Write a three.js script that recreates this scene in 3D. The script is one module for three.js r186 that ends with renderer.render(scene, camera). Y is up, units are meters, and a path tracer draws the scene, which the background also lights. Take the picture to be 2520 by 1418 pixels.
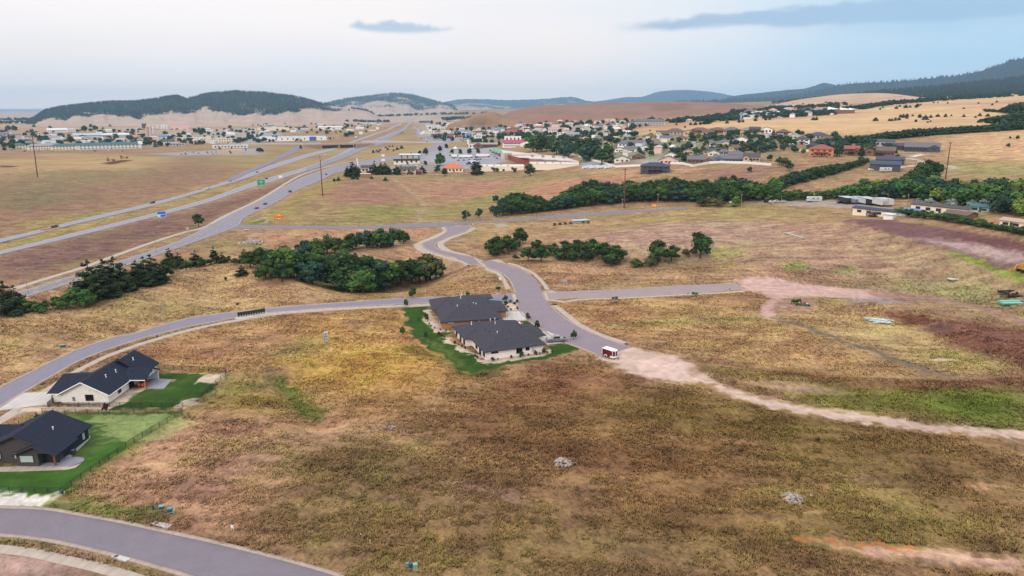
import * as THREE from 'three';
import { mergeGeometries } from 'three/addons/utils/BufferGeometryUtils.js';
 // ---------------------------------------------------------------- camera, sky, sun, exposure
const scene = new THREE.Scene();
const EYE = 67, PITCH = 14.7 * Math.PI / 180, FL = 1680;            // a drone 67 m up, looking 14.7 degrees down
const camera = new THREE.PerspectiveCamera(2 * Math.atan(709 / FL) * 180 / Math.PI, 2520 / 1418,1,60000);
camera.position.set(0, EYE, 0);
camera.rotation.set(-PITCH, 0,0);
const renderer = new THREE.WebGLRenderer({ antialias: true });
renderer.toneMapping = THREE.LinearToneMapping;
renderer.toneMappingExposure = 1.12;
renderer.shadowMap.enabled = true;
 // noise
const LAT = new Float32Array(65536);
{ let s = 12345; for (let i = 0; i < 65536; i++) { s = (Math.imul(s, 1664525) + 1013904223) | 0; LAT[i] = (s >>> 8) / 16777216; } }
function vn(x, y) {
 const xi = Math.floor(x), yi = Math.floor(y); let fx = x - xi, fy = y - yi;
 fx = fx * fx * (3 - 2 * fx); fy = fy * fy * (3 - 2 * fy);
 const a = xi & 255, b = (xi + 1) & 255, c = (yi & 255) << 8, d = ((yi + 1) & 255) << 8;
 const p = LAT[c | a], q = LAT[c | b], r = LAT[d | a], t = LAT[d | b];
 return p + (q - p) * fx + (r - p + (t - r - q + p) * fx) * fy;
}
const fbm = (x, y, o = 4) => { let s = 0, a = 0.5, n = 0; for (let i = 0; i < o; i++) { s += a * vn(x, y); n += a; a *= 0.5; x = x * 2.03 + 17.3; y = y * 2.03 + 9.1; } return s / n; };
function RNG(seed) { let s = seed | 0; return () => { s = (s + 0x6d2b79f5) | 0; let t = Math.imul(s ^ (s >>> 15), 1 | s); t = (t + Math.imul(t ^ (t >>> 7), 61 | t)) ^ t; return ((t ^ (t >>> 14)) >>> 0) / 4294967296; }; }
const clamp = (x, a, b) => x < a ? a : x > b ? b : x, lerp = (a, b, t) => a + (b - a) * t;
const sstep = (a, b, x) => { x = clamp((x - a) / (b - a), 0,1); return x * x * (3 - 2 * x); };
const s2l = (c) => { c /= 255; return c <= 0.04045 ? c / 12.92 : Math.pow((c + 0.055) / 1.055,2.4); };
const l2s = (c) => 255 * (c <= 0.0031308 ? c * 12.92 : 1.055 * Math.pow(c, 1 / 2.4) - 0.055);
const rad = (d) => d * Math.PI / 180;
 // sky: even high overcast, warm white on the left, clear pale blue on the right, two flat grey-blue clouds
{
 const W = 4096, H = 2048, data = new Float32Array(W * H * 4);
 const mixc = (a, b, t) => [lerp(a[0], b[0], t), lerp(a[1], b[1], t), lerp(a[2], b[2], t)];
 const L = (r, g, b) => [s2l(r), s2l(g), s2l(b)];
 const warm = L(246,238,233), pink = L(255,247,244), cool = L(214,229,240), blue = L(176,212,236), zen = [1.62,1.64,1.70];
 const cloudC = L(116,158,194), cloudS = L(172,196,216);
 for (let j = 0; j < H; j++) {
 const el = ((j + 0.5) / H - 0.5) * 180;
 for (let i = 0; i < W; i++) {
 const azm = ((i + 0.5) / W - 0.5) * 360 + 90;                  // degrees right of straight ahead (-z)
 const az = azm > 180 ? azm - 360 : azm, o = (j * W + i) * 4;
 let c;
 if (el < -2) c = [0.22,0.18,0.14];
 else if (el > 55) c = zen;
 else {
 const far = clamp(Math.abs(az) / 180,0,1);
 let u = az < 0 ? 0 : sstep(0,36, az); if (az > 60) u = 1 - 0.7 * sstep(60,170, az);
 const n = fbm(az * 0.12 + 40, el * 0.55 + 7,4) - 0.5, n2 = fbm(az * 0.05 + 3, el * 0.25,3) - 0.5;
 u = clamp(u + n2 * 0.5 + n * 0.16,0,1);
 const lo = mixc(warm, pink, sstep(1,7, el + n * 4) * (1 - 0.5 * sstep(-25,5, az)));
 c = mixc(lo, u < 0.5 ? cool : blue, u < 0.5 ? u * 1.6 : clamp(0.8 + (u - 0.5) * 0.4,0,1));
 if (u >= 0.5) c = mixc(mixc(lo, cool, 0.8), blue, (u - 0.5) * 1.7);
 c = mixc(c, zen, sstep(9,55, el) * 0.95);
 if (el < 14 && el > -1) {
 const px = Math.tan(rad(az)) * FL + 1260;
 const pe = el;                                            // long cloud bank at upper right
 const mid = 6.25 + (px - 1500) / 1000 * 0.62 + (fbm(az * 0.25,3.1,3) - 0.5) * 0.5;
 const half = (0.10 + 0.55 * sstep(1480,2300, px)) * (0.75 + 0.6 * fbm(az * 0.5,9.7,3));
 const ragged = (fbm(az * 0.9, el * 2.2,4) - 0.5) * 0.5;
 const body = sstep(half + 0.42, half - 0.25, Math.abs(pe - mid) + ragged * (pe > mid ? 1.3 : 0.5)) * sstep(1470,1640, px) * (1 - sstep(60,75, az));
 c = mixc(c, cloudC, body * 0.8);
 const under = sstep(1.6,0, Math.abs(pe - mid + 0.5)) * sstep(1700,2400, px) * (1 - sstep(60,75, az));
 c = mixc(c, L(150,188,216), under * 0.4 * (0.5 + fbm(az * 0.3, el, 3)));
 const m2 = 6.1 - (px - 1000) / 1000 * 0.55;
 const t2 = clamp((px - 880) / 245,0,1), h2 = 0.42 * Math.pow(Math.sin(Math.PI * Math.pow(t2,0.8)), 0.7);
 const b2 = px > 878 && px < 1128 ? sstep(h2 + 0.14, h2 - 0.26, Math.abs(pe - m2) + (fbm(az * 1.6, el * 3,3) - 0.5) * (pe > m2 ? 0.7 : 0.1)) : 0;
 c = mixc(c, cloudS, b2 * 0.8);
 const haz = sstep(3.2,0, el);                             // paler right on the horizon
 c = mixc(c, mixc([1.24,0.99,0.80], L(206,222,230), sstep(2,34, az)), haz * 0.8);
 }
 }
 data[o] = c[0]; data[o + 1] = c[1]; data[o + 2] = c[2]; data[o + 3] = 1;
 }
 }
 const t = new THREE.DataTexture(data, W, H, THREE.RGBAFormat, THREE.FloatType);
 t.mapping = THREE.EquirectangularReflectionMapping; t.magFilter = THREE.LinearFilter; t.needsUpdate = true;
 scene.background = t; scene.environment = t;
}
const sun = new THREE.DirectionalLight(new THREE.Color(1,0.92,0.84), 1.5);   // a low-strength sun spread out by the overcast
sun.position.set(-420,520,380); sun.target.position.set(0,0,-300); sun.shadow.radius = 34; sun.castShadow = true;
sun.shadow.camera.left = -600; sun.shadow.camera.right = 600; sun.shadow.camera.top = 600; sun.shadow.camera.bottom = -600; sun.shadow.camera.far = 3000;
scene.add(sun, sun.target);
scene.fog = new THREE.FogExp2(new THREE.Color(0.46,0.72,1.0), 5.2e-5);
 // ---------------------------------------------------------------- helpers
const used = new Map();
function numbered(n) { const k = used.get(n) || 0; used.set(n, k + 1); return k ? n + '_' + String(k).padStart(3, '0') : n; }
function tag(o, label, category, group, kind) { if (label) o.userData.label = label; if (category) o.userData.category = category; if (group) o.userData.group = group; if (kind) o.userData.kind = kind; return o; }
function thing(name, label, category, pos, turn = 0, group) {
 const o = new THREE.Group(); o.name = numbered(name); o.position.set(pos.x ?? pos[0], pos.y ?? pos[1], pos.z ?? pos[2]); o.rotation.y = turn; scene.add(o);
 return tag(o, label, category, group);
}
function part(name, geo, mat, parent, label) {
 const m = new THREE.Mesh(Array.isArray(geo) ? merge(geo) : geo, mat); m.name = name; m.castShadow = m.receiveShadow = true; parent.add(m); if (label) m.userData.label = label; return m;
}
function top(name, geo, mat, label, category, group, kind) {
 const m = new THREE.Mesh(Array.isArray(geo) ? merge(geo) : geo, mat); m.name = numbered(name); m.castShadow = m.receiveShadow = true; scene.add(m); return tag(m, label, category, group, kind);
}
function merge(list) {
 if (list.length === 1) return list[0];
 const idx = list.every((g) => g.index), col = list.some((g) => g.attributes.color);
 const l2 = list.map((g) => { let h = idx ? g : g.index ? g.toNonIndexed() : g; if (!h.attributes.uv) { h = h.clone(); h.setAttribute('uv', new THREE.BufferAttribute(new Float32Array(h.attributes.position.count * 2), 2)); } if (!col && h.attributes.color) { h = h.clone(); h.deleteAttribute('color'); } return h; });
 return mergeGeometries(l2);
}
const AL = 0.6;                                                      // albedo of a level surface that shows as colour 1 under this sky
const C = (r, g, b, k = AL) => new THREE.Color().setRGB(s2l(r) * k, s2l(g) * k, s2l(b) * k);
const mcache = new Map();
function M(r, g, b, rough = 0.85, extra) {
 const key = [r, g, b, rough, extra ? JSON.stringify(extra) : ''].join();
 if (!mcache.has(key)) { const { k, ...e } = extra || {}; mcache.set(key, new THREE.MeshStandardMaterial({ color: C(r, g, b, k ?? AL), roughness: rough, ...e })); }
 return mcache.get(key);
}
// geometry bits, all placed in the parent's axes
function box(w, h, d, x = 0, y = 0, z = 0, ry = 0) { const g = new THREE.BoxGeometry(w, h, d); if (ry) g.rotateY(ry); return g.translate(x, y + h / 2, z); }
function cyl(r0, r1, h, x = 0, y = 0, z = 0, n = 8) { return new THREE.CylinderGeometry(r1, r0, h, n).translate(x, y + h / 2, z); }
function bar(a, b, r, n = 6, r2 = r) {
 const A = new THREE.Vector3(...a), B = new THREE.Vector3(...b), d = B.clone().sub(A), g = new THREE.CylinderGeometry(r2, r, d.length(), n);
 g.applyQuaternion(new THREE.Quaternion().setFromUnitVectors(new THREE.Vector3(0,1,0), d.clone().normalize()));
 return g.translate((A.x + B.x) / 2, (A.y + B.y) / 2, (A.z + B.z) / 2);
}
function polyGeo(tris, uvs) { const g = new THREE.BufferGeometry(); g.setAttribute('position', new THREE.Float32BufferAttribute(tris, 3)); g.setAttribute('uv', new THREE.Float32BufferAttribute(uvs || new Float32Array(tris.length / 3 * 2), 2)); g.computeVertexNormals(); return g; }
// a closed solid between a bottom outline and a top outline given as [x,y,z] lists of equal length
function faces(list) { const t = [], uv = []; for (const f of list) for (let i = 1; i < f.length - 1; i++) { for (const p of [f[0], f[i], f[i + 1]]) { t.push(...p); uv.push(p[0] + p[2] * 0.3, p[1] + p[2]); } } return polyGeo(t, uv); }
 // ---------------------------------------------------------------- the lie of the land
const cp = Math.cos(PITCH), sp = Math.sin(PITCH);
function ray(px, py) { const x = (px - 1260) / FL, y = -(py - 709) / FL; return [x, y * cp - sp, -cp - y * sp]; }
// spot heights: a place seen at (px, py) in the survey picture, at a ground distance d (0 = on the level of the estate)
const SPOT = [
 [-500,1418,0],[0,1418,0],[600,1418,0],[1260,1418,0],[1900,1418,0],[2520,1418,0],[3000,1418,0],
 [-400,1100,0],[0,1100,0],[600,1100,0],[1260,1100,0],[1900,1100,0],[2520,1100,0],[2900,1100,0],
 [-300,850,0],[0,850,0],[500,850,0],[1000,850,0],[1500,850,0],[2000,850,0],[2520,850,0],[2900,850,0],
 [-300,680,0],[0,680,0],[500,680,0],[1000,700,0],[1400,720,0],[2000,720,0],[2520,720,0],
 [-300,560,0],[0,560,0],[400,560,0],[800,560,0],[1120,556,0],[1350,540,0],[1655,514,452],
 [-300,450,0],[0,460,0],[300,450,0],[600,450,0],[800,420,0],[880,405,0],
 [-300,380,0],[0,378,0],[350,370,0],[700,360,0],[850,352,0],[980,360,0],
 [-300,320,0],[0,320,0],[350,320,0],[700,320,0],[960,320,0],
 [-400,290,0],[0,292,0],[400,292,0],[800,292,0],[1010,292,0],
 [-400,276,0],[0,276,0],[600,276,0],[1000,276,0],[-400,270.5,0],[300,270.5,0],[1000,270.5,0],
 [1000,440,700],[1250,470,585],[1330,420,735],[1150,400,830],[1100,350,1250],[1200,330,1420],[1250,306,2300],
 [1600,470,520],[1600,420,600],[1600,380,720],[1600,340,900],[1560,300,1400],[1400,335,1080],[1420,300,1900],[1400,385,820],
 [1800,455,520],[1800,420,590],[1800,395,655],[1800,340,850],[1800,300,1250],[1800,285,1650],
 [2000,550,398],[2000,600,340],[2000,495,480],[2000,430,555],[2000,385,640],[2000,340,830],[2000,300,1150],[2000,282,1450],
 [2200,530,405],[2200,490,470],[2250,420,600],[2250,370,715],[2250,330,860],[2250,290,1200],[2250,252,1900],
 [2520,590,345],[2520,500,450],[2520,400,640],[2520,330,850],[2520,285,1200],[2520,243,1950],
 [2900,590,330],[2900,400,600],[2900,320,820],[2900,240,1800],
 [1900,268,2700],[2250,238,3600],[2520,225,3600],[2900,200,3600],[1500,280,3400],[1200,282,5000],[1500,262,9000],[2100,250,9000],[2700,240,9000],
];
const spots = SPOT.map(([px, py, d]) => {
 const r = ray(px, py), k = Math.hypot(r[0], r[2]); let t, h;
 if (d) { t = d / k; h = EYE + r[1] * t; } else { t = EYE / -r[1]; h = 0; }
 return [Math.atan2(r[0],-r[2]), Math.log(t * k), h];
});
for (const a of [-1.0,-0.5,0,0.5,1.0]) spots.push([a, Math.log(30), 0]);
for (const a of [-1.1,-0.7,-0.3]) spots.push([a, Math.log(25000), 0]);
function tps(P) {
 const n = P.length, N = n + 3, A = [], U = (r2) => r2 < 1e-12 ? 0 : 0.5 * r2 * Math.log(r2);
 for (let i = 0; i < N; i++) A.push(new Float64Array(N + 1));
 for (let i = 0; i < n; i++) { for (let j = 0; j < n; j++) A[i][j] = U((P[i][0] - P[j][0]) ** 2 + (P[i][1] - P[j][1]) ** 2) + (i === j ? 0.0006 : 0); A[i][n] = A[n][i] = 1; A[i][n + 1] = A[n + 1][i] = P[i][0]; A[i][n + 2] = A[n + 2][i] = P[i][1]; A[i][N] = P[i][2]; }
 for (let c = 0; c < N; c++) { let p = c; for (let r = c + 1; r < N; r++) if (Math.abs(A[r][c]) > Math.abs(A[p][c])) p = r; [A[c], A[p]] = [A[p], A[c]]; for (let r = c + 1; r < N; r++) { const f = A[r][c] / A[c][c]; if (f) for (let k = c; k <= N; k++) A[r][k] -= f * A[c][k]; } }
 const w = new Float64Array(N); for (let c = N - 1; c >= 0; c--) { let s = A[c][N]; for (let k = c + 1; k < N; k++) s -= A[c][k] * w[k]; w[c] = s / A[c][c]; }
 return (x, y) => { let s = w[n] + w[n + 1] * x + w[n + 2] * y; for (let i = 0; i < n; i++) s += w[i] * U((x - P[i][0]) ** 2 + (y - P[i][1]) ** 2); return s; };
}
const HA0 = -1.15, HA1 = 1.15, HV0 = Math.log(30), HV1 = Math.log(26000), HN = 360, HM = 420, HG = new Float32Array((HN + 1) * (HM + 1));
{
 const f = tps(spots);
 for (let j = 0; j <= HM; j++) for (let i = 0; i <= HN; i++) {
 let h = f(lerp(HA0, HA1, i / HN), lerp(HV0, HV1, j / HM)); const d = Math.exp(lerp(HV0, HV1, j / HM));
 if (Math.abs(h) < 1.2 && d < 400) h *= 0.35; if (d < 260) h *= 0.3;
 HG[j * (HN + 1) + i] = clamp(h, -6,400);
 }
}
function baseH(x, z) {
 const d = Math.max(31, Math.hypot(x, z)); let a = Math.atan2(x, -z); const back = Math.abs(a) > HA1 ? Math.max(0,1 - (Math.abs(a) - HA1) * 1.2) : 1; a = clamp(a, HA0, HA1);
 let u = (a - HA0) / (HA1 - HA0) * HN, v = clamp((Math.log(d) - HV0) / (HV1 - HV0) * HM, 0, HM - 0.001); u = clamp(u, 0, HN - 0.001);
 const i = u | 0, j = v | 0, fu = u - i, fv = v - j, o = j * (HN + 1) + i;
 return back * lerp(lerp(HG[o], HG[o + 1], fu), lerp(HG[o + HN + 1], HG[o + HN + 2], fu), fv);
}
// banks, ditches and knolls: lines on the ground with a height and a half width
const RIDGES = [];
function flatG(px, py) { const r = ray(px, py); let t0 = 40, t = 40, prev = 1; for (; t < 40000; t *= 1.02) { const y = EYE + r[1] * t - baseH(r[0] * t, r[2] * t); if (y < 0) break; t0 = t; } for (let k = 0; k < 24; k++) { const m = (t0 + t) / 2; if (EYE + r[1] * m - baseH(r[0] * m, r[2] * m) < 0) t = m; else t0 = m; } return [r[0] * t, r[2] * t]; }
function ridge(pts, A, w, shift = 0) {
 const P = pts.map(([px, py]) => { const [x, z] = flatG(px, py); const d = Math.hypot(x, z); return [x * (1 + shift / d), z * (1 + shift / d)]; });
 const xs = P.map((p) => p[0]), zs = P.map((p) => p[1]), m = w * 2.6;
 RIDGES.push({ P, A, w, x0: Math.min(...xs) - m, x1: Math.max(...xs) + m, z0: Math.min(...zs) - m, z1: Math.max(...zs) + m });
}
function segd(P, x, z) { let b = 1e9; for (let i = 0; i < P.length - 1; i++) { const ax = P[i][0], az = P[i][1], dx = P[i + 1][0] - ax, dz = P[i + 1][1] - az, t = clamp(((x - ax) * dx + (z - az) * dz) / (dx * dx + dz * dz + 1e-9), 0,1), ex = x - ax - dx * t, ez = z - az - dz * t, q = ex * ex + ez * ez; if (q < b) b = q; } return b; }
function hgt(x, z) {
 let h = baseH(x, z);
 for (const r of RIDGES) if (x > r.x0 && x < r.x1 && z > r.z0 && z < r.z1) h += r.A * Math.exp(-segd(r.P, x, z) / (r.w * r.w));
 return h;
}
ridge([[-200,830],[0,790],[150,758],[260,740],[390,692],[490,664],[590,652],[680,664],[760,696]],6.0,26,-14);   // knoll left of the estate
ridge([[-200,800],[0,765],[160,735],[300,712],[420,672],[560,640],[700,640],[800,690],[850,712],[1000,690],[1070,640]],-7.5,17,6); // ravine behind it
ridge([[750,600],[850,590],[1000,585]],-4,16);
ridge([[1220,640],[1330,642],[1450,655],[1560,660],[1700,648],[1900,640]],1.8,12,-8);
ridge([[1200,622],[1340,628],[1480,640],[1620,650],[1760,635]],-5,14,4);
ridge([[2150,770],[2230,778],[2300,800],[2360,830],[2420,850],[2520,880]],3.0,7);      // spoil heap
ridge([[1700,900],[1850,925],[2050,945],[2300,950],[2520,945]],0.9,3.2);                  // low bank round the pad
ridge([[720,940],[735,970],[755,1020],[770,1050]],-1.3,5);                                  // gullies
ridge([[560,960],[680,930],[760,900],[860,850]],-0.9,5);
ridge([[850,545],[880,480],[900,445]],4,70);
ridge([[1550,600],[1750,555],[1950,545],[2080,560]],2.2,30);
ridge([[2080,548],[2250,590],[2400,640],[2520,680]],1.2,9,-8);
 function G(px, py, lift = 0) {
 const r = ray(px, py); let t0 = 40, t = 40;
 for (; t < 60000; t *= 1.012) { if (EYE + r[1] * t - hgt(r[0] * t, r[2] * t) < 0) break; t0 = t; }
 for (let k = 0; k < 22; k++) { const m = (t0 + t) / 2; if (EYE + r[1] * m - hgt(r[0] * m, r[2] * m) < 0) t = m; else t0 = m; }
 return new THREE.Vector3(r[0] * t, hgt(r[0] * t, r[2] * t) + lift, r[2] * t);
}
function at(px, py, d) { const r = ray(px, py), t = d / Math.hypot(r[0], r[2]); return new THREE.Vector3(r[0] * t, EYE + r[1] * t, r[2] * t); }
const onG = (x, z, lift = 0) => new THREE.Vector3(x, hgt(x, z) + lift, z);
const mpp = (p) => Math.hypot(p.x, p.y - EYE, p.z) / FL;              // metres per survey pixel there
// ---------------------------------------------------------------- what the ground is made of
// every entry: outline (or line) on the ground, its colour, edge softness in metres, strength, how even it is (1 = lawn, dirt), line width
const PAINT = [];
const W2 = (pts, f = G) => pts.map(([x, y]) => { const p = f(x, y); return [p.x, p.z]; });
function area(pts, col, soft = 3, a = 1, calm = 0) { PAINT.push({ P: W2(pts), col, soft, a, calm }); }
function streak(pts, w, col, soft = 1, a = 1, calm = 0) { PAINT.push({ P: W2(pts), col, soft, a, calm, w }); }
function blob(px, py, rx, ry, col, soft, a = 1, calm = 0) { const o = []; for (let i = 0; i < 14; i++) { const t = i / 14 * Math.PI * 2; o.push([px + rx * Math.cos(t) * (0.85 + 0.3 * vn(i * 1.3, px)), py + ry * Math.sin(t) * (0.85 + 0.3 * vn(i * 1.7, py))]); } area(o, col, soft, a, calm); }
// broad vegetation
area([[-400,372],[0,372],[450,380],[640,372],[720,360],[560,430],[300,508],[0,590],[-400,660]],[148,114,90],14);
area([[-300,372],[0,372],[330,378],[420,395],[330,425],[120,440],[-300,440]],[176,142,102],22);
area([[0,425],[250,418],[420,420],[330,450],[100,465],[0,470]],[140,122,84],16,0.75);
area([[0,470],[120,460],[180,490],[90,520],[0,520]],[122,112,78],14,0.75);
area([[60,540],[250,520],[380,495],[300,520],[150,552],[40,572]],[156,136,84],7,0.8);
area([[480,385],[640,372],[720,352],[745,352],[700,385],[600,415]],[158,134,90],14,0.8);
area([[0,600],[360,512],[560,460],[780,402],[800,396],[560,470],[360,520],[0,618]],[160,140,86],4);                            // median
area([[0,628],[200,580],[400,535],[640,468],[760,428],[830,402],[640,488],[470,565],[300,620],[0,716]],[132,100,84],6);
area([[0,650],[250,590],[420,540],[380,570],[150,640],[0,690]],[118,90,84],10,0.6);
area([[880,395],[930,383],[1070,352],[1100,352],[1020,378],[940,388]],[168,136,96],8);
area([[800,372],[900,358],[1060,352],[1075,356],[1000,375],[860,390],[770,420]],[164,136,94],10);
area([[600,540],[700,480],[830,425],[900,412],[1110,432],[1260,425],[1440,418],[1600,415],[1760,412],[1700,440],[1480,440],[1330,470],[1220,500],[1150,545],[1100,556],[700,556]],[158,132,92],9);
area([[830,445],[930,440],[1000,470],[1020,500],[900,505],[800,492],[760,470]],[158,116,96],12,0.85);
area([[1000,445],[1240,440],[1300,450],[1200,490],[1080,498],[1030,480]],[176,128,104],12,0.8);
area([[1250,470],[1340,442],[1520,432],[1560,440],[1430,470],[1300,500]],[182,132,102],10,0.85);
area([[850,510],[1000,500],[1030,530],[980,550],[860,540]],[140,130,74],8,0.8);
area([[640,535],[720,490],[800,452],[850,430],[820,460],[740,505],[680,545]],[158,140,78],6,0.8);
area([[1030,545],[1130,500],[1250,462],[1340,440],[1270,478],[1180,520]],[146,136,80],7,0.8);
area([[1440,418],[1600,418],[1760,412],[1740,425],[1560,432],[1440,430]],[194,148,110],6,0.85);
area([[1690,420],[1900,405],[1920,425],[1880,440],[1780,450]],[150,112,92],8,0.8);
area([[1900,470],[2050,440],[2200,425],[2320,430],[2340,452],[2150,455],[1960,492]],[168,134,100],10);
area([[2300,400],[2520,395],[2700,400],[2700,460],[2520,440],[2330,425]],[158,142,92],12,0.9);
area([[2300,340],[2520,318],[2800,310],[2800,400],[2520,396],[2330,390]],[202,162,118],14);
area([[1560,330],[1800,292],[2040,262],[2300,245],[2520,232],[2900,220],[2900,330],[2520,320],[2280,330],[2120,335],[1960,330],[1760,312],[1560,338]],[208,166,126],25);
area([[1500,300],[1640,295],[1760,290],[1780,300],[1640,318],[1500,330]],[204,156,118],20,0.7);
area([[1120,552],[1660,516],[1900,500],[2080,520],[2080,548],[1700,560],[1400,570],[1180,590]],[166,138,94],7);
area([[1360,600],[1480,560],[1750,545],[2050,548],[2300,610],[2520,690],[2520,760],[2300,730],[2000,690],[1700,680],[1500,620]],[166,134,106],8);
area([[1500,580],[1700,545],[1950,545],[1880,590],[1650,640],[1550,610]],[178,146,122],9,0.75);
area([[1180,560],[1420,545],[1560,545],[1480,575],[1300,600],[1200,610]],[172,136,100],6,0.8);
area([[2050,700],[2200,690],[2420,690],[2520,720],[2520,770],[2300,740],[2100,722]],[156,146,98],6,0.8);
area([[1250,655],[1500,650],[1900,660],[1980,690],[1800,692],[1380,714],[1320,690]],[180,140,106],5);
area([[1480,668],[1760,652],[1880,655],[1700,690],[1500,690]],[152,122,86],6,0.55);
area([[1375,745],[1860,716],[1900,740],[1880,770],[2000,815],[2200,900],[2300,930],[2050,940],[1850,915],[1720,875],[1550,845],[1400,790]],[178,142,98],5);
area([[1380,748],[1560,740],[1700,750],[1640,790],[1480,810],[1400,785]],[182,138,98],6,0.7);
area([[1540,805],[1880,780],[2000,815],[1900,850],[1700,870],[1580,845]],[186,150,102],5,0.8);
streak([[1480,805],[1640,798],[1860,785]],3,[140,134,80],1.2,0.7);
area([[1900,755],[2150,745],[2250,800],[2420,880],[2400,920],[2290,920],[2100,850],[1960,800]],[180,148,104],5);
area([[1700,890],[1900,915],[2200,945],[2520,940],[2520,990],[2200,970],[1900,950],[1740,915]],[132,112,66],2.5);
area([[1900,958],[2520,960],[2520,1045],[2300,1035],[2000,1000]],[118,116,54],4);
area([[2250,975],[2520,970],[2520,1045],[2380,1040]],[98,112,44],4,0.8);
area([[-300,900],[-300,770],[0,790],[250,745],[400,690],[580,655],[720,670],[850,718],[1000,720],[900,738],[640,755],[400,800],[180,862],[0,950]],[184,148,106],5);
area([[480,690],[620,665],[760,700],[820,730],[640,740],[500,735]],[198,160,116],8,0.7);
area([[0,800],[240,765],[420,740],[600,735],[420,770],[200,820],[0,870]],[166,140,92],7,0.65);
area([[820,720],[1090,690],[1230,700],[1250,715],[1000,728],[860,735]],[186,144,106],4);
area([[980,605],[1030,612],[1120,650],[1220,690],[1100,690],[1000,640]],[178,138,104],4);
area([[590,575],[700,562],[1060,562],[1070,580],[900,590],[780,590],[700,600],[600,620]],[176,132,102],5);
area([[590,585],[630,590],[650,612],[600,612]],[104,112,62],3,0.8);
area([[430,822],[660,778],[980,756],[1010,800],[1060,860],[900,930],[700,930],[560,915],[390,910],[330,880]],[182,140,98],4);
area([[760,790],[1000,765],[1010,840],[1080,900],[960,930],[780,905],[680,930]],[190,154,92],5,0.9);
area([[660,905],[860,850],[1050,880],[1160,930],[1060,975],[900,990],[760,960]],[192,148,78],6,0.8);
area([[560,930],[700,960],[760,1040],[600,1030],[480,1010],[540,960]],[150,124,70],4,0.9);
area([[170,1195],[450,1030],[640,1040],[760,1040],[900,1090],[760,1180],[600,1290],[420,1270],[170,1235]],[180,138,106],5);
area([[400,1120],[620,1060],[750,1060],[640,1170],[450,1230]],[160,122,98],6,0.6);
area([[560,1290],[800,1110],[960,1070],[1250,1130],[1600,1200],[1900,1260],[1700,1418],[860,1418]],[134,104,72],6);
area([[700,1250],[1000,1180],[1300,1260],[1500,1418],[900,1418]],[150,118,82],8,0.6);
area([[1000,1060],[1200,940],[1420,880],[1560,930],[1700,960],[2000,1020],[2520,1090],[2520,1418],[1700,1418],[1500,1210],[1200,1120]],[136,104,68],6);
area([[1180,950],[1420,885],[1500,920],[1560,960],[1400,985],[1230,990]],[152,108,78],6,0.8);
area([[1420,980],[1700,960],[2050,1045],[2420,1110],[2300,1150],[1900,1100],[1560,1060]],[126,104,58],6,0.7);
area([[1700,1210],[2100,1190],[2520,1260],[2520,1310],[2100,1260],[1750,1250]],[168,138,88],4,0.75);
area([[1000,1090],[1250,1130],[1500,1190],[1720,1230],[1700,1245],[1460,1205],[1220,1145],[1000,1105]],[172,142,90],2.5,0.8);
area([[2100,1110],[2520,1130],[2520,1250],[2250,1230],[2050,1180]],[124,98,64],5,0.6);
area([[1500,1300],[1900,1280],[2400,1310],[2520,1330],[2520,1360],[2000,1330],[1600,1370]],[122,106,64],5,0.6);
area([[900,1300],[1250,1260],[1500,1330],[1400,1418],[950,1418]],[142,116,70],5,0.5);
for (const [x, y, rx, ry, c, s, a] of [
 [690,1090,90,26,[142,122,84],4, .6],[900,1150,120,30,[120,108,70],5, .5],[840,1240,80,18,[172,140,100],3, .5],[1050,1320,90,20,[174,138,96],3, .5],
 [1400,1090,140,16,[160,128,82],3, .5],[1700,1140,120,12,[158,126,76],3, .55],[1330,1040,120,16,[120,96,58],4, .6],[2200,1170,120,10,[112,100,58],3, .6],
 [1150,1010,90,16,[164,124,84],3, .5],[930,1010,120,18,[186,146,92],3, .6],[720,860,70,14,[138,116,92],3, .5],[600,840,70,14,[150,122,98],4, .5],[880,800,40,10,[142,118,98],2, .5],
 [760,838,50,7,[120,120,62],2, .6],[1960,655,32,9,[122,138,62],2, .8],[2080,665,34,10,[124,132,72],2, .6],[1780,622,46,14,[138,136,72],3, .7],[1690,650,60,8,[130,124,70],3, .5],
 [800,690,36,18,[118,116,62],4, .8],[860,710,60,12,[112,112,58],3, .8],[540,605,40,14,[134,126,76],4, .6],[850,545,120,6,[140,132,78],3, .5],[640,545,34,7,[104,114,44],1.5, .9],
 [1480,700,60,5,[150,136,92],2, .5],[1640,690,80,5,[196,152,118],2, .6],[2330,880,50,14,[140,142,62],3, .6],[2420,905,70,12,[150,146,72],3, .5],[2240,800,40,6,[150,150,60],2, .7],
 [250,690,90,20,[150,128,88],6, .4],[120,840,120,16,[162,134,88],5, .5],[1560,1340,160,20,[104,96,62],4, .5],[1250,1380,60,14,[96,92,54],3, .5],[1800,1390,140,18,[112,100,66],4, .5],[2300,1290,150,14,[112,102,62],4, .5],
]) blob(x, y, rx, ry, c, s, a);
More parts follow.
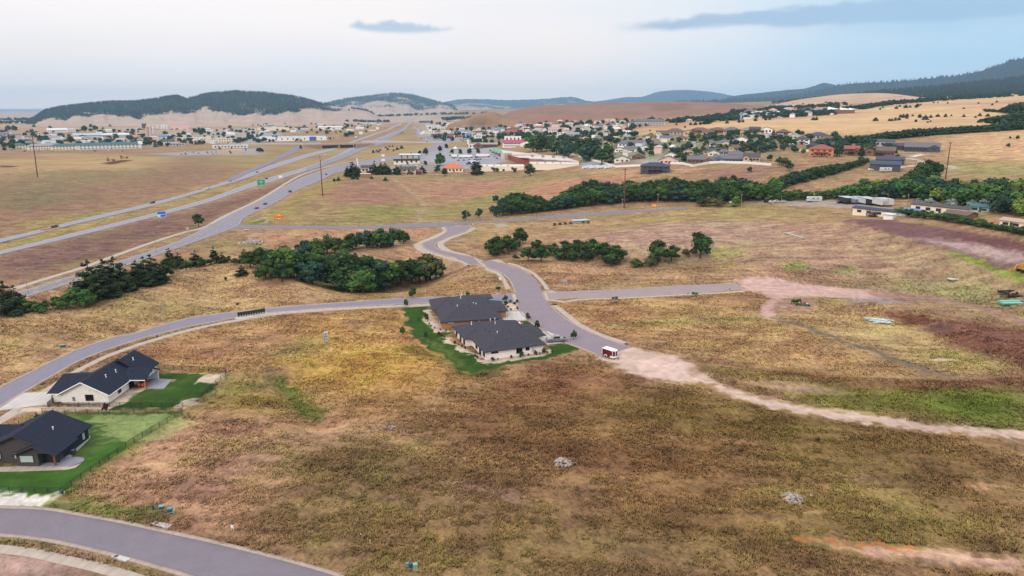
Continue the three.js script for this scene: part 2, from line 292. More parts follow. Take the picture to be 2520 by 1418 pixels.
// bare dirt, gravel and tracks
const DIRT = [204,174,156];
area([[1470,876],[1549,853],[1605,866],[1660,875],[1700,890],[1722,912],[1742,930],[1800,955],[1900,985],[2050,1010],[2250,1040],[2560,1067],[2560,1083],[2250,1058],[2050,1032],[1900,1005],[1800,972],[1740,942],[1640,939],[1590,932],[1540,914],[1505,896]], DIRT, 0.7,1,0.85);
area([[1570,890],[1660,884],[1700,900],[1680,922],[1600,922]],[222,186,172],1.5,0.7,0.9);
area([[1826,697],[1808,689],[1850,681],[1900,684],[1980,699],[2080,711],[2160,719],[2210,735],[2100,737],[2000,731],[1925,733],[1918,745],[1902,760],[1905,775],[1915,786],[1888,785],[1877,770],[1880,755],[1902,737],[1880,722],[1828,713]],[204,166,152],0.8,1,0.85);
area([[1915,735],[2000,735],[2010,760],[1930,765],[1905,760]],[152,116,104],2,0.8,0.6);
area([[2060,738],[2160,735],[2250,745],[2120,748]],[152,142,142],1,0.9,0.8);
streak([[1905,783],[2000,812],[2100,848],[2200,890],[2290,918],[2370,930]],3.0,[132,112,92],0.8,0.9,0.5);
streak([[1905,783],[2000,812],[2100,848],[2200,890],[2290,918]],0.9,[96,88,72],0.5,0.7,0.5);
streak([[2150,722],[2300,735],[2400,757],[2540,795]],6,[160,122,108],1.5,0.9,0.6);
for (const k of [0,1,2,3,4]) streak([[1700,912 + k * 5],[1760,890 - k * 4],[1830,850 - k * 9],[1850 + k * 20,800]],0.5,[140,106,72],0.5,0.45);
for (const k of [0,20,46,66]) streak([[2018 + k, 870],[2016 + k, 905]],0.5,[134,110,78],0.4,0.6);
area([[2140,763],[2230,765],[2290,790],[2350,800],[2400,785],[2450,800],[2540,815],[2540,915],[2440,880],[2350,850],[2290,815],[2210,787]],[124,82,66],1.6,1,0.1);
area([[2225,770],[2290,775],[2280,800],[2215,790]],[110,70,52],1.2,0.9,0.2);
area([[2290,800],[2360,805],[2330,818],[2290,812]],[96,72,66],1.2,0.9,0.4);
area([[2330,800],[2420,788],[2540,820],[2540,870],[2420,840]],[146,104,84],2,0.7);
streak([[1740,884],[1840,905],[1960,925],[2100,943],[2300,950],[2540,938]],2.4,[142,92,72],1,0.9);
streak([[1700,877],[1760,884],[1850,893]],1,[110,96,70],0.6,0.7);
area([[1820,940],[2000,948],[2100,970],[1960,966]],[190,150,128],1.2,0.8,0.5);
area([[2072,545],[2160,538],[2300,558],[2540,602],[2540,678],[2440,652],[2330,612],[2200,577]],[122,88,84],1,1,0.6);
area([[2230,582],[2350,592],[2540,622],[2540,655],[2440,640],[2330,606]],[196,168,158],1.6,0.85,0.7);
area([[2330,572],[2540,606],[2540,622],[2400,598]],[104,68,66],1.4,0.8,0.6);
for (const k of [0,1,2,3,4,5]) streak([[2200 + k * 10,572 + k * 5],[2360,596 + k * 8],[2540,628 + k * 8]],0.5,[112,88,88],0.4,0.5,0.6);
streak([[2340,622],[2440,660],[2540,690]],4,[128,142,60],1.2,0.9);
streak([[2000,480],[2100,472],[2110,468]],5,[112,82,70],2,0.8);
area([[1985,1334],[2170,1343],[2250,1350],[2400,1363],[2540,1375],[2540,1398],[2420,1402],[2250,1387],[2120,1367]],[208,164,140],0.8,0.95,0.4);
streak([[1960,1330],[2060,1339],[2170,1347],[2260,1352]],0.8,[188,106,52],0.25,0.95,0.6);
streak([[1990,1338],[2180,1356],[2300,1378]],0.9,[150,106,92],0.5,0.6);
area([[1060,1178],[1200,1196],[1310,1222],[1280,1232],[1130,1206]],[186,150,130],1.2,0.75,0.2);
streak([[1740,1078],[1820,1092],[1930,1110]],0.8,[200,150,124],0.4,0.8);
streak([[1600,1066],[1680,1074]],0.8,[190,140,112],0.4,0.8);
streak([[2040,1168],[2110,1178],[2170,1183]],0.8,[204,156,130],0.5,0.8); streak([[2290,1178],[2380,1188],[2470,1196]],0.7,[196,146,116],0.4,0.8);
area([[780,1045],[860,1035],[960,1050],[1000,1075],[880,1062]],[184,146,122],1.4,0.6); area([[640,900],[690,905],[720,945],[690,950]],[128,104,92],1.6,0.7);
streak([[680,935],[715,965],[745,1000],[775,1035]],3.4,[88,100,44],1.2,0.85); streak([[560,965],[650,950],[700,940]],2.4,[112,112,62],1.5,0.6);
streak([[640,880],[720,860],[800,845]],1.4,[104,112,56],1,0.6); streak([[1000,860],[1100,880],[1160,922],[1210,905]],4,[88,84,38],1.6,0.8);
streak([[560,1130],[640,1075],[760,1055],[900,1060],[1000,1090]],1.6,[180,146,92],1,0.6); streak([[640,1060],[760,1045],[900,1030]],2,[186,140,92],1.2,0.6);
area([[1000,765],[1020,790],[1040,840],[1090,890],[1070,895],[1010,840],[990,790]],[172,122,70],1.6,0.7);
area([[1150,930],[1190,912],[1240,908],[1190,935]],[92,92,46],1.2,0.8); streak([[1870,972],[2000,1000],[2150,1018]],1.2,[204,164,140],0.7,0.6,0.5);
area([[600,575],[640,588],[655,608],[630,600]],[196,180,168],0.8,0.7);
// tracks on the knoll beyond, trench and tracks on the far left hill
for (const s of [-4,4]) streak([[968 + s * .3,439],[985,452],[1006 + s * .4,469],[1030 + s, 485],[1043 + s, 500],[1043 + s * 1.2,515],[1034 + s * 1.3,532],[1029 + s * 1.4,550]],1.1,[186,160,132],0.6,0.9);
streak([[600,548],[680,505],[760,455]],1,[186,152,108],0.7,0.7); streak([[620,545],[650,535],[655,550]],4,[188,154,138],1.2,0.9,0.5);
streak([[0,402],[100,400],[200,397],[270,390]],2.2,[120,78,66],0.6,0.9,0.5); area([[0,407],[55,410],[0,413]],[104,62,58],1,1,0.5); area([[247,402],[300,394],[330,394],[275,405]],[98,58,54],1,1,0.5);
streak([[500,552],[600,512],[440,540]],1,[150,130,110],1,0.5);
// town: paved yards and lots
const LOT = [164,158,162];
area([[1000,385],[1080,365],[1190,360],[1260,372],[1250,395],[1190,412],[1120,418],[1040,408]], LOT, 3,1,0.8);
area([[1440,385],[1520,412],[1440,418],[1420,405]], LOT, 3,0.9,0.8); area([[1030,330],[1180,325],[1200,345],[1080,352],[1040,345]], LOT, 6,0.8,0.8);
area([[860,412],[1060,398],[1100,412],[1060,425],[900,428]],[158,146,138],4,0.8,0.8); area([[350,378],[500,372],[640,365],[650,380],[430,383]], LOT, 6,0.9,0.8);
area([[590,330],[690,326],[700,345],[600,352]], LOT, 6,0.9,0.8); area([[0,335],[420,325],[480,350],[340,368],[0,372]],[172,150,130],20,0.7,0.6);
area([[360,320],[640,316],[640,350],[380,352]],[176,162,152],20,0.8,0.6); area([[1020,290],[1240,296],[1500,308],[1560,330],[1400,350],[1200,340],[1040,330]],[172,156,150],20,0.8,0.6);
area([[1500,380],[1620,355],[1740,350],[1720,385],[1620,405],[1560,400]],[168,160,158],5,0.7,0.7); area([[1540,388],[1620,372],[1640,390],[1580,402]],[196,184,178],2,0.9,0.8);
area([[1330,345],[1560,335],[1900,335],[1900,390],[1560,400],[1420,385]],[138,132,100],16,0.8,0.3); area([[2140,350],[2300,385],[2220,400],[2120,385]],[170,150,118],6,0.5);
area([[1680,492],[1900,494],[2050,492],[2150,500],[2210,520],[2100,512],[1900,498],[1700,502]],[176,158,146],2,0.9,0.8);
streak([[2200,384],[2290,400],[2350,412]],5,[204,192,184],0.8,0.9,0.8); area([[2235,384],[2290,377],[2255,386]],[226,214,206],0.8,1,0.8); streak([[2215,412],[2260,406],[2350,415]],4,[206,196,188],0.8,0.9,0.8);
area([[1300,283],[1420,285],[1480,290],[1380,296],[1280,292]],[168,92,74],8,0.8);
// far valley floor
area([[-2500,300],[-2500,270.2],[1100,270.2],[1100,300]],[190,164,146],120,0.8); area([[-500,312],[300,305],[800,302],[960,300],[900,318],[300,325],[-500,330]],[188,156,130],60,0.7);
area([[-300,296],[420,293],[940,291],[940,296],[420,300],[-300,303]],[196,168,144],50,0.7);
// lawns, beds, gravel round the houses
const LAWN = [58,84,34];
const LAWNS = [
 [[383,918],[512,921],[500,938],[512,946],[525,950],[478,990],[440,985],[432,1005],[280,1006],[290,998],[330,975],[357,958],[403,957],[424,935],[383,934]],
 [[110,1020],[442,1012],[380,1045],[320,1087],[260,1130],[205,1170],[150,1213],[-40,1213],[-40,1165],[45,1165],[170,1160],[210,1137],[205,1127],[160,1127],[215,1085],[215,1070],[200,1060],[180,1030]],
 [[985,757],[1062,752],[1055,762],[1044,765],[1048,778],[1045,792],[1065,803],[1070,815],[1100,817],[1105,822],[1088,830],[1095,843],[1122,845],[1125,860],[1160,870],[1170,885],[1200,897],[1240,890],[1340,875],[1362,867],[1358,855],[1345,852],[1395,845],[1432,858],[1350,882],[1250,898],[1190,912],[1160,918],[1130,908],[1090,880],[1050,855],[1020,830],[1003,800],[995,780]],
 [[1276,792],[1303,790],[1342,815],[1325,817]],[[1205,742],[1226,745],[1228,752],[1214,752]],
];
area([[100,1015],[470,1012],[560,918],[570,925],[480,1010],[160,1220],[120,1240],[380,1265],[400,1290],[100,1260],[-40,1225]],[112,118,58],1.6,0.8);
LAWNS.forEach((l, i) => area(l, i === 1 ? [84,104,52] : LAWN, 0.35,1,0.75));
for (let k = 0; k < 15; k++) { const x = 225 + k * 14; streak([[x, 1022],[x + 62,1022 + (k < 8 ? 62 : 62 - (k - 8) * 7)]],0.7,[168,172,112],0.2,0.75,0.75); }
for (let k = 0; k < 6; k++) streak([[220 + k * 6,1040 + k * 10],[400 - k * 14,1026 + k * 11]],0.5,[160,166,108],0.2,0.55,0.75);
area([[180,1130],[330,1080],[430,1018],[444,1012],[260,1132],[150,1213],[-40,1213],[-40,1170]],[58,96,32],0.8,0.7,0.75);
streak([[300,985],[420,955],[470,930]],1.6,[122,128,62],1,0.5,0.7); streak([[1040,832],[1090,860],[1140,900]],1.6,[140,128,76],0.8,0.6,0.5);
const BED = [206,182,158];
for (const b of [[[1088,830],[1106,830],[1160,868],[1196,884],[1337,866],[1360,856],[1364,866],[1340,877],[1240,891],[1200,898],[1172,888],[1163,875],[1124,861],[1121,848],[1096,842]],
 [[1043,765],[1062,760],[1075,788],[1092,810],[1106,818],[1070,817],[1063,803],[1044,791],[1048,777]],[[1213,741],[1266,737],[1284,764],[1231,765],[1224,752]],
 [[268,996],[313,958],[357,956],[340,970],[290,1001],[270,1010]],[[515,921],[549,922],[545,932],[518,946],[498,943],[500,934]],[[455,982],[486,982],[470,1004],[433,1003]],
 [[100,1000],[268,996],[290,1008],[110,1014]],[[60,1004],[128,998],[110,1012],[60,1015],[0,1040],[-30,1040]]]) area(b, BED, 0.25,1,0.85);
area([[-40,1207],[143,1217],[104,1251],[-40,1250]],[224,212,200],0.4,1,0.6);
area([[-60,1335],[110,1366],[240,1398],[360,1430],[-60,1430]],[190,156,142],1.5,0.9,0.6); area([[150,1418],[260,1400],[400,1430],[180,1430]],[112,104,62],1.6,0.8);
streak([[0,1326],[150,1350],[300,1385],[420,1418]],1.5,[120,112,68],0.6,0.8); streak([[180,1370],[300,1392]],1.4,[196,150,130],0.7,0.7);
area([[150,1225],[300,1245],[400,1265],[400,1285],[250,1262],[140,1245]],[86,104,48],1.2,0.8);
streak([[1360,748],[1400,795],[1470,830],[1540,852]],1.6,[108,92,62],0.5,0.8); streak([[440,815],[300,852],[180,895],[90,950]],1.6,[138,116,72],0.5,0.8);
streak([[1240,672],[1258,700],[1262,712]],1,[118,98,66],0.4,0.8); streak([[1310,672],[1338,702],[1345,714]],1,[118,98,66],0.4,0.8);
for (const r of [0,3]) streak([[1478,568 + r],[1700,545 + r],[1930,548 + r],[2090,580 + r]],1.2,[150,112,92],1,0.5);
 // ---------------------------------------------------------------- what lies flat: roads and pads flatten the rough ground and carry no tufts
const MX0 = -260, MZ1 = -60, MW = 1040, MH = 800, MR = 0.5, maskC = document.createElement('canvas'); maskC.width = MW; maskC.height = MH;
const mctx = maskC.getContext('2d'); mctx.fillStyle = '#000'; mctx.fillRect(0,0, MW, MH);
let MASK = null;
function flatten(P, w, col = '#ff0') { mctx.beginPath(); P.forEach(([x, z], i) => mctx[i ? 'lineTo' : 'moveTo']((x - MX0) / MR, (MZ1 - z) / MR)); if (w) { mctx.lineWidth = w / MR; mctx.lineJoin = 'round'; mctx.strokeStyle = col; mctx.stroke(); } else { mctx.closePath(); mctx.fillStyle = col; mctx.fill(); mctx.lineWidth = 3; mctx.strokeStyle = col; mctx.stroke(); } }
function masked(x, z, ch) { if (!MASK) MASK = mctx.getImageData(0,0, MW, MH).data; const i = Math.round((x - MX0) / MR), j = Math.round((MZ1 - z) / MR); return i < 0 || j < 0 || i >= MW || j >= MH ? 0 : MASK[(j * MW + i) * 4 + ch]; }
for (const p of PAINT) if (p.calm >= 0.7) flatten(p.P, p.w, p.a > 0.6 ? '#ff0' : '#0f0'); else if (p.calm >= 0.4) flatten(p.P, p.w, '#0f0');
// ---------------------------------------------------------------- roads, kerbs, pavements
function smooth(P, step = 3) {                                        // P: [x,z] list -> evenly spaced smooth line
 const c = new THREE.CatmullRomCurve3(P.map(([x, z]) => new THREE.Vector3(x, 0, z)), false, 'centripetal'), n = Math.max(2, Math.ceil(c.getLength() / step));
 return c.getSpacedPoints(n).map((p) => [p.x, p.z]);
}
const lineW = (px, step) => smooth(W2(px), step);
function between(A, B, lift, n, across = 3) {                         // a sheet between two edges with a skirt under each
 const cu = (P) => new THREE.CatmullRomCurve3(P.map(([x, z]) => new THREE.Vector3(x, 0, z)), false, 'centripetal');
 const a = cu(A).getSpacedPoints(n), b = cu(B).getSpacedPoints(n), pos = [], uv = [], idx = []; let s = 0;
 for (let i = 0; i <= n; i++) {
 if (i) s += Math.hypot(a[i].x - a[i - 1].x, a[i].z - a[i - 1].z) * 0.5 + Math.hypot(b[i].x - b[i - 1].x, b[i].z - b[i - 1].z) * 0.5;
 const w = Math.hypot(a[i].x - b[i].x, a[i].z - b[i].z);
 for (let k = -1; k <= across + 1; k++) { const t = clamp(k / across, 0,1), x = lerp(a[i].x, b[i].x, t), z = lerp(a[i].z, b[i].z, t); pos.push(x, hgt(x, z) + (k < 0 || k > across ? -0.4 : lift), z); uv.push(s, t * w); }
 }
 const m = across + 3; for (let i = 0; i < n; i++) for (let k = 0; k < m - 1; k++) { const o = i * m + k; idx.push(o, o + 1, o + m, o + 1, o + m + 1, o + m); }
 const g = new THREE.BufferGeometry(); g.setAttribute('position', new THREE.Float32BufferAttribute(pos, 3)); g.setAttribute('uv', new THREE.Float32BufferAttribute(uv, 2)); g.setIndex(idx); g.computeVertexNormals();
 const ny = g.attributes.normal.array; let up = 0; for (let i = 1; i < ny.length; i += 3) up += ny[i]; if (up < 0) { for (let i = 0; i < idx.length; i += 3) { const t = idx[i]; idx[i] = idx[i + 1]; idx[i + 1] = t; } g.setIndex(idx); g.computeVertexNormals(); }
 return g;
}
function offset(P, d) { return P.map(([x, z], i) => { const a = P[Math.max(0, i - 1)], b = P[Math.min(P.length - 1, i + 1)], dx = b[0] - a[0], dz = b[1] - a[1], l = Math.hypot(dx, dz) || 1; return [x - dz / l * d, z + dx / l * d]; }); }
function ribbon(P, w, lift, off = 0) { const n = P.length - 1; return between(offset(P, off - w / 2), offset(P, off + w / 2), lift, n, 1); }
function patch(P, lift) {
 const sh = new THREE.Shape(P.map(([x, z]) => new THREE.Vector2(x, -z))), g = new THREE.ShapeGeometry(sh), p = g.attributes.position, n = p.count, pos = [], idx = [...g.index.array], uv = [];
 for (let i = 0; i < n; i++) { const x = p.getX(i), z = -p.getY(i); pos.push(x, hgt(x, z) + lift, z); uv.push(x, z); }
 for (let i = 0; i < n; i++) { const x = p.getX(i), z = -p.getY(i); pos.push(x, hgt(x, z) - 0.3, z); uv.push(x, z); }
 for (let i = 0; i < n; i++) { const j = (i + 1) % n; idx.push(i, j, n + i, j, n + j, n + i); }
 const h = new THREE.BufferGeometry(); h.setAttribute('position', new THREE.Float32BufferAttribute(pos, 3)); h.setAttribute('uv', new THREE.Float32BufferAttribute(uv, 2)); h.setIndex(idx); const q = h.toNonIndexed(); q.computeVertexNormals(); return q;
}
// asphalt and concrete wear, 12 m tiles
function speckTex(n, fn, rep = 12) { const d = new Uint8Array(n * n * 4); for (let j = 0; j < n; j++) for (let i = 0; i < n; i++) { const c = fn(i / n, j / n); const o = (j * n + i) * 4; d[o] = clamp(c[0],0,255); d[o + 1] = clamp(c[1],0,255); d[o + 2] = clamp(c[2],0,255); d[o + 3] = 255; } const t = new THREE.DataTexture(d, n, n); t.colorSpace = THREE.SRGBColorSpace; t.wrapS = t.wrapT = THREE.RepeatWrapping; t.magFilter = THREE.LinearFilter; t.repeat.set(1 / rep, 1 / rep); t.needsUpdate = true; return t; }
const tv = (u, v, k, s) => { const a = vn(u * k + s, v * k), b = vn((u - 1) * k + s, v * k), c = vn(u * k + s, (v - 1) * k), d = vn((u - 1) * k + s, (v - 1) * k); return lerp(lerp(a, b, u), lerp(c, d, u), v); };
const asphaltMap = speckTex(512, (u, v) => { const n = (tv(u, v, 7,3) - 0.5) * 16 + (tv(u, v, 40,9) - 0.5) * 14 + (LAT[(u * 5119 + v * 37777) & 65535] - 0.5) * 16; return [232 + n, 231 + n, 233 + n]; }, 16);
const concMap = speckTex(256, (u, v) => { const j = (u * 8) % 1 < 0.04 ? -34 : 0; const n = (tv(u, v, 9,1) - 0.5) * 30 + (LAT[(u * 3119 + v * 47777) & 65535] - 0.5) * 14 + j; return [232 + n, 230 + n, 226 + n]; }, 12);
const mAsph = (r, g, b, k) => new THREE.MeshPhysicalMaterial({ color: C(r, g, b, k ?? 0.68), map: asphaltMap, roughness: 0.92, specularIntensity: 0.35 });
const mConc = (r, g, b) => new THREE.MeshPhysicalMaterial({ color: C(r, g, b, 0.66), map: concMap, roughness: 0.9, specularIntensity: 0.3 });
const ASPH = mAsph(166,151,158), ASPH2 = mAsph(158,152,166), ASPHW = mAsph(176,172,182), CONC = mConc(216,200,188), CONCW = mConc(232,226,224), KERB = mConc(206,186,176), GRAVEL = mConc(204,180,168);
const ROADN = [];
function road(A, B, mat, lift, label, n = 90, across = 4) {
 const a = W2(A), b = W2(B); flatten([...smooth(a, 4), ...smooth(b, 4).reverse()]);
 ROADN.push(() => top('road', between(a, b, lift, n, across), mat, label, 'road', null, 'structure'));
}
// the winding street down to the turning place
const R1L = [[1094,557],[1099,569],[1083,581],[1046,596],[1040,605],[1053,615],[1083,626],[1123,638],[1184,656],[1222,667],[1248,684],[1260,702],[1267,722],[1273,745],[1282,766],[1302,788],[1331,808],[1357,826],[1393,843],[1443,861],[1484,878]];
const R1R = [[1157,553],[1160,561],[1139,572],[1096,587],[1075,599],[1072,607],[1084,615],[1124,625],[1184,640],[1245,651],[1284,663],[1309,678],[1324,696],[1333,715],[1342,734],[1352,752],[1373,772],[1401,793],[1429,809],[1482,832],[1549,856]];
road(R1L, R1R, ASPH, 0.05, 'winding asphalt street curving down past the hip roofed houses', 120);
// the street to the left
const R2U = [[1262,723],[1230,724.5],[1108,729.5],[981,735],[879,742],[778,749],[640,761],[508,776],[406,798],[330,820],[279,830],[178,865],[89,908],[0,953],[-80,1000]];
const R2D = [[1272,747],[1240,744],[1057,747],[955,751],[854,757],[727,766],[600,779],[495,799],[406,819],[305,848],[203,886],[152,914],[89,950],[25,988],[-70,1050]];
road(R2U, R2D, ASPH2,0.056, 'long asphalt street sweeping left from the junction to the black roofed house', 130);
const R3U = [[1330,722],[1365,720],[1505,714.5],[1657,705.5],[1812,698]], R3D = [[1340,740],[1378,735],[1505,731],[1657,723.5],[1832,711]];
road(R3U, R3D, mAsph(182,164,164), 0.056, 'short asphalt stub street ending in pink dirt on the right', 60);
const R4U = [[-60,1249],[0,1252],[102,1256],[203,1272],[305,1291],[406,1313],[508,1335],[600,1357],[727,1390],[840,1424],[960,1470]], R4D = [[-60,1308],[0,1314],[102,1324],[203,1344],[305,1369],[406,1397],[480,1420],[600,1470],[700,1520]];
road(R4U, R4D, mAsph(150,141,150), 0.05, 'wide asphalt street crossing the bottom left corner', 80);
const R5U = [[585,553],[700,556],[905,556.5],[1032,550.5],[1108,547.5],[1240,542.5],[1352,531.5],[1505,521],[1657,512.5],[1700,511]], R5D = [[570,563],[700,563],[930,563.5],[1032,559.5],[1082,558.5],[1159,550],[1240,546.5],[1352,538],[1505,527.5],[1690,514.6]];
road(R5U, R5D, mAsph(150,146,154), 0.12, 'two lane county road crossing the middle of the view', 90);
const R6U = [[-60,742],[51,718.5],[178,679],[292,644],[432,596],[482,573],[533,545],[600,510],[640,489],[701,457.5],[778,424.5],[841,405],[930,389.5],[981,382],[1040,368],[1075,354],[1060,340]], R6D = [[-50,770],[51,734],[152,705],[305,656.5],[394,626],[482,595],[559,567.5],[590,553],[600,537],[676,500.5],[727,470],[803,437],[830,424.5],[930,401.5],[985,390],[1060,374],[1110,352],[1085,338]];
road(R6U, R6D, mAsph(164,160,172), 0.2, 'four lane frontage road running beside the interstate towards town', 120);
const R7U = [[-80,639],[0,619],[203,569.5],[381,525.5],[508,491],[600,457],[676,434],[752,411.5],[830,382],[866,363],[905,351],[960,329],[1010,300],[1018,288]], R7D = [[-80,647],[0,627],[203,578.5],[381,534],[508,500],[600,468],[676,445],[752,421],[838,386],[880,363],[918,350],[968,330],[1014,300],[1021,288]];
road(R7U, R7D, ASPHW, 0.3, 'near carriageway of the interstate passing under the bridge', 140,3);
const R8U = [[-80,607],[0,590],[127,559],[228,534],[368,501],[508,463],[600,431.5],[676,404],[752,380.5],[816,365.5],[850,354],[900,336],[955,317],[1000,296],[1010,288]], R8D = [[-80,616],[0,598.5],[127,566],[228,542],[368,509],[533,461],[600,441],[676,414],[752,389],[818,370.5],[862,354],[910,337],[962,318],[1004,297],[1013,288]];
road(R8U, R8D, ASPHW, 0.3, 'far carriageway of the interstate with the dark cars', 140,3);
road([[560,440],[600,424],[676,391],[714,371],[740,357],[752,353]],[[575,446],[600,433],[676,399],[720,379],[745,366],[768,355]], mAsph(150,146,160), 0.36, 'exit ramp climbing left of the interstate to the bridge', 60,3);
road([[752,413],[800,396],[854,376],[905,357.5],[930,352]],[[760,421],[810,404],[862,384],[915,363],[945,354]], mAsph(160,158,170), 0.5, 'entry ramp rising to the bridge on the right of the interstate', 50,3);
road([[935,345],[965,330],[1000,314]],[[948,347],[972,334],[1004,316]], mAsph(160,158,170), 0.5, 'slip road joining the interstate beyond the bridge', 30,2);
road([[560,353],[640,352],[752,352],[790,351.5]],[[560,357],[640,356],[752,356],[792,355.5]], mAsph(184,172,170), 0.35, 'cross street leading to the bridge from the left', 40,2);
road([[890,347],[935,346],[1000,348],[1060,349],[1090,347]],[[890,352.5],[935,352],[1000,351.5],[1060,353],[1100,352]], mAsph(188,178,176), 0.55, 'cross street leading right from the bridge', 40,2);
road([[1062,342],[1030,333],[1025,320],[1014,311]],[[1078,341],[1042,332],[1033,320],[1020,311]], mAsph(172,168,178), 0.5, 'town street winding up past the car yard', 30,2);
const kerbs = [], walks = [];
const L1 = smooth(W2(R1L), 2), RR1 = smooth(W2(R1R), 2);
const cut = (P, f) => P.filter(([x, z]) => f(x, z));
kerbs.push(ribbon(smooth(W2(R4U), 2), 0.75,0.14,-0.38), ribbon(smooth(W2(R4D), 2), 0.75,0.14,0.38));
kerbs.push(ribbon(smooth(W2(R2U).slice(1), 2), 0.7,0.14,-0.35), ribbon(smooth(W2(R2D).slice(1), 2), 0.7,0.14,0.35));
kerbs.push(ribbon(smooth(W2(R3U), 2), 0.7,0.14,-0.35), ribbon(smooth(W2(R3D), 2), 0.7,0.14,0.35));
kerbs.push(ribbon(smooth(W2(R1L.slice(0,13)), 2), 0.7,0.14,-0.2), ribbon(smooth(W2(R1L.slice(13)), 2), 0.7,0.14,0.35));
kerbs.push(ribbon(smooth(W2(R1R.slice(0,12)), 2), 0.7,0.14,0.2), ribbon(smooth(W2(R1R.slice(15)), 2), 0.7,0.14,-0.35));
function walk(px, w, lift = 0.1) { const P = lineW(px, 2); flatten(P, w + 0.3); walks.push(() => ribbon(P, w, lift)); }
function walkBetween(a, b, lift = 0.1, n = 50) { const A = W2(a), B = W2(b); flatten([...A, ...[...B].reverse()]); walks.push(() => between(A, B, lift, n, 2)); }
walkBetween([[1085,560],[1090,570],[1062,583],[1032,595],[1018,606],[1032,619],[1076,631],[1140,650],[1200,668]],[[1093,558],[1098,570],[1082,582],[1045,597],[1039,606],[1052,616],[1082,627],[1143,645],[1204,663]]);
walkBetween([[1174,562],[1152,573],[1112,588],[1092,602],[1112,617],[1162,632],[1222,645],[1250,649]],[[1162,561],[1141,573],[1098,587.5],[1076,600],[1086,615],[1126,625],[1184,639.5],[1245,650]]);
walk([[1200,664],[1226,674],[1241,692],[1251,713]],1.8); walk([[1250,648],[1284,659],[1312,673],[1337,697],[1348,714]],1.7); walk([[1366,752],[1394,775],[1432,803],[1482,826],[1541,845]],2.1);
walk([[1352,716],[1362,722]],3); walk([[1390,744],[1423,738],[1530,734],[1682,726],[1832,717]],1.5); walk([[1352,740],[1372,741],[1392,745]],1.6);
walk([[1057,750],[955,755],[854,760],[760,766],[661,775],[584,789],[520,801],[432,822],[330,853],[254,882],[178,921],[127,954],[76,986],[30,1015],[-40,1062]],2.0);
walk([[-40,1348],[0,1352],[80,1362],[152,1378],[229,1395],[330,1424],[420,1460]],1.9); walk([[30,714.5],[198,662],[274,634],[381,596],[462,571],[493,564],[559,530],[640,491],[702,453],[770,421],[832,404.5],[900,391]],3.0,0.3);
walk([[1060,752],[1000,754]],1.6,0.11);
const flats = [];
function slab(name, px, mat, lift, label) { const P = W2(px); flatten(P); flats.push(() => top(name, patch(P, lift), mat, label, 'paving', null, 'structure')); }
slab('driveway', [[1326,818],[1346,816],[1377,829.5],[1396,843],[1340,850],[1330,835]], CONCW, 0.13, 'white concrete driveway under the pickup truck');
slab('driveway', [[1228,767.5],[1284,767],[1304,789],[1240,790]], CONCW, 0.13, 'broad white concrete driveway of the tan brick house');
slab('driveway', [[-20,1018],[56,968],[124,966],[129,995],[62,1003],[0,1011]], CONCW, 0.13, 'white concrete driveway of the black roofed white house');
slab('driveway', [[-30,1050],[35,1015],[64,1014],[42,1022],[0,1046]], CONC, 0.125, 'pale driveway behind the dark grey house');
slab('mailbox_pad', [[577,784],[592,777.5],[655,768],[668,771],[640,777],[585,788]], CONCW, 0.135, 'white concrete pad under the row of mailboxes');
slab('patio', [[357,957],[402.5,958],[424,935],[372,934]], mConc(176,178,192), 0.14, 'stamped concrete patio slab with a pale border on the lawn');
slab('patio', [[96,1150],[175,1149],[205,1137],[208,1130],[196,1126],[150,1127],[110,1130]], mConc(168,168,184), 0.14, 'curved stamped concrete patio behind the dark house');
slab('garden_path', [[-20,1152],[47,1149],[175,1150],[200,1141],[186,1152],[165,1157],[45,1161],[-20,1162]], CONC, 0.12, 'pale edging path along the dark house');
slab('garden_path', [[157,1127],[210,1080],[210,1072],[217,1071],[222,1077],[216,1085],[172,1127]], CONCW, 0.12, 'white side path with the cooling unit');
slab('valley_gutter', [[1259,725],[1268,724],[1276,748],[1266,748]], CONC, 0.075, 'pale concrete gutter across the left junction'); slab('valley_gutter', [[1336,718],[1343,716],[1353,741],[1344,742]], CONC, 0.08, 'pale concrete gutter across the right junction');
slab('junction_apron', [[1106,571],[1122,563],[1134,556],[1120,556],[1112,562]], mConc(196,178,186), 0.09, 'paved splitter island at the county road junction');
slab('gravel_apron', [[1215,553],[1240,551],[1255,558],[1228,562]], GRAVEL, 0.16, 'pale gravel pull off beside the county road');
 // painted lines
const WHITE = M(228,224,220,0.8), YEL = M(206,176,96,0.8); const marks = [];
function mid(U, D, t) { const c = (P) => new THREE.CatmullRomCurve3(W2(P).map(([x, z]) => new THREE.Vector3(x, 0, z)), false, 'centripetal').getSpacedPoints(160); const a = c(U), b = c(D); return a.map((p, i) => [lerp(p.x, b[i].x, t), lerp(p.z, b[i].z, t)]); }
function dashes(P, w, lift, on, of) { const out = []; let acc = 0, cur = []; for (let i = 1; i < P.length; i++) { const l = Math.hypot(P[i][0] - P[i - 1][0], P[i][1] - P[i - 1][1]), n = Math.ceil(l); for (let k = 0; k < n; k++) { const t = k / n, q = [lerp(P[i - 1][0], P[i][0], t), lerp(P[i - 1][1], P[i][1], t)]; acc += l / n; if (acc % (on + of) < on) cur.push(q); else if (cur.length) { if (cur.length > 2) out.push(ribbon(cur, w, lift)); cur = []; } } } return out; }
const NEARONLY = (P, d) => P.filter(([x, z]) => Math.hypot(x, z) < d);
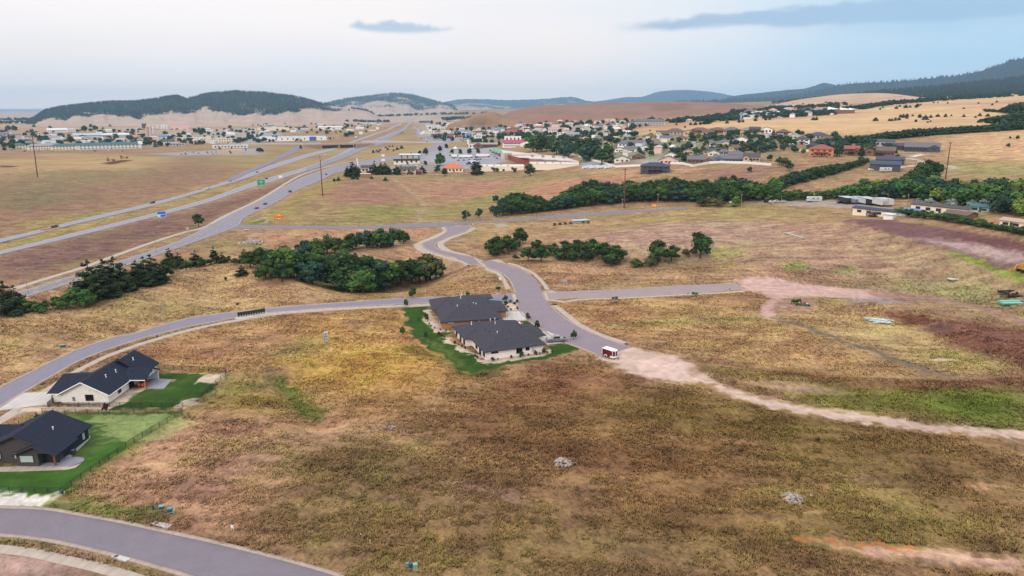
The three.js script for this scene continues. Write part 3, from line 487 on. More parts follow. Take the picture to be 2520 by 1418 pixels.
 // ---------------------------------------------------------------- ground sheets
const SRGB_AL = new Uint8Array(256); for (let i = 0; i < 256; i++) SRGB_AL[i] = Math.round(l2s(s2l(i) * AL));
const GROUNDS = [];
function groundTex(x0, z1, sx, sz, n, m, far) {                       // covers x0..x0+sx and z1 down to z1-sz
 const cw = 1024, ch = Math.round(1024 * m / n), cv = document.createElement('canvas'), cc = document.createElement('canvas'); cv.width = cc.width = cw; cv.height = cc.height = ch;
 const g = cv.getContext('2d'), q = cc.getContext('2d'), kx = cw / sx, kz = ch / sz; g.fillStyle = 'rgb(160,128,94)'; g.fillRect(0,0, cw, ch); q.fillStyle = '#000'; q.fillRect(0,0, cw, ch);
 for (const p of PAINT) {
 let a0 = 1e9, a1 = -1e9, b0 = 1e9, b1 = -1e9; for (const [x, z] of p.P) { a0 = Math.min(a0, x); a1 = Math.max(a1, x); b0 = Math.min(b0, z); b1 = Math.max(b1, z); }
 const mg = p.soft * 3 + (p.w || 0); if (a1 < x0 - mg || a0 > x0 + sx + mg || b1 < z1 - sz - mg || b0 > z1 + mg) continue;
 for (const [c, st] of [[g, `rgb(${p.col})`],[q, p.calm > 0.05 ? `rgb(${[1,1,1].map(() => Math.round(p.calm * 255))})` : '#000']]) {
 c.save(); c.globalAlpha = p.a; const bl = p.soft * Math.min(kx, kz); if (bl > 0.4) c.filter = `blur(${bl.toFixed(1)}px)`;
 c.beginPath(); p.P.forEach(([x, z], i) => c[i ? 'lineTo' : 'moveTo']((x - x0) * kx, (z1 - z) * kz));
 if (p.w) { c.lineWidth = Math.max(p.w * kx, 0.7); c.lineJoin = c.lineCap = 'round'; c.strokeStyle = st; c.stroke(); } else { c.closePath(); c.fillStyle = st; c.fill(); }
 c.restore();
 }
 }
 const I = g.getImageData(0,0, cw, ch).data, K = q.getImageData(0,0, cw, ch).data, out = new Uint8Array(n * m * 4), res = sx / n;
 const wa = far ? 2 : 1;
 for (let j = 0; j < m; j++) for (let i = 0; i < n; i++) {
 const x = x0 + (i + 0.5) * res, z = z1 - (j + 0.5) * sz / m;
 const w1 = vn(x * 0.35 / wa + 7, z * 0.35 / wa), w2 = vn(x * 0.9 / wa, z * 0.9 / wa + 31);
 let u = (i + 0.5) / n * cw - 0.5, v = (j + 0.5) / m * ch - 0.5;
 u = clamp(u + ((w1 - 0.5) * 3.2 + (w2 - 0.5) * 1.3) * kx * wa * 0.8,0, cw - 1.01); v = clamp(v + ((w2 - 0.5) * 2.6 + (w1 - 0.5) * 1.6) * kz * wa * 0.8,0, ch - 1.01);
 const ui = u | 0, vi = v | 0, fu = u - ui, fv = v - vi, o = (vi * cw + ui) * 4, o2 = o + cw * 4;
 const b = (c) => lerp(lerp(I[o + c], I[o + 4 + c], fu), lerp(I[o2 + c], I[o2 + 4 + c], fu), fv);
 const calm = lerp(lerp(K[o], K[o + 4], fu), lerp(K[o2], K[o2 + 4], fu), fv) / 255, wild = 1 - calm * 0.9;
 let r = b(0), gg = b(1), bb = b(2), lum, hue;
 if (far < 2) {
 const n1 = vn(x * 1.15, z * 0.95), n2 = vn(x * 2.9 + 11, z * 2.6), n0 = vn(x * 0.16 + 3, z * 0.2), nb = vn(x * 0.035 + 9, z * 0.05), st = vn(x * 0.10 + z * 0.05, z * 0.75 - x * 0.07), pk = vn(x * 0.45 + 40, z * 0.5);
 const wn = LAT[(Math.imul(i, 7919) + Math.imul(j, 104729)) & 65535] - 0.5; lum = (n1 - 0.5) * 0.20 + (n2 - 0.5) * (far ? 0.16 : 0.26) + (n0 - 0.5) * 0.20 + (st - 0.5) * 0.24 + (pk - 0.5) * 0.16 + wn * 0.22;
 if (n1 * 0.6 + n2 * 0.5 + pk * 0.25 < 0.40) lum -= 0.07;                       // slightly darker where the fine noise runs low
 hue = (nb - 0.5) * 0.20 + (n0 - 0.5) * 0.16 + (pk - 0.5) * 0.16 - 0.03;
 } else {
 const n0 = vn(x * 0.02, z * 0.03), n1 = vn(x * 0.09 + 5, z * 0.12), nb = vn(x * 0.004, z * 0.007); lum = (n0 - 0.5) * 0.16 + (n1 - 0.5) * 0.12 + (nb - 0.5) * 0.14; hue = (nb - 0.5) * 0.2 + (n0 - 0.5) * 0.1;
 }
 const k = 1 + lum * wild * 0.92 + (calm > 0.3 ? (vn(x * 0.7, z * 0.8) - 0.5) * 0.12 + (vn(x * 0.13, z * 0.6) - 0.5) * 0.08 : 0); hue *= wild;
 r *= k * (1.06 - Math.max(0, hue) * 0.5); gg *= k * (1.08 - Math.max(0,-hue) * 0.3); bb *= k * (1.10 - Math.max(0, hue) * 0.7);
 const oo = (j * n + i) * 4; out[oo] = SRGB_AL[clamp(r | 0,0,255)]; out[oo + 1] = SRGB_AL[clamp(gg | 0,0,255)]; out[oo + 2] = SRGB_AL[clamp(bb | 0,0,255)]; out[oo + 3] = 255;
 }
 const t = new THREE.DataTexture(out, n, m); t.colorSpace = THREE.SRGBColorSpace; t.magFilter = THREE.LinearFilter; t.wrapS = t.wrapT = THREE.ClampToEdgeWrapping; t.needsUpdate = true;
 GROUNDS.push({ x0, z1, sx, sz, n, m, d: out });
 return t;
}
function groundColor(x, z, c) { for (const q of GROUNDS) { const u = (x - q.x0) / q.sx, v = (q.z1 - z) / q.sz; if (u >= 0 && v >= 0 && u < 1 && v < 1) { const o = (Math.floor(v * q.m) * q.n + Math.floor(u * q.n)) * 4; return c.setRGB(s2l(q.d[o]), s2l(q.d[o + 1]), s2l(q.d[o + 2])); } } return c.setRGB(0.2,0.14,0.08); }
function rough(x, z) { if (z > -60 || z < -460) return 0; const e = sstep(-460,-380, z), m = masked(x, z, 0) ? 0 : 1; if (!m) return 0; let near = 1; for (const [a, b] of [[1.6,0],[-1.6,0],[0,1.6],[0,-1.6]]) if (masked(x + a, z + b, 0)) near = 0.25; return e * near * ((vn(x * 0.3, z * 0.34) - 0.5) * 0.3 + (vn(x * 0.85 + 5, z * 0.9) - 0.5) * 0.12 + (vn(x * 0.06, z * 0.08) - 0.5) * 1.0); }
const groundGroup = new THREE.Group(); groundGroup.name = 'ground'; groundGroup.userData.kind = 'structure'; groundGroup.userData.label = 'dry grass plain rolling out to the hills'; scene.add(groundGroup);
function sheet(x0, z1, sx, sz, nx, nz, tex, fine) {
 const pos = [], uv = [], idx = [], nor = [], W = nx + 1, e = sx / nx, Y = (x, z) => hgt(x, z) + (fine ? rough(x, z) : 0);
 const put = (i, j, dy) => { const u = i / nx, v = j / nz, x = x0 + u * sx, z = z1 - v * sz; pos.push(x, Y(x, z) - dy, z); uv.push(u, v); const a = Y(x + e, z) - Y(x - e, z), b = Y(x, z + e) - Y(x, z - e), l = Math.hypot(a, 2 * e, b); nor.push(-a / l, 2 * e / l, -b / l); return pos.length / 3 - 1; };
 for (let j = 0; j <= nz; j++) for (let i = 0; i <= nx; i++) put(i, j, 0);
 for (let j = 0; j < nz; j++) for (let i = 0; i < nx; i++) { const o = j * W + i; idx.push(o, o + 1, o + W, o + 1, o + W + 1, o + W); }
 const skirt = (list) => { let p = null; for (const [i, j] of list) { const q = put(i, j, 3), o = j * W + i; if (p) idx.push(p[0], o, p[1], o, q, p[1], p[0], p[1], o, o, p[1], q); p = [o, q]; } };
 const I = [...Array(nx + 1).keys()], J = [...Array(nz + 1).keys()]; skirt(I.map((i) => [i, 0])); skirt(I.map((i) => [i, nz])); skirt(J.map((j) => [0, j])); skirt(J.map((j) => [nx, j]));
 const g = new THREE.BufferGeometry(); g.setAttribute('position', new THREE.Float32BufferAttribute(pos, 3)); g.setAttribute('uv', new THREE.Float32BufferAttribute(uv, 2)); g.setAttribute('normal', new THREE.Float32BufferAttribute(nor, 3)); g.setIndex(idx);
 part('ground_section', g, new THREE.MeshPhysicalMaterial({ map: tex, roughness: 1, specularIntensity: 0.12 }), groundGroup);
}
sheet(-256,-60,256,256,256,256, groundTex(-256,-60,256,256,2048,2048,0), true);
sheet(0,-60,256,256,256,256, groundTex(0,-60,256,256,2048,2048,0), true);
sheet(-600,-316,600,512,240,220, groundTex(-600,-316,600,512,2048,1748,1), true);
sheet(0,-316,600,512,240,220, groundTex(0,-316,600,512,2048,1748,1), true);
sheet(-1900,-828,3800,1900,400,220, groundTex(-1900,-828,3800,1900,2048,1024,2));
{ // the rest of the plain, out past the horizon
 const grid = (from, to, step) => { const n = Math.max(1, Math.round(Math.abs(to - from) / step)), o = []; for (let i = 0; i < n; i++) o.push(lerp(from, to, i / n)); return o; };
 const xs = [...grid(-14000,-5000,700), ...grid(-5000,-1900,200), ...grid(-1900,-600,90), ...grid(-600,-256,40), ...grid(-256,0,50), ...grid(0,256,50), ...grid(256,600,40), ...grid(600,1900,90), ...grid(1900,5000,200), ...grid(5000,14000,700), 14000];
 const zs = [...grid(1500,-60,130), ...grid(-60,-316,64), ...grid(-316,-828,64), ...grid(-828,-2728,95), ...grid(-2728,-7000,140), ...grid(-7000,-20000,600), -20000];
 const tex = groundTex(-12000,0,24000,24000,1024,1024,2), pos = [], uv = [], idx = [], W = xs.length;
 const tile = (x, z) => (Math.abs(x) < 256 && z < -60 && z > -316) || (Math.abs(x) < 600 && z < -316 && z > -828) || (Math.abs(x) < 1900 && z < -828 && z > -2728);
 for (const z of zs) for (const x of xs) { pos.push(x, hgt(x, z), z); uv.push((x + 12000) / 24000,-z / 24000); }
 for (let j = 0; j < zs.length - 1; j++) for (let i = 0; i < W - 1; i++) { if (tile((xs[i] + xs[i + 1]) / 2, (zs[j] + zs[j + 1]) / 2)) continue; const o = j * W + i; idx.push(o, o + 1, o + W, o + 1, o + W + 1, o + W); }
 const g = new THREE.BufferGeometry(); g.setAttribute('position', new THREE.Float32BufferAttribute(pos, 3)); g.setAttribute('uv', new THREE.Float32BufferAttribute(uv, 2)); g.setIndex(idx); g.computeVertexNormals();
 part('ground_section', g, new THREE.MeshPhysicalMaterial({ map: tex, roughness: 1, specularIntensity: 0.1 }), groundGroup);
}
for (const f of ROADN) f();
top('kerb', kerbs, KERB, 'pale concrete kerbs along the estate streets', 'kerb', null, 'structure');
top('pavement', walks.map((f) => f()), CONC, 'pale concrete pavements beside the estate streets', 'pavement', null, 'structure');
for (const f of flats) f();
{ const a = [mid(R8U, R8D, 0.5), mid(R7U, R7D, 0.5)].map((P) => NEARONLY(P, 1500)); for (const P of a) marks.push(...dashes(P, 0.3,0.36,4,9));
 for (const [U, D] of [[R8U, R8D],[R7U, R7D]]) for (const t of [0.12,0.88]) marks.push(ribbon(NEARONLY(mid(U, D, t), 1300), 0.3,0.35));
 for (const t of [0.27,0.73]) marks.push(...dashes(NEARONLY(mid(R6U, R6D, t), 900), 0.25,0.26,3,7)); for (const t of [0.06,0.94]) marks.push(ribbon(NEARONLY(mid(R6U, R6D, t), 900), 0.22,0.255));
 top('road_marking', marks, WHITE, 'white lane lines on the highway', 'road marking', null, 'structure');
 const y = []; for (const t of [0.45,0.55]) y.push(ribbon(NEARONLY(mid(R6U, R6D, t), 900), 0.22,0.256)); y.push(...dashes(mid(R5U, R5D, 0.5), 0.2,0.17,3,6)); top('road_marking', y, YEL, 'yellow centre lines on the frontage road', 'road marking', null, 'structure'); }
// ---------------------------------------------------------------- hills on the skyline: each a solid ridge with spurs, at its own distance
const FOREST = [];                                                     // where small far trees will stand
function hill(label, prof, d, front, back, opt = {}) {                 // prof: [px, py] of the crest; front/back: how far the slopes run
 const o = { grass: [196,170,152], wood: [52,66,56], cover: 0.5, spur: 0.22, base: 0, seed: 1, ...opt }, pos = [], col = [], idx = [], n = o.n || 220, fr = o.rows || 40, bk = 10;
 const c = new THREE.CatmullRomCurve3(prof.map(([x, y]) => new THREE.Vector3(x, y, 0)), false, 'centripetal').getSpacedPoints(n), m = fr + bk;
 const gc = C(...o.grass), wc = C(...o.wood), cc = new THREE.Color(), verts = [];
 for (let i = 0; i <= n; i++) {
 const t = i / n, dd = d * (1 + (vn(t * 5 + o.seed, 0.5) - 0.5) * 0.12), crest = at(c[i].x, c[i].y - (vn(i * 0.9, o.seed) - 0.5) * (o.jag || 0), dd), ux = crest.x / dd, uz = crest.z / dd, H = crest.y;
 for (let k = 0; k <= m; k++) {
 const s = k <= fr ? k / fr : 1 + (k - fr) / bk, run = k <= fr ? -front * (1 - s) : back * (s - 1), q = dd + run, x = ux * q, z = uz * q;
 let f = k <= fr ? Math.pow(s, o.pow || 1.5) : Math.pow(1 - (s - 1), 1.3);
 const valley = (fbm(t * (o.vf || 16) + o.seed * 3.1, s * 1.6 + o.seed, 4) - 0.5) * 2, env = Math.sin(Math.PI * clamp(s, 0,1)) * (k <= fr ? 1 : 0.4);
 f = clamp(f + valley * o.spur * env, 0,1.02); if (k === fr) f = 1; else if (k < fr) f = Math.min(f, 0.995);
 const b = Math.max(o.base, 0) + (o.seat ? hgt(x, z) - 2 : -4), ends = o.open ? sstep(0,0.07, t) : sstep(0,0.07, t) * sstep(1,0.93, t), y = lerp(b, H, f * ends) - (1 - ends) * 3;
 pos.push(x, y, z);
 const nx = vn(x * 0.004 + o.seed, z * 0.004), n2 = vn(x * 0.013, z * 0.013 + o.seed), hh = o.bare ? o.bare(t, s) : 0, w = sstep(o.cover + 0.08, o.cover - 0.08,1 - (f * 0.55 + nx * 0.3 + n2 * 0.25 - valley * 0.12 - hh));
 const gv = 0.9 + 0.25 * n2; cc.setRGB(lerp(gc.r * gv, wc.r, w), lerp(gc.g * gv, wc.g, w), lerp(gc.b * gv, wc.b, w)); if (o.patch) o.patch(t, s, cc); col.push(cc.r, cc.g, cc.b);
 verts.push(w);
 }
 }
 const W = m + 1; for (let i = 0; i < n; i++) for (let k = 0; k < m; k++) { const q = i * W + k; idx.push(q, q + W, q + 1, q + 1, q + W, q + W + 1); }
 const g = new THREE.BufferGeometry(); g.setAttribute('position', new THREE.Float32BufferAttribute(pos, 3)); g.setAttribute('color', new THREE.Float32BufferAttribute(col, 3)); g.setAttribute('uv', new THREE.Float32BufferAttribute(new Float32Array(pos.length / 3 * 2), 2)); g.setIndex(idx); g.computeVertexNormals();
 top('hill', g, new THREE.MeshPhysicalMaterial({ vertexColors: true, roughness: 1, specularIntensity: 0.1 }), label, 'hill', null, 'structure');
 if (o.trees) FOREST.push({ pos, verts, W, n, m, fr, ...o.trees });
}
hill('forested mesa with tan foothills on the left skyline', [[60,274],[120,270],[160,263],[205,258],[265,252],[330,251],[400,242],[432,237],[446,240],[456,244],[480,240],[500,234],[540,229],[580,226],[610,228],[645,229],[680,233],[720,238],[760,247],[785,254],[830,262],[900,272],[960,283]],5600,2300,1500, { seed: 3, cover: 0.62, pow: 1.9, spur: 0.2, vf: 26, n: 420, rows: 60, trees: { count: 5200, h: 15 }, bare: (t, s) => 0.5 * sstep(0.72,0.88, t) + 0.4 * sstep(0.62,0.3, s + (fbm(t * 14, s * 2,3) - 0.5) * 0.5) });
hill('pale rounded hill behind the interstate on the skyline', [[740,262],[795,255],[850,244],[900,238],[935,233],[980,230.5],[1012,234],[1040,240],[1068,248],[1100,256],[1140,262]],8600,3000,1800, { seed: 8, cover: 0.40, spur: 0.22, vf: 14, n: 260, rows: 50, wood: [62,84,84], trees: { count: 1500, h: 17 } });  // haze blue is mixed into this wood colour
hill('long low blue ridge left of centre on the skyline', [[1040,262],[1090,252],[1130,245],[1180,244],[1250,246],[1330,244],[1390,239],[1414,239],[1440,247],[1500,252],[1560,256]],12500,4200,2000, { seed: 12, cover: 0.50, spur: 0.2, vf: 12, wood: [70,96,104], jag: 2 });  // wood bluer still, distance haze put into its colour
hill('smooth blue mountain right of centre on the skyline', [[1420,256],[1500,245],[1545,239],[1580,238],[1620,226],[1660,222],[1720,223],[1770,229],[1806,236],[1860,236],[1920,240],[1990,246],[2060,252]],15500,4000,2500, { seed: 17, cover: 0.8, spur: 0.1, wood: [50,74,84], jag: 1 });  // forest colour carries a painted blue haze tint
hill('cone shaped blue peak before the long mountain', [[1760,246],[1820,234],[1880,228],[1930,222],[1980,218],[2005,211],[2028,204],[2050,208],[2075,214],[2120,220],[2200,232]],10500,2600,1500, { seed: 22, cover: 0.85, spur: 0.14, wood: [46,62,66], jag: 1.4 });  // part of the haze blue sits in this wood colour
hill('high forested mountain rising at the right edge', [[1560,256],[1700,250],[1800,246],[1900,241],[1990,230],[2050,214],[2110,205],[2180,202],[2250,197],[2300,192],[2360,186],[2410,176],[2450,163],[2490,150],[2530,141],[2600,128],[2700,118],[2850,112],[3000,118]],8200,3200,2500, { seed: 27, cover: 0.95, spur: 0.16, vf: 18, n: 320, rows: 50, open: 1, wood: [40,54,54], jag: 1.2, trees: { count: 3600, h: 22 } });
hill('dark forested foothill band at the right edge', [[1900,252],[1980,246],[2080,236],[2160,226],[2230,219],[2300,214],[2380,206],[2450,199],[2530,189],[2640,180],[2800,172],[3000,170]],4900,1500,1500, { seed: 31, cover: 0.98, spur: 0.12, vf: 22, n: 300, rows: 40, seat: true, open: 1, wood: [34,46,42], trees: { count: 4200, h: 15 } });
hill('tan knoll with two water tanks below the mountain', [[1820,268],[1900,258],[1960,246],[2010,239],[2060,233],[2110,230],[2160,229],[2200,231],[2240,236],[2290,243]],3300,700,700, { seed: 36, cover: 0.0, spur: 0.1, seat: true, grass: [206,172,142] });
hill('broad bare butte behind the town', [[1205,289],[1240,279],[1272,270],[1300,264],[1350,259],[1420,257],[1500,252.5],[1560,251.5],[1640,250.5],[1720,251],[1780,253],[1840,258],[1890,263],[1950,270]],2750,800,900, { seed: 41, cover: 0.0, spur: 0.2, vf: 20, n: 260, rows: 46, seat: true, grass: [158,122,104], pow: 1.15, patch: (t, s, c) => { const k = sstep(0.1,0.03, Math.abs(t - 0.22)) * sstep(0.22,0.1, Math.abs(s - 0.22)); c.r = lerp(c.r, 0.26, k * 0.7); c.g = lerp(c.g, 0.10, k * 0.7); c.b = lerp(c.b, 0.07, k * 0.7); const q = sstep(0.09,0.03, Math.abs(t - 0.6)) * sstep(0.3,0.15, Math.abs(s - 0.66)); c.multiplyScalar(1 - 0.22 * q); } });
hill('small bare cone hill beside the town', [[1090,309],[1120,301],[1150,290],[1175,282],[1200,275.5],[1215,276],[1235,283],[1256,291],[1290,300],[1330,308]],2050,360,330, { seed: 45, cover: 0.0, spur: 0.16, seat: true, grass: [160,124,98], pow: 1.2, n: 120, patch: (t, s, c) => { const q = sstep(0.14,0.05, Math.abs(t - 0.36)) * sstep(0.3,0.15, Math.abs(s - 0.6)); c.multiplyScalar(1 - 0.25 * q); } });
{ // far woods on those hills
 const rr = RNG(5), list = [], a = new THREE.Vector3(), b = new THREE.Vector3();
 for (const f of FOREST) for (let k = 0, done = 0; k < f.count * 30 && done < f.count; k++) {
 const i = Math.floor(rr() * f.n), q = Math.floor(rr() * (f.fr + 1)), o = i * f.W + Math.min(q + (rr() < 0.25 ? f.fr : 0), f.fr); if (rr() > f.verts[o]) continue;
 const o2 = Math.min(o + f.W + (rr() < 0.5 ? 1 : 0), f.verts.length - 1), t = rr(); a.fromArray(f.pos, o * 3); b.fromArray(f.pos, o2 * 3); if ((o % f.W) > f.fr - 1 && (o2 % f.W) > f.fr) continue; a.lerp(b, t); list.push([a.x, a.y - 1, a.z, f.h * (0.7 + 0.6 * rr())]); done++;
 }
 const g = new THREE.ConeGeometry(0.24,1,5).translate(0,0.5,0), im = new THREE.InstancedMesh(g, new THREE.MeshStandardMaterial({ color: C(40,54,46), roughness: 1 }), list.length), m = new THREE.Matrix4();
 list.forEach(([x, y, z, h], i) => { m.makeScale(h, h, h).setPosition(x, y, z); im.setMatrixAt(i, m); });
 im.name = 'hill_forest'; tag(im, 'dark pine forest covering the far hills', 'forest', null, 'stuff'); scene.add(im);
}
// ---------------------------------------------------------------- trees
const BARK = M(96,82,70,0.95), BARKP = M(120,106,90,0.95);
const LEAFM = new THREE.MeshPhysicalMaterial({ vertexColors: true, roughness: 0.95, specularIntensity: 0.12 });
function leafCards(out, lobes, N, size, pal, rr, droop = 0) {         // small bent leaf clumps over the lobes
 const tot = lobes.reduce((s, l) => s + l[3] * l[3],0), n = new THREE.Vector3(), t = new THREE.Vector3(), b = new THREE.Vector3(), p = new THREE.Vector3();
 for (const l of lobes) {
 const lv = 0.7 + 0.6 * rr(), lc = pal[Math.floor(rr() * pal.length)].map((q) => q * lv), k = Math.round(N * l[3] * l[3] / tot);
 for (let i = 0; i < k; i++) {
 n.set(rr() * 2 - 1, rr() * 2 - 0.75, rr() * 2 - 1).normalize(); const q = 0.7 + 0.62 * rr();
 p.set(l[0] + n.x * l[3] * q, l[1] + n.y * l[3] * (l[4] || 0.85) * q, l[2] + n.z * l[3] * q);
 const s = size * (0.6 + 0.8 * rr()); t.set(rr() - 0.5, rr() - 0.5 - droop, rr() - 0.5).cross(n).normalize(); b.crossVectors(n, t).normalize();
 t.multiplyScalar(s); b.multiplyScalar(s * (0.6 + 0.5 * rr())); const v = 0.72 + 0.56 * rr(), c = [lc[0] * v, lc[1] * v, lc[2] * v];
 const q0 = [p.x - t.x, p.y - t.y, p.z - t.z], q1 = [p.x - b.x + n.x * s * 0.3, p.y - b.y + n.y * s * 0.3, p.z - b.z + n.z * s * 0.3], q2 = [p.x + t.x, p.y + t.y, p.z + t.z], q3 = [p.x + b.x + n.x * s * 0.2, p.y + b.y + n.y * s * 0.2, p.z + b.z + n.z * s * 0.2];
 for (const f of [q0, q1, q2, q0, q2, q3]) { out.pos.push(...f); out.col.push(...c); out.nor.push(n.x * 0.8 + (rr() - 0.5) * 0.7, n.y * 0.8 + 0.15 + (rr() - 0.5) * 0.7, n.z * 0.8 + (rr() - 0.5) * 0.7); }
 }
 const g = new THREE.IcosahedronGeometry(l[3] * 0.8,1), P = g.attributes.position, Nn = g.attributes.normal; g.computeVertexNormals();
 for (let i = 0; i < P.count; i++) { const x = P.getX(i), y = P.getY(i), z = P.getZ(i), w = 0.86 + 0.28 * vn(x * 40 / size * 0.02 + l[0] * 9, z * 9 + y * 7); out.pos.push(l[0] + x * w, l[1] + y * w * (l[4] || 0.85), l[2] + z * w); out.nor.push(Nn.getX(i), Nn.getY(i), Nn.getZ(i)); out.col.push(lc[0] * 0.8, lc[1] * 0.8, lc[2] * 0.8); }
 }
}
function foliage(out) { const g = new THREE.BufferGeometry(); g.setAttribute('position', new THREE.Float32BufferAttribute(out.pos, 3)); g.setAttribute('normal', new THREE.Float32BufferAttribute(out.nor, 3)); g.setAttribute('color', new THREE.Float32BufferAttribute(out.col, 3)); g.setAttribute('uv', new THREE.Float32BufferAttribute(new Float32Array(out.pos.length / 3 * 2), 2)); return g; }
const PAL = {
 oak: [[66,88,48],[58,80,46],[76,96,52],[52,74,46]], green: [[84,116,58],[74,108,58],[96,124,62],[66,98,54]], olive: [[92,98,60],[80,90,56],[104,106,66]],
 pine: [[64,76,48],[56,70,46],[74,82,52],[50,62,44]], silver: [[158,172,156],[140,156,144],[172,184,168]], lime: [[116,142,62],[104,130,60],[128,146,70]], red: [[110,52,50],[96,48,46]], bluegreen: [[66,92,72],[58,84,70],[76,100,76]],
};
for (const k in PAL) PAL[k] = PAL[k].map((c) => { const q = C(...c, 0.66); return [q.r, q.g, q.b]; });
const PROTO = {};
function makeTree(kind, pal, v, lod) {
 const key = kind + pal + v + lod; if (PROTO[key]) return PROTO[key];
 const rr = RNG(kind.length * 100 + v * 17 + pal.length * 7 + lod), out = { pos: [], nor: [], col: [] }, P = PAL[pal], lobes = [], tr = [];
 if (kind === 'round' || kind === 'bush') {
 const y0 = kind === 'bush' ? 0.12 : 0.16; lobes.push([0,0.52,0,0.29,0.95]);
 const m = kind === 'bush' ? 7 : 15; for (let i = 0; i < m; i++) { const a = i * 2.4 + rr(), h = y0 + 0.06 + rr() * 0.6, R = (0.22 + 0.14 * rr()) * (1 - 0.7 * Math.abs(h - 0.42)); lobes.push([Math.cos(a) * R, h, Math.sin(a) * R, 0.08 + 0.1 * rr(), 0.85]); }
 lobes.push([rr() * 0.1 - 0.05,0.84, rr() * 0.1 - 0.05,0.15,0.9]);
 leafCards(out, lobes, lod ? 190 : 760, lod ? 0.07 : 0.036, P, rr);
 if (kind === 'round') { tr.push(cyl(0.034,0.02,0.5,0,-0.02,0,6)); for (let i = 0; i < 3; i++) { const a = i * 2.1 + v; tr.push(bar([0,0.2 + i * 0.05,0],[Math.cos(a) * 0.2,0.5, Math.sin(a) * 0.2],0.016,5,0.008)); } } else tr.push(cyl(0.02,0.012,0.3,0,-0.02,0,5));
 } else if (kind === 'tall') {
 for (let i = 0; i < 9; i++) { const h = 0.25 + i * 0.075, R = 0.11 * Math.sin(Math.PI * clamp((h - 0.08) / 0.95,0,1)); const a = i * 2.4; lobes.push([Math.cos(a) * R, h, Math.sin(a) * R, 0.1 + 0.09 * Math.sin(Math.PI * (h - 0.1)), 1.1]); }
 leafCards(out, lobes, lod ? 140 : 480, lod ? 0.06 : 0.036, P, rr); tr.push(cyl(0.026,0.014,0.5,0,-0.02,0,6));
 } else if (kind === 'pine') {
 for (let i = 0; i < 13; i++) { const h = 0.1 + i * 0.068, R = 0.26 * Math.pow(1 - h * 0.93,0.8) * (0.7 + 0.5 * rr()), a = i * 2.4 + rr(); lobes.push([Math.cos(a) * R * 0.75, h, Math.sin(a) * R * 0.75, Math.max(0.03, R * 0.72), 0.62]); if (i < 9) lobes.push([-Math.cos(a) * R * 0.7, h + 0.02,-Math.sin(a) * R * 0.7, Math.max(0.03, R * 0.66), 0.62]); }
 lobes.push([0,0.955,0,0.032,1.4]); leafCards(out, lobes, lod ? 150 : 620, lod ? 0.05 : 0.028, P, rr, 0.4); tr.push(cyl(0.022,0.006,0.96,0,-0.02,0,6));
 }
 const g = new THREE.Group(); part('trunk', tr, pal === 'pine' ? BARKP : BARK, g); part('crown', foliage(out), LEAFM, g);
 return PROTO[key] = g;
}
let treeN = 0; const TR = RNG(77), PLACED = [];
function tree(name, kind, pal, base, h, wide, label, group, category = 'tree') {
 const d = base.length ? 0 : 1, lod = Math.hypot(base.x, base.z) > 700 ? 1 : 0, o = makeTree(kind, pal, Math.floor(TR() * (lod ? 3 : 5)), lod).clone();
 o.name = numbered(name); o.position.copy(base); o.rotation.y = TR() * 6.28; o.scale.set(h * wide, h, h * wide); scene.add(o); PLACED.push([base.x, base.z, h * wide * 0.4]); treeN++;
 return tag(o, label, category, group);
}
// [px, top py, base py(, how far behind that base)] in the survey picture
function seen(name, kind, pal, [px, t, b, behind = 0], wide, label, group, category) {
 const p0 = G(px, b), d0 = Math.hypot(p0.x, p0.z), d = d0 + behind, r = ray(px, t), k = d / Math.hypot(r[0], r[2]), base = onG(r[0] * k, r[2] * k, -0.1), h = Math.max(1, EYE + r[1] * k - base.y);
 return tree(name, kind, pal, base, h, wide, label, group, category);
}
const many = (list, f) => list.forEach(f);
many([[4,690,790,5],[30,702,788,8]], (q, i) => seen('pine_tree', 'pine', 'pine', q, 1.5,['tall dark pine cut by the left edge of the picture', 'dark pine second from the left edge behind the knoll'][i]));
many([[180,692,762,10],[212,640,752,10],[236,660,748,4],[248,636,745,12],[275,631,738,12],[262,665,738,4],[290,650,730,12],[306,660,722,8],[331,640,715,10],[318,680,720,2],[350,630,712,8],[368,625,700,8],[384,645,702,2],[362,665,706,1]], (q) => seen('pine_tree', 'pine', 'pine', q, 1.55, 'tall dark pine in the clump behind the crest of the left knoll', 'pines behind the left knoll'));
many([[414,610,672,8],[436,620,668,6],[478,615,662,8],[523,607,657,8],[545,620,654,6],[598,612,660,10]], (q) => seen('pine_tree', 'pine', 'pine', q, 1.5, 'dark pine rising from the row behind the knoll beside the frontage road', 'pines in the row by the frontage road'));
many([[60,735,786,6],[85,740,782,5],[110,738,776,5],[135,728,770,5],[160,722,765,4],[188,705,760,2],[205,712,757,1],[148,740,768,2],[100,752,778,2]], (q) => seen('leafy_tree', 'round', 'green', q, 1.25, 'mid green leafy tree below the pines at the left knoll', 'leafy trees below the left pines'));
many([[400,640,690,6],[425,640,675,6],[455,640,668,6],[495,635,662,6],[560,630,656,6],[575,635,656,4]], (q) => seen('leafy_tree', 'round', 'oak', q, 1.3, 'low dark leafy tree filling the row between the roadside pines', 'leafy trees between the roadside pines'));
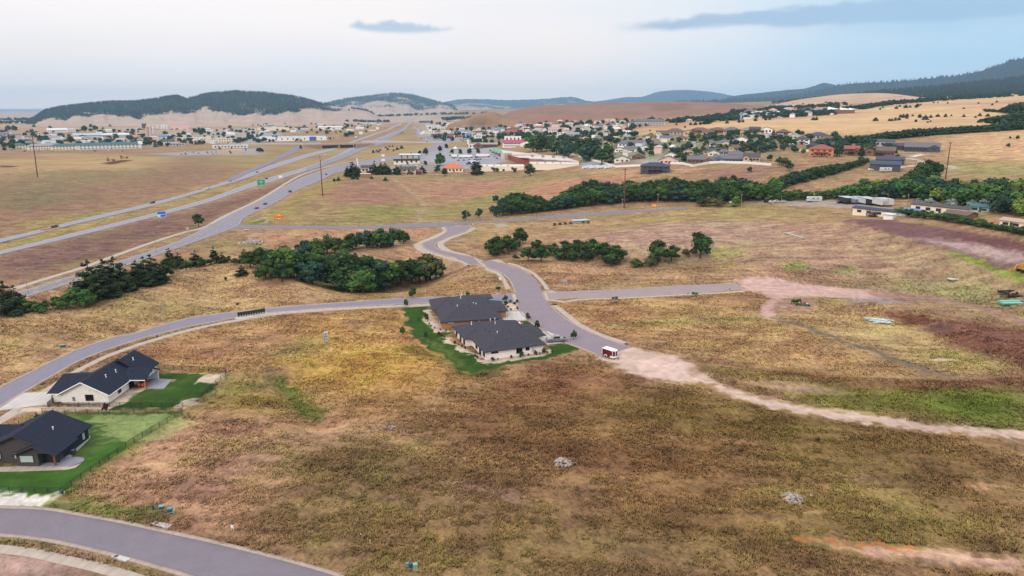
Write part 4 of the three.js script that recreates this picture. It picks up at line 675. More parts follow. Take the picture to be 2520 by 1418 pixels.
const OAKS = [[612,618,668,6],[640,608,674,8],[668,614,680,6],[696,606,692,8],[650,640,690,2],[690,640,696,1],[712,628,690,8],[745,592,650,4],[775,586,640,4],[802,577,634,4],[832,585,624,2],[866,573,616,2],[900,566,612,2],[935,560,612,2],[966,560,606,2],[992,566,600,1],[915,580,612,0],[950,580,610,0],[850,590,620,0],[748,622,690,4],[782,606,690,4],[720,642,688,2],[765,640,700,0],[845,612,662,2],
 [800,632,690,0],[832,626,715,2],[870,622,722,4],[906,628,722,4],[942,640,716,2],[976,640,706,2],[1012,636,700,2],[1046,626,692,2],[1072,642,684,0],[890,662,724,0],[932,666,716,0],[985,656,702,0],[852,668,720,0],[920,650,718,2],[1030,650,694,0],[960,660,708,0]];
many(OAKS, (q, i) => seen('oak_tree', 'round', ['oak', 'oak', 'bluegreen', 'green', 'oak'][i % 5], q, 1.25 + 0.2 * TR(), 'broad dark green oak in the ravine grove left of the winding street', 'oaks in the ravine left of the winding street'));
seen('pine_tree', 'pine', 'olive', [829,586,650,2],1.6, 'brownish green conical tree standing among the ravine oaks');
seen('oak_tree', 'round', 'olive', [1056,622,692,1],1.3, 'brown tinged oak at the right end of the ravine grove');
many([[1206,588,630,4],[1226,580,636,4],[1250,578,634,3],[1280,560,602,2],[1214,606,634,1],[1268,584,618,2]], (q) => seen('oak_tree', 'round', 'oak', q, 1.2, 'dark oak in the small clump right of the winding street', 'oaks in the clump right of the street'));
many([[1300,606,642,2],[1322,589,622,3],[1332,602,646,1],[1365,598,640,4],[1396,592,640,4],[1426,590,640,4],[1460,587,646,4],[1490,596,650,3],[1520,602,650,2],[1378,612,640,0],[1440,612,646,1],[1505,615,652,0],[1410,610,642,1]], (q) => seen('oak_tree', 'round', 'oak', q, 1.4, 'dark oak in the long low grove right of the winding street', 'oaks in the long grove on the right'));
seen('bush', 'bush', 'oak', [1268,626,640,1],1.6, 'low dark bush between the two oak clumps', null, 'bush'); seen('bush', 'bush', 'green', [1565,636,656,0],2.2, 'low green bush left of the two round trees', null, 'bush'); seen('bush', 'bush', 'olive', [1600,630,654,0],1.8, 'low olive bush against the left round tree', null, 'bush');
seen('oak_tree', 'round', 'oak', [1622,590,652,2],1.25, 'left of two large round oaks on the slope'); seen('oak_tree', 'round', 'oak', [1655,602,650,3],1.2, 'smaller oak joined to the left round oak'); seen('oak_tree', 'round', 'oak', [1728,571,640,2],1.2, 'largest single round oak on the right slope'); seen('bush', 'bush', 'olive', [1690,612,640,2],1.4, 'pale bush between the two large round oaks', null, 'bush');
seen('oak_tree', 'round', 'oak', [485,525,558,0],1.0, 'lone dark tree on the bank between interstate and frontage road'); seen('pine_tree', 'pine', 'pine', [592,652,680,0],2.0, 'small lone pine on top of the golden knoll'); seen('bush', 'bush', 'olive', [554,681,691,0],1.0, 'small dark shrub left of the lone pine on the knoll', null, 'bush');
{ const b = G(1222,597), o = thing('dead_tree', 'bare leafless tree beside the right oak clump', 'tree', b), t = [cyl(0.14,0.06,5,0,0,0,6)], rr = RNG(4); for (let i = 0; i < 26; i++) { const a = rr() * 6.28, h = 1.2 + rr() * 3.4, l = 1 + rr() * 1.8; t.push(bar([0, h, 0],[Math.cos(a) * l, h + l * 0.8, Math.sin(a) * l],0.05,4,0.015)); } part('branches', t, M(150,132,116), o); }
// the wooded creek across the middle, in rows from front to back
function along(P, x) { for (let i = 1; i < P.length; i++) if (x <= P[i][0] || i === P.length - 1) { const t = clamp((x - P[i - 1][0]) / (P[i][0] - P[i - 1][0]), 0,1); return lerp(P[i - 1][1], P[i][1], t); } }
const MASS = [];
function grove(topL, botL, step, rows, pals, wide, label, group, name = 'leafy_tree', kinds = ['round'], massFrom = 99) {
 for (let r = 0; r < rows; r++) for (let x = botL[0][0] + (r % 2) * step * 0.5; x <= botL[botL.length - 1][0]; x += step * (0.8 + 0.4 * TR())) {
 const t = along(topL, x), b = along(botL, x), f = (r + 0.15 * TR()) / Math.max(1, rows - 1 + 0.15), hpx = Math.min((b - t), 10 + (b - t) * (rows > 1 ? 0.55 : 1)), base = lerp(b, Math.min(t + hpx, b), f), topp = Math.max(t + (TR() - 0.4) * hpx * 0.16, base - hpx * (0.85 + 0.3 * TR()));
 const kd = kinds[Math.floor(TR() * kinds.length)], pl = pals[Math.floor(TR() * pals.length)], wd = wide * (0.85 + 0.3 * TR());
 if (rows - 1 - r >= massFrom) { const p = G(x, base), d = Math.hypot(p.x, p.z), q = at(x, topp, d); MASS.push([p.x, p.y, p.z, Math.max(1, q.y - p.y), wd, pl]); } else seen(name, kd, pl, [x, topp, base], wd, label, group);
 }
}
many([[1146,516,541],[1178,512,535],[1222,506,534],[1236,492,530],[1220,480,498],[1212,505,524]], (q, i) => seen('leafy_tree', 'round', 'bluegreen', q, 1.1,['small round tree by the white pole left of the creek wood', 'second small tree right of the white pole', 'tree at the left foot of the creek wood', 'taller tree at the left end of the creek wood', 'upper tree alone above the left end of the creek wood', 'low tree at the far left of the creek wood'][i]));
grove([[1240,488],[1262,468],[1300,474],[1330,478],[1345,500],[1370,480],[1402,462],[1440,440],[1500,446],[1560,443],[1620,440],[1660,434],[1700,446],[1740,440],[1775,440],[1790,426],[1830,432],[1860,446],[1900,452]],[[1240,530],[1300,525],[1380,516],[1460,506],[1550,498],[1640,495],[1760,499],[1830,498],[1905,490]],20,3,['oak', 'oak', 'green', 'bluegreen', 'oak'],1.35, 'dark green leafy tree in the long creek wood across the middle', 'trees of the creek wood in the middle', 'creek_tree');
grove([[1900,440],[1960,418],[2030,404],[2100,396],[2120,384],[2140,386]],[[1900,472],[1960,452],[2050,428],[2105,412],[2140,400]],15,2,['oak', 'bluegreen', 'oak'],1.5, 'dark tree in the narrow wood climbing diagonally to the dark barns', 'trees of the diagonal wood', 'leafy_tree', ['round'],1);
grove([[2095,340],[2150,326],[2220,317],[2270,312],[2340,310],[2420,305],[2470,300],[2530,290]],[[2095,353],[2200,342],[2300,332],[2400,326],[2530,318]],13,2,['bluegreen', 'oak'],1.7, 'dark tree in the wooded draw below the golden slope', 'trees of the wooded draw on the golden slope', 'leafy_tree', ['round'],0);
grove([[2410,292],[2440,284],[2500,272],[2530,268]],[[2412,302],[2460,304],[2530,308]],12,2,['oak', 'bluegreen'],1.7, 'dark tree in the upper lobe of the wood at the right edge', 'trees of the upper wood at the right edge', 'leafy_tree', ['round'],0);
grove([[2424,266],[2460,268],[2490,250],[2530,246]],[[2424,275],[2480,278],[2530,285]],11,2,['oak', 'bluegreen'],1.7, 'dark tree in the topmost clump at the right edge', 'trees of the topmost clump at the right edge', 'leafy_tree', ['round'],0);
grove([[1895,470],[1950,466],[2000,471],[2050,463],[2080,456],[2130,440],[2180,440],[2220,430],[2250,424],[2300,432],[2330,442],[2360,436],[2420,446],[2460,430],[2530,436]],[[1895,494],[2000,491],[2080,488],[2180,490],[2260,488],[2350,506],[2440,516],[2530,540]],24,4,['green', 'oak', 'green', 'bluegreen', 'lime', 'oak'],1.3, 'full green leafy tree in the dense grove behind the trailer park', 'trees of the grove behind the trailer park', 'grove_tree', ['round', 'round', 'tall'],2);
many([[2285,391,442],[2305,398,440],[2268,402,448],[2245,418,452]], (q, i) => seen('oak_tree', 'round', 'oak', q, 1.35,['largest round oak beside the dark barns', 'right half of the great oak clump near the tall pole', 'left shoulder of the great oak clump by the barns', 'lower oak below the great oak clump'][i]));
seen('leafy_tree', 'tall', 'green', [1908,438,494],1.5, 'tall dark poplar over the parked cars by the road');
many([[1812,482,508],[1770,484,508],[1745,484,508],[1725,488,508]], (q, i) => seen('bush', 'bush', i ? 'olive' : 'lime', q, 1.7,['bright green bush in front of the creek wood', 'rounded olive bush left of the bright bush', 'grey green bush on the road verge by the creek', 'small bush left of the olive bushes'][i], null, 'bush'));
many([[2262,486,514],[2290,487,516],[2345,488,516],[2395,490,517],[2424,490,518],[2475,494,520]], (q) => seen('silver_tree', 'round', 'silver', q, 1.3, 'silvery grey olive tree behind the mobile homes', 'silvery trees behind the mobile homes'));
for (let i = 0; i < 26; i++) { const x = 2206 + i * 13, b = along([[2200,527],[2300,540],[2400,556],[2530,580]], x); seen('hedge_shrub', 'bush', ['oak', 'green', 'bluegreen'][i % 3],[x, b - 14 - 8 * TR(), b],1.7, 'dense dark shrub in the hedge in front of the mobile homes', 'shrubs of the hedge by the mobile homes', 'shrub'); }
// young trees by the highway, trees round the motel and the shops
many([[920,397,429],[936,399,430],[947,400,430],[957,408,430],[975,405,430],[867,398,436],[877,405,432],[855,408,434],[1008,415,430],[1038,406,427]], (q) => seen('pine_tree', 'pine', 'pine', q, 1.7, 'dark pine sheltering the motel above the knoll', 'pines round the motel'));
many([[1082,376,408],[1076,405,424],[1094,413,433],[1047,395,407],[1172,385,430],[1305,402,433],[1216,412,424],[1224,413,425],[1267,413,426]], (q, i) => seen(i === 4 ? 'pine_tree' : 'leafy_tree', i === 4 ? 'pine' : 'round', i === 0 ? 'green' : i === 4 ? 'pine' : i > 5 ? 'olive' : 'oak', q, i === 4 ? 1.5 : 1.1,['big light green tree left of the orange roofed restaurant', 'medium tree just left of the orange roofed restaurant', 'very dark round tree before the orange roofed restaurant', 'small round tree beside the fuel station shop', 'tall narrow spruce beside the long white building', 'large dark round tree between the two white warehouses', 'first of two little trees against the white building', 'second of two little trees against the white building', 'small dark tree at the right end of the white building'][i]));
many([[1047,363,382],[1033,370,382],[1082,358,373],[1098,353,366],[1112,366,379],[1133,366,380],[1156,364,380],[1176,364,378]], (q) => seen('leafy_tree', 'round', 'oak', q, 1.0, 'round street tree on the edge of the shopping car park', 'street trees round the shopping car park'));
many([[918,368,376],[926,367,373],[931,368,375],[935,365,371],[958,357,362],[966,356,361],[977,360,369],[988,356,366],[968,366,372],[953,362,370]], (q) => seen('pine_tree', 'pine', 'bluegreen', q, 1.8, 'small young pine on the embankment beside the flag', 'young pines on the embankment'));
many([[822,438,446],[832,434,445],[879,432,441],[914,432,440],[948,434,445],[868,428,441]], (q) => seen('pine_tree', 'pine', 'bluegreen', q, 1.9, 'little dark pine on the grassy edge below the motel', 'little pines below the motel'));
// trees among the houses and the town
many([[1446,338,394],[1452,350,396],[1490,352,402],[1482,366,404],[1500,365,402],[1370,346,380],[1386,354,384],[1332,330,374],[1312,334,374],[1322,340,374],[1345,345,372],[1400,360,388],[1395,350,372],[1420,352,378],[1430,346,374],[1460,344,370],[1470,340,362],[1520,338,358],[1540,336,356],[1555,336,356],[1574,340,356],[1506,334,352],[1535,368,378],[1536,374,384],[1573,362,376],[1608,350,374],[1636,352,370],[1660,354,362],[1672,374,394],[1680,360,378],[1690,374,398],[1684,378,396],[1705,328,350],[1720,328,342],[1735,328,344],[1762,330,344],[1772,332,344],[1790,330,342],[1715,362,382],[1730,358,378],[1752,354,366],[1790,346,358],[1800,344,358],[1826,346,360],[1835,352,372],[1860,364,376],[1825,362,378],[1850,330,342],[1860,326,340],[1905,316,336],[1965,318,334],[1975,322,334],[1945,340,358],[1935,338,356],[1925,342,358],[1955,342,360],[2055,322,342],[2080,338,346],[2088,338,346],[1880,348,368],[1895,352,370],[1905,354,372],[1960,362,376],[1978,366,378],[2062,362,384],[2068,364,386],[2085,348,374],[2122,358,384],[2135,352,380],[2145,356,382],[2200,362,382],[2210,378,388],[1896,380,396],[1920,385,406],[1935,386,410],[1945,400,420],[1834,380,392],[1846,410,424]], (q, i) => seen('garden_tree', i % 9 === 4 ? 'pine' : 'round', ['oak', 'bluegreen', 'oak', 'green', 'olive'][i % 5], q, 1.15 + 0.25 * TR(), 'dark garden tree among the houses of the hillside suburb', 'garden trees of the hillside suburb'));
seen('leafy_tree', 'round', 'lime', [1784,354,370],1.0, 'yellow green garden tree beside the cream houses'); seen('leafy_tree', 'tall', 'lime', [1876,352,364],1.3, 'small yellow tree among the suburb gardens'); seen('silver_tree', 'round', 'silver', [1949,352,366],1.3, 'single silvery tree on the suburb edge');
many([[10,350,364],[25,348,363],[40,347,362],[8,356,370],[28,352,368],[65,352,366],[172,334,352],[88,352,365],[206,340,352],[196,342,353],[275,340,348],[290,340,350],[305,341,350],[355,345,360],[367,344,358],[380,348,362],[391,346,362],[412,350,362],[440,326,340],[450,322,336],[405,322,334],[425,322,330],[480,315,328],[490,315,330],[498,314,330],[452,346,356],[470,346,356],[480,344,356],[490,344,356],[500,345,356],[590,338,350],[600,338,350],[610,332,342],[632,327,337],[640,328,336],[663,342,350],[672,342,350],[700,338,346],[730,340,347],[740,340,347],[800,338,344],[812,338,344],[850,326,338],[860,322,336],[868,324,334],[540,360,370],[634,364,374],[638,363,375],[644,366,375],[570,316,324],[580,318,325],[595,314,320],[605,314,321],[613,315,322],[622,316,323],[18,308,322],[32,308,323],[12,312,324],[82,306,314],[122,309,317],[206,308,324],[222,305,314],[232,308,322],[252,311,320],[270,306,312],[88,322,330],[155,316,322],[565,308,318],[635,305,310],[622,305,310],[705,309,316],[716,311,316],[780,308,316],[855,304,314],[866,306,313],[897,306,312],[912,306,311]], (q, i) => seen('town_tree', i % 6 === 3 ? 'pine' : 'round', ['oak', 'bluegreen', 'oak', 'bluegreen'][i % 4], q, 1.25, 'dark tree between the buildings of the valley town on the left', 'trees of the valley town'));
many([[1092,302,312],[1082,300,308],[1075,299,308],[1062,298,306],[1122,325,336],[1130,324,335],[1160,311,320],[1168,318,324],[1185,320,328],[1195,320,328],[1208,324,333],[1232,306,315],[1165,340,353],[1180,340,354],[1195,341,354],[1210,342,355],[1228,342,358],[1172,342,354],[1290,326,338],[1280,330,340],[1345,321,332],[1366,324,335],[1418,320,328],[1430,320,328],[1446,318,328],[1460,322,329],[1424,300,308],[1434,298,308],[1444,298,308],[1455,298,308],[1500,298,308],[1508,298,308],[1520,297,306],[1505,312,323],[1515,313,322],[1526,317,327],[1546,296,306],[1585,290,300],[1595,290,300],[1605,291,300],[1560,304,314],[1575,305,315],[1590,303,312],[1102,335,341],[1142,330,340]], (q, i) => seen('town_tree', i % 7 === 2 ? 'pine' : 'round', ['oak', 'bluegreen'][i % 2], q, 1.3, 'dark tree between the shops and houses of the central town', 'trees of the central town'));
many([[2002,286,296],[2010,286,296],[2156,287,298],[2190,290,298],[2196,290,298],[2205,288,297],[2214,287,296],[2217,280,288],[2224,279,290],[2233,278,287],[2233,284,292],[2247,280,286],[2265,279,290],[2279,281,295],[2292,281,290],[2309,279,288],[2328,279,288],[2342,281,286],[2373,280,288],[2255,292,300],[2284,297,302],[2291,295,300],[2167,264,270],[2174,261,266],[2207,260,268],[2215,257,263],[2230,256,266],[2241,258,265],[2256,256,265],[2260,253,262],[2267,254,259],[2299,249,254],[2309,250,254],[2333,250,255],[2409,250,255],[2443,253,259],[2454,246,252],[2373,263,268],[2413,277,286],[2432,278,287],[2402,284,290],[1600,318,323],[1686,308,314],[1790,295,304],[1820,292,302],[1829,293,301],[1860,289,298],[1885,288,296],[1895,287,295],[1665,302,308],[1700,300,308],[1712,298,308],[1724,298,307],[1740,294,306],[1746,292,304],[1732,296,306]], (q) => seen('pine_tree', 'pine', 'pine', q, 2.0, 'small dark pine dotted on the golden grass slope at right', 'pines dotted on the golden slope'));
many([[2487,335,341,0],[2506,333,343,0],[2483,352,362,0]], (q, i) => seen('leafy_tree', 'round', 'oak', q, 1.2,['tiny lone tree left of the pair at the right edge', 'lone round tree at the right edge above the meadow', 'lone tree standing in the meadow near the tall pole'][i]));
many([[1294,266,273],[1334,279,283],[1360,279,283],[1366,277,282],[1384,274,279],[1430,287,293],[1400,276,279],[1635,257,262],[1660,256,260],[1700,263,268]], (q) => seen('pine_tree', 'pine', 'pine', q, 2.0, 'tiny dark pine on the bare butte behind the town', 'pines on the bare butte'));
seen('leafy_tree', 'bush', 'bluegreen', [1300,286,295],2.4, 'dark tree clump at the foot of the butte');
{ const by = {}; for (const q of MASS) (by[q[5]] ??= []).push(q); const rr = RNG(33); for (const k in by) { const im = new THREE.InstancedMesh(makeTree('round', k, 0,1).children[1].geometry, LEAFM, by[k].length), m = new THREE.Matrix4(), q = new THREE.Quaternion(), up = new THREE.Vector3(0,1,0); by[k].forEach(([x, y, z, h, w], i) => im.setMatrixAt(i, m.compose(new THREE.Vector3(x, y - h * 0.08, z), q.setFromAxisAngle(up, rr() * 6.28), new THREE.Vector3(h * w, h, h * w)))); im.name = numbered('dense_wood'); tag(im, ({ oak: 'dark', bluegreen: 'blue green', green: 'mid green', lime: 'yellow green' })[k] + ' trees massed in the wooded draws at the right', 'wood', null, 'stuff'); scene.add(im); } }
// far tree lines that read as one mass
{ const g = makeTree('round', 'bluegreen', 0,1).children[1].geometry, list = [], rr = RNG(91);
 const line = (px, n, h, spread) => { for (let i = 0; i < n; i++) { const t = rr() * (px.length - 1), k = Math.min(px.length - 2, t | 0), x = lerp(px[k][0], px[k + 1][0], t - k), y = lerp(px[k][1], px[k + 1][1], t - k) + (rr() - 0.5) * spread, p = G(x, y); list.push([p.x, p.y - 0.5, p.z, h * (0.6 + 0.8 * rr())]); } };
 line([[-60,297],[120,296],[260,296],[420,296]],190,17,1.6); line([[-60,303],[80,303]],60,13,3); line([[360,303],[440,302],[540,302],[700,301],[800,301],[960,301]],260,14,1.5); line([[540,290],[640,289],[760,289]],60,16,0.8); line([[890,287],[980,286],[1080,282],[1200,281]],80,18,1); line([[1090,296],[1120,293],[1160,291]],46,14,4);
 line([[1740,298],[1800,292],[1880,286],[1960,284],[2040,280]],170,9,8); line([[1800,276],[1900,270],[2000,262],[2080,256]],220,10,10); line([[2040,276],[2120,268],[2200,256],[2290,249],[2400,242],[2530,234]],260,9,3); line([[1600,302],[1680,300],[1740,296],[1800,286]],70,9,4); line([[2280,242],[2400,236],[2530,229]],120,9,5); line([[1940,262],[2000,256],[2060,252]],60,10,3);
 const im = new THREE.InstancedMesh(g, LEAFM, list.length), m = new THREE.Matrix4(), q = new THREE.Quaternion(), up = new THREE.Vector3(0,1,0); list.forEach(([x, y, z, h], i) => { im.setMatrixAt(i, m.compose(new THREE.Vector3(x, y - h * 0.12, z), q.setFromAxisAngle(up, rr() * 6.28), new THREE.Vector3(h * 1.5, h, h * 1.5))); });
 im.name = 'far_tree_belt'; tag(im, 'hazy belts of trees far across the valley', 'tree belt', null, 'stuff'); scene.add(im); }
// ---------------------------------------------------------------- dry grass tufts on the near ground
{ const blade = []; const rr = RNG(3); for (let i = 0; i < 7; i++) { const a = rr() * 6.28, r0 = 0.16 * rr(), l = 0.10 + 0.22 * rr(), x = Math.cos(a) * r0, z = Math.sin(a) * r0, dx = Math.cos(a) * l, dz = Math.sin(a) * l, w = 0.045; const px = -Math.sin(a) * w, pz = Math.cos(a) * w, h = 0.55 + 0.45 * rr(); blade.push([[x - px, 0, z - pz],[x + px, 0, z + pz],[x + dx, h, z + dz]]); }
 const g = faces(blade); g.setAttribute('normal', new THREE.Float32BufferAttribute(new Float32Array(g.attributes.position.count * 3).map((_, i) => i % 3 === 1 ? 1 : 0), 3));
 const list = [], c = new THREE.Color(), cols = [], m = new THREE.Matrix4(), q = new THREE.Quaternion(), up = new THREE.Vector3(0,1,0);
 for (let k = 0; k < 520000 && list.length < 300000; k++) { const d = 84 + 230 * Math.pow(rr(), 1.25), a = (rr() - 0.5) * 1.42, x = Math.sin(a) * d, z = -Math.cos(a) * d; if (z > -62 || z < -310 || Math.abs(x) > 250) continue; if (masked(x, z, 1)) continue; const dn = vn(x * 0.45 + 40, z * 0.5) * 0.6 + vn(x * 0.1, z * 0.14) * 0.6; if (dn < 0.42 + 0.2 * rr()) continue; list.push([x, z, dn]); }
 const im = new THREE.InstancedMesh(g, new THREE.MeshPhysicalMaterial({ color: 0xffffff, roughness: 1, specularIntensity: 0.1 }), list.length);
 list.forEach(([x, z, dn], i) => { const h = (0.16 + 0.34 * rr()) * (0.6 + dn), w = h * (1.0 + 0.8 * rr()); im.setMatrixAt(i, m.compose(new THREE.Vector3(x, hgt(x, z) + rough(x, z) - 0.02, z), q.setFromAxisAngle(up, rr() * 6.28), new THREE.Vector3(w * 1.5, h, w * 1.5))); groundColor(x, z, c); const v = 0.95 + 0.6 * rr(); c.r = Math.min(0.6, c.r * v * 1.02); c.g = Math.min(0.6, c.g * v); c.b = Math.min(0.6, c.b * v * 0.94); im.setColorAt(i, c); });
 im.name = 'dry_grass'; tag(im, 'tufts of dry prairie grass over the near fields', 'grass', null, 'stuff'); scene.add(im); }
// ---------------------------------------------------------------- house parts
const shingleTex = speckTex(256, (u, v) => { const row = Math.floor(v * 20), n = (LAT[(Math.floor(u * 22 + (row % 2) * 0.5) * 131 + row * 977) & 65535] - 0.5) * 44 + (LAT[(u * 9119 + v * 57777) & 65535] - 0.5) * 22 - ((v * 20) % 1 < 0.18 ? 14 : 0); return [222 + n, 222 + n, 224 + n]; }, 5);
const sidingTex = speckTex(128, (u, v) => { const n = ((v * 16) % 1 < 0.16 ? -26 : 0) + (tv(u, v, 6,2) - 0.5) * 14; return [240 + n, 240 + n, 240 + n]; }, 3.2);
const roofM = (r, g, b) => M2('roof', r, g, b, shingleTex, 0.9), sideM = (r, g, b) => M2('side', r, g, b, sidingTex, 0.8);
const m2c = new Map(); function M2(k, r, g, b, map, rough, al = 0.66) { const key = [k, r, g, b].join(); if (!m2c.has(key)) m2c.set(key, new THREE.MeshPhysicalMaterial({ color: C(r, g, b, Math.min(r, g, b) > 200 ? 0.98 : al), map, roughness: rough, specularIntensity: 0.3 })); return m2c.get(key); }
const GLASS = new THREE.MeshPhysicalMaterial({ color: C(34,40,48), roughness: 0.08, specularIntensity: 0.8 }), PALEPANE = M(206,222,214,0.25), BLACK = M(24,25,27,0.6), DARKM = M(44,46,50,0.6), WHITEM = M(240,236,232,0.6, { k: 0.85 }), CHROME = M(190,192,196,0.3, { metalness: 0.6 }), TYRE = M(28,28,29,0.9), RIM = M(170,172,176,0.4, { metalness: 0.5 }), LAMPM = M(240,236,226,0.2), REDLAMP = M(150,20,18,0.3), WOOD = M(150,116,86), CREAM = M(226,216,196);
function gableRoof(x0, x1, z0, z1, e, top_, ov = 0.5, t = 0.22) {    // ridge along z
 const xm = (x0 + x1) / 2, k = (top_ - e) / (xm - x0), a = x0 - ov, b = x1 + ov, ya = e - k * ov, f = z1 + ov, r = z0 - ov;
 const S = (z) => [[a, ya, z],[xm, top_, z],[b, ya, z],[b, ya - t, z],[xm, top_ - t * 1.2, z],[a, ya - t, z]], F = S(f), R = S(r), L = [];
 for (let i = 0; i < 6; i++) { const j = (i + 1) % 6; L.push([F[j], F[i], R[i], R[j]]); }
 L.push([F[0], F[5], F[4], F[1]],[F[1], F[4], F[3], F[2]],[R[1], R[4], R[5], R[0]],[R[2], R[3], R[4], R[1]]);
 return faces(L);
}
function hipRoof(x0, x1, z0, z1, e, k, ov = 0.5, t = 0.22) {
 const a = x0 - ov, b = x1 + ov, c = z0 - ov, d = z1 + ov, w = b - a, l = d - c, s = Math.min(w, l) / 2, y = e - k * ov, H = y + s * k;
 const A = [a, y, d], B = [b, y, d], Cc = [b, y, c], D = [a, y, c], R1 = w <= l ? [(a + b) / 2, H, d - s] : [a + s, H, (c + d) / 2], R2 = w <= l ? [(a + b) / 2, H, c + s] : [b - s, H, (c + d) / 2], lo = (p) => [p[0], p[1] - t, p[2]];
 const L = w <= l ? [[A, B, R1],[B, Cc, R2, R1],[Cc, D, R2],[D, A, R1, R2]] : [[A, B, R2, R1],[B, Cc, R2],[Cc, D, R1, R2],[D, A, R1]];
 for (const [p, q] of [[A, B],[B, Cc],[Cc, D],[D, A]]) L.push([lo(p), lo(q), q, p]);
 L.push([lo(D), lo(Cc), lo(B), lo(A)]); return faces(L);
}
const turnX = (g) => g.rotateY(Math.PI / 2);                          // a ridge-along-z piece turned to lie along x
function gableRoofX(x0, x1, z0, z1, e, t, ov, th) { return gableRoof(-z1,-z0, x0, x1, e, t, ov, th).rotateY(Math.PI / 2).rotateX(0).applyMatrix4(new THREE.Matrix4()); }
function gableWalls(x0, x1, z0, z1, e, t, y0 = 0) {
 const xm = (x0 + x1) / 2, f = [[x0, y0, z1],[x1, y0, z1],[x1, e, z1],[xm, t, z1],[x0, e, z1]], r = f.map((p) => [p[0], p[1], z0]).reverse();
 return faces([f, r, [[x1, y0, z1],[x1, y0, z0],[x1, e, z0],[x1, e, z1]],[[x0, y0, z0],[x0, y0, z1],[x0, e, z1],[x0, e, z0]]]);
}
function gableWallsX(x0, x1, z0, z1, e, t, y0) { return gableWalls(-z1,-z0, x0, x1, e, t, y0).rotateY(Math.PI / 2); }
const FACE = { f: 0, b: Math.PI, r: Math.PI / 2, l: -Math.PI / 2 };
function win(p, face, x, y, z, w, h, fm = DARKM, pm = GLASS, bars = 0, name = 'window') {   // centre of the sill on the wall
 const g = part(name, [box(w + 0.2,0.1,0.14,0,-0.1,0), box(w + 0.2,0.1,0.14,0, h, 0), box(0.1, h, 0.14,-w / 2 - 0.05,0,0), box(0.1, h, 0.14, w / 2 + 0.05,0,0), ...(bars ? [box(0.07, h, 0.13,0,0,0)] : []), ...(bars > 1 ? [box(w, 0.07,0.12,0, h / 2,0)] : [])], fm, p);
 g.position.set(x, y, z); g.rotation.y = FACE[face] ?? face; part('pane', box(w, h, 0.07,0,0,0), pm, g); return g;
}
function door(p, face, x, y, z, w = 1, h = 2.1, m = DARKM) { const g = part('door', box(w, h, 0.12,0,0,0), m, p); g.position.set(x, y, z); g.rotation.y = FACE[face] ?? face; part('handle', box(0.05,0.14,0.08, w * 0.36,1,0.08), CHROME, g); return g; }
function garageDoor(p, face, x, y, z, w, h, m = WHITEM) { const L = []; for (let i = 0; i < 4; i++) L.push(box(w, h / 4 - 0.04,0.1,0, i * h / 4,0)); const g = part('garage_door', L, m, p); g.position.set(x, y, z); g.rotation.y = FACE[face] ?? face; return g; }
function vent(p, x, y, z, h = 0.6) { part('vent_pipe', [cyl(0.09,0.09, h, x, y, z), cyl(0.16,0.16,0.12, x, y + h, z), box(0.36,0.06,0.36, x, y - 0.06, z)], WHITEM, p); }
const SHORT = new Map();                                             // what a building is called when its neighbours are described
const ROOFA = roofM(52,58,76), ROOFC = roofM(88,86,96);
// ---- white house with black gabled roof
{ const h = thing('house', 'white house with a black gabled roof and fenced lawn at the left', 'house', onG(-100,-148)); SHORT.set(h, 'the black roofed white house');
 const W = sideM(244,236,226), W_SHADE = sideM(214,226,238);  // second siding is the same white with cool shade mixed into it
 part('wall', [gableWalls(-5.6,5.5,-14.5,0,2.75,5.5), gableWallsX(-8.0,-2,-13.5,-0.9,2.5,4.6)], W, h);
 part('wall', gableWalls(-4.2,6.7,-20,-13.9,2.75,5.95), W, h); 
 part('roof', gableRoof(-5.6,5.5,-14.5,0,2.86,5.75,0.62), ROOFA, h); part('roof', gableRoofX(-8.6,-2,-13.5,-0.95,2.62,4.72,0.5), ROOFA, h); part('roof', gableRoof(-4.2,6.7,-20,-13.4,2.86,6.1,0.6), ROOFA, h);
 part('fascia', [bar([-6.3,2.36,0.66],[-0.05,5.6,0.66],0.13,4), bar([6.2,2.36,0.66],[-0.05,5.6,0.66],0.13,4), bar([6.2,2.36,0.66],[6.2,2.36,-8.4],0.1,4), bar([-8.9,2.3,-0.4],[-6.2,2.3,-0.4],0.1,4)], WHITEM, h);
 const pr = part('porch_roof', gableRoofX(4.2,9.8,-15.6,-8.6,2.72,4.5,0.3), ROOFA, h); part('gable', gableWallsX(9.2,9.6,-15.4,-8.8,2.74,4.3,2.66), W_SHADE, pr);
 part('post', [box(0.24,2.7,0.24,9.4,0,-8.9)], M(206,150,120), h); part('post', [box(0.24,2.7,0.24,9.4,0,-15.3)], WHITEM, h); part('wall', box(4.4,2.7,0.2,7.2,0,-15.4), W_SHADE, h);
 part('fascia', [box(5.8,0.2,0.08,7,2.42,-8.32)], WHITEM, h); part('foundation', [box(11.4,0.25,0.1,0,0,0.04), box(0.1,0.25,9,5.56,0,-4.5)], M(170,164,158), h);
 win(h, 'f', 1.1,0.95,0.02,1.7,1.35, BLACK, M(16,16,18,0.3)); win(h, 'r', 5.53,1.0,-4.6,1.1,1.3, BLACK, M(16,16,18,0.3)); door(h, 'r', 5.55,0.1,-9.8,2.2,2.2, M(20,20,22,0.4)); win(h, 'r', 9.63,3.1,-12.1,0.6,0.6, WHITEM, DARKM);
 for (const [x, z, y] of [[2.2,-5.5,4.55],[2.5,-9.2,4.4],[3.2,-16,5.0]]) vent(h, x, y, z, 0.55);
 part('meter_box', box(0.5,0.9,0.2,-2.6,0.9,0.1), M(150,150,152), h); part('floodlight', [box(0.2,0.2,0.2,1.2,3.4,0.1)], WHITEM, h); part('floodlight', [box(0.2,0.2,0.2,3.0,3.2,0.1)], WHITEM, h);
 garageDoor(h, 'l', -8.02,0.05,-6,5,2.2); }
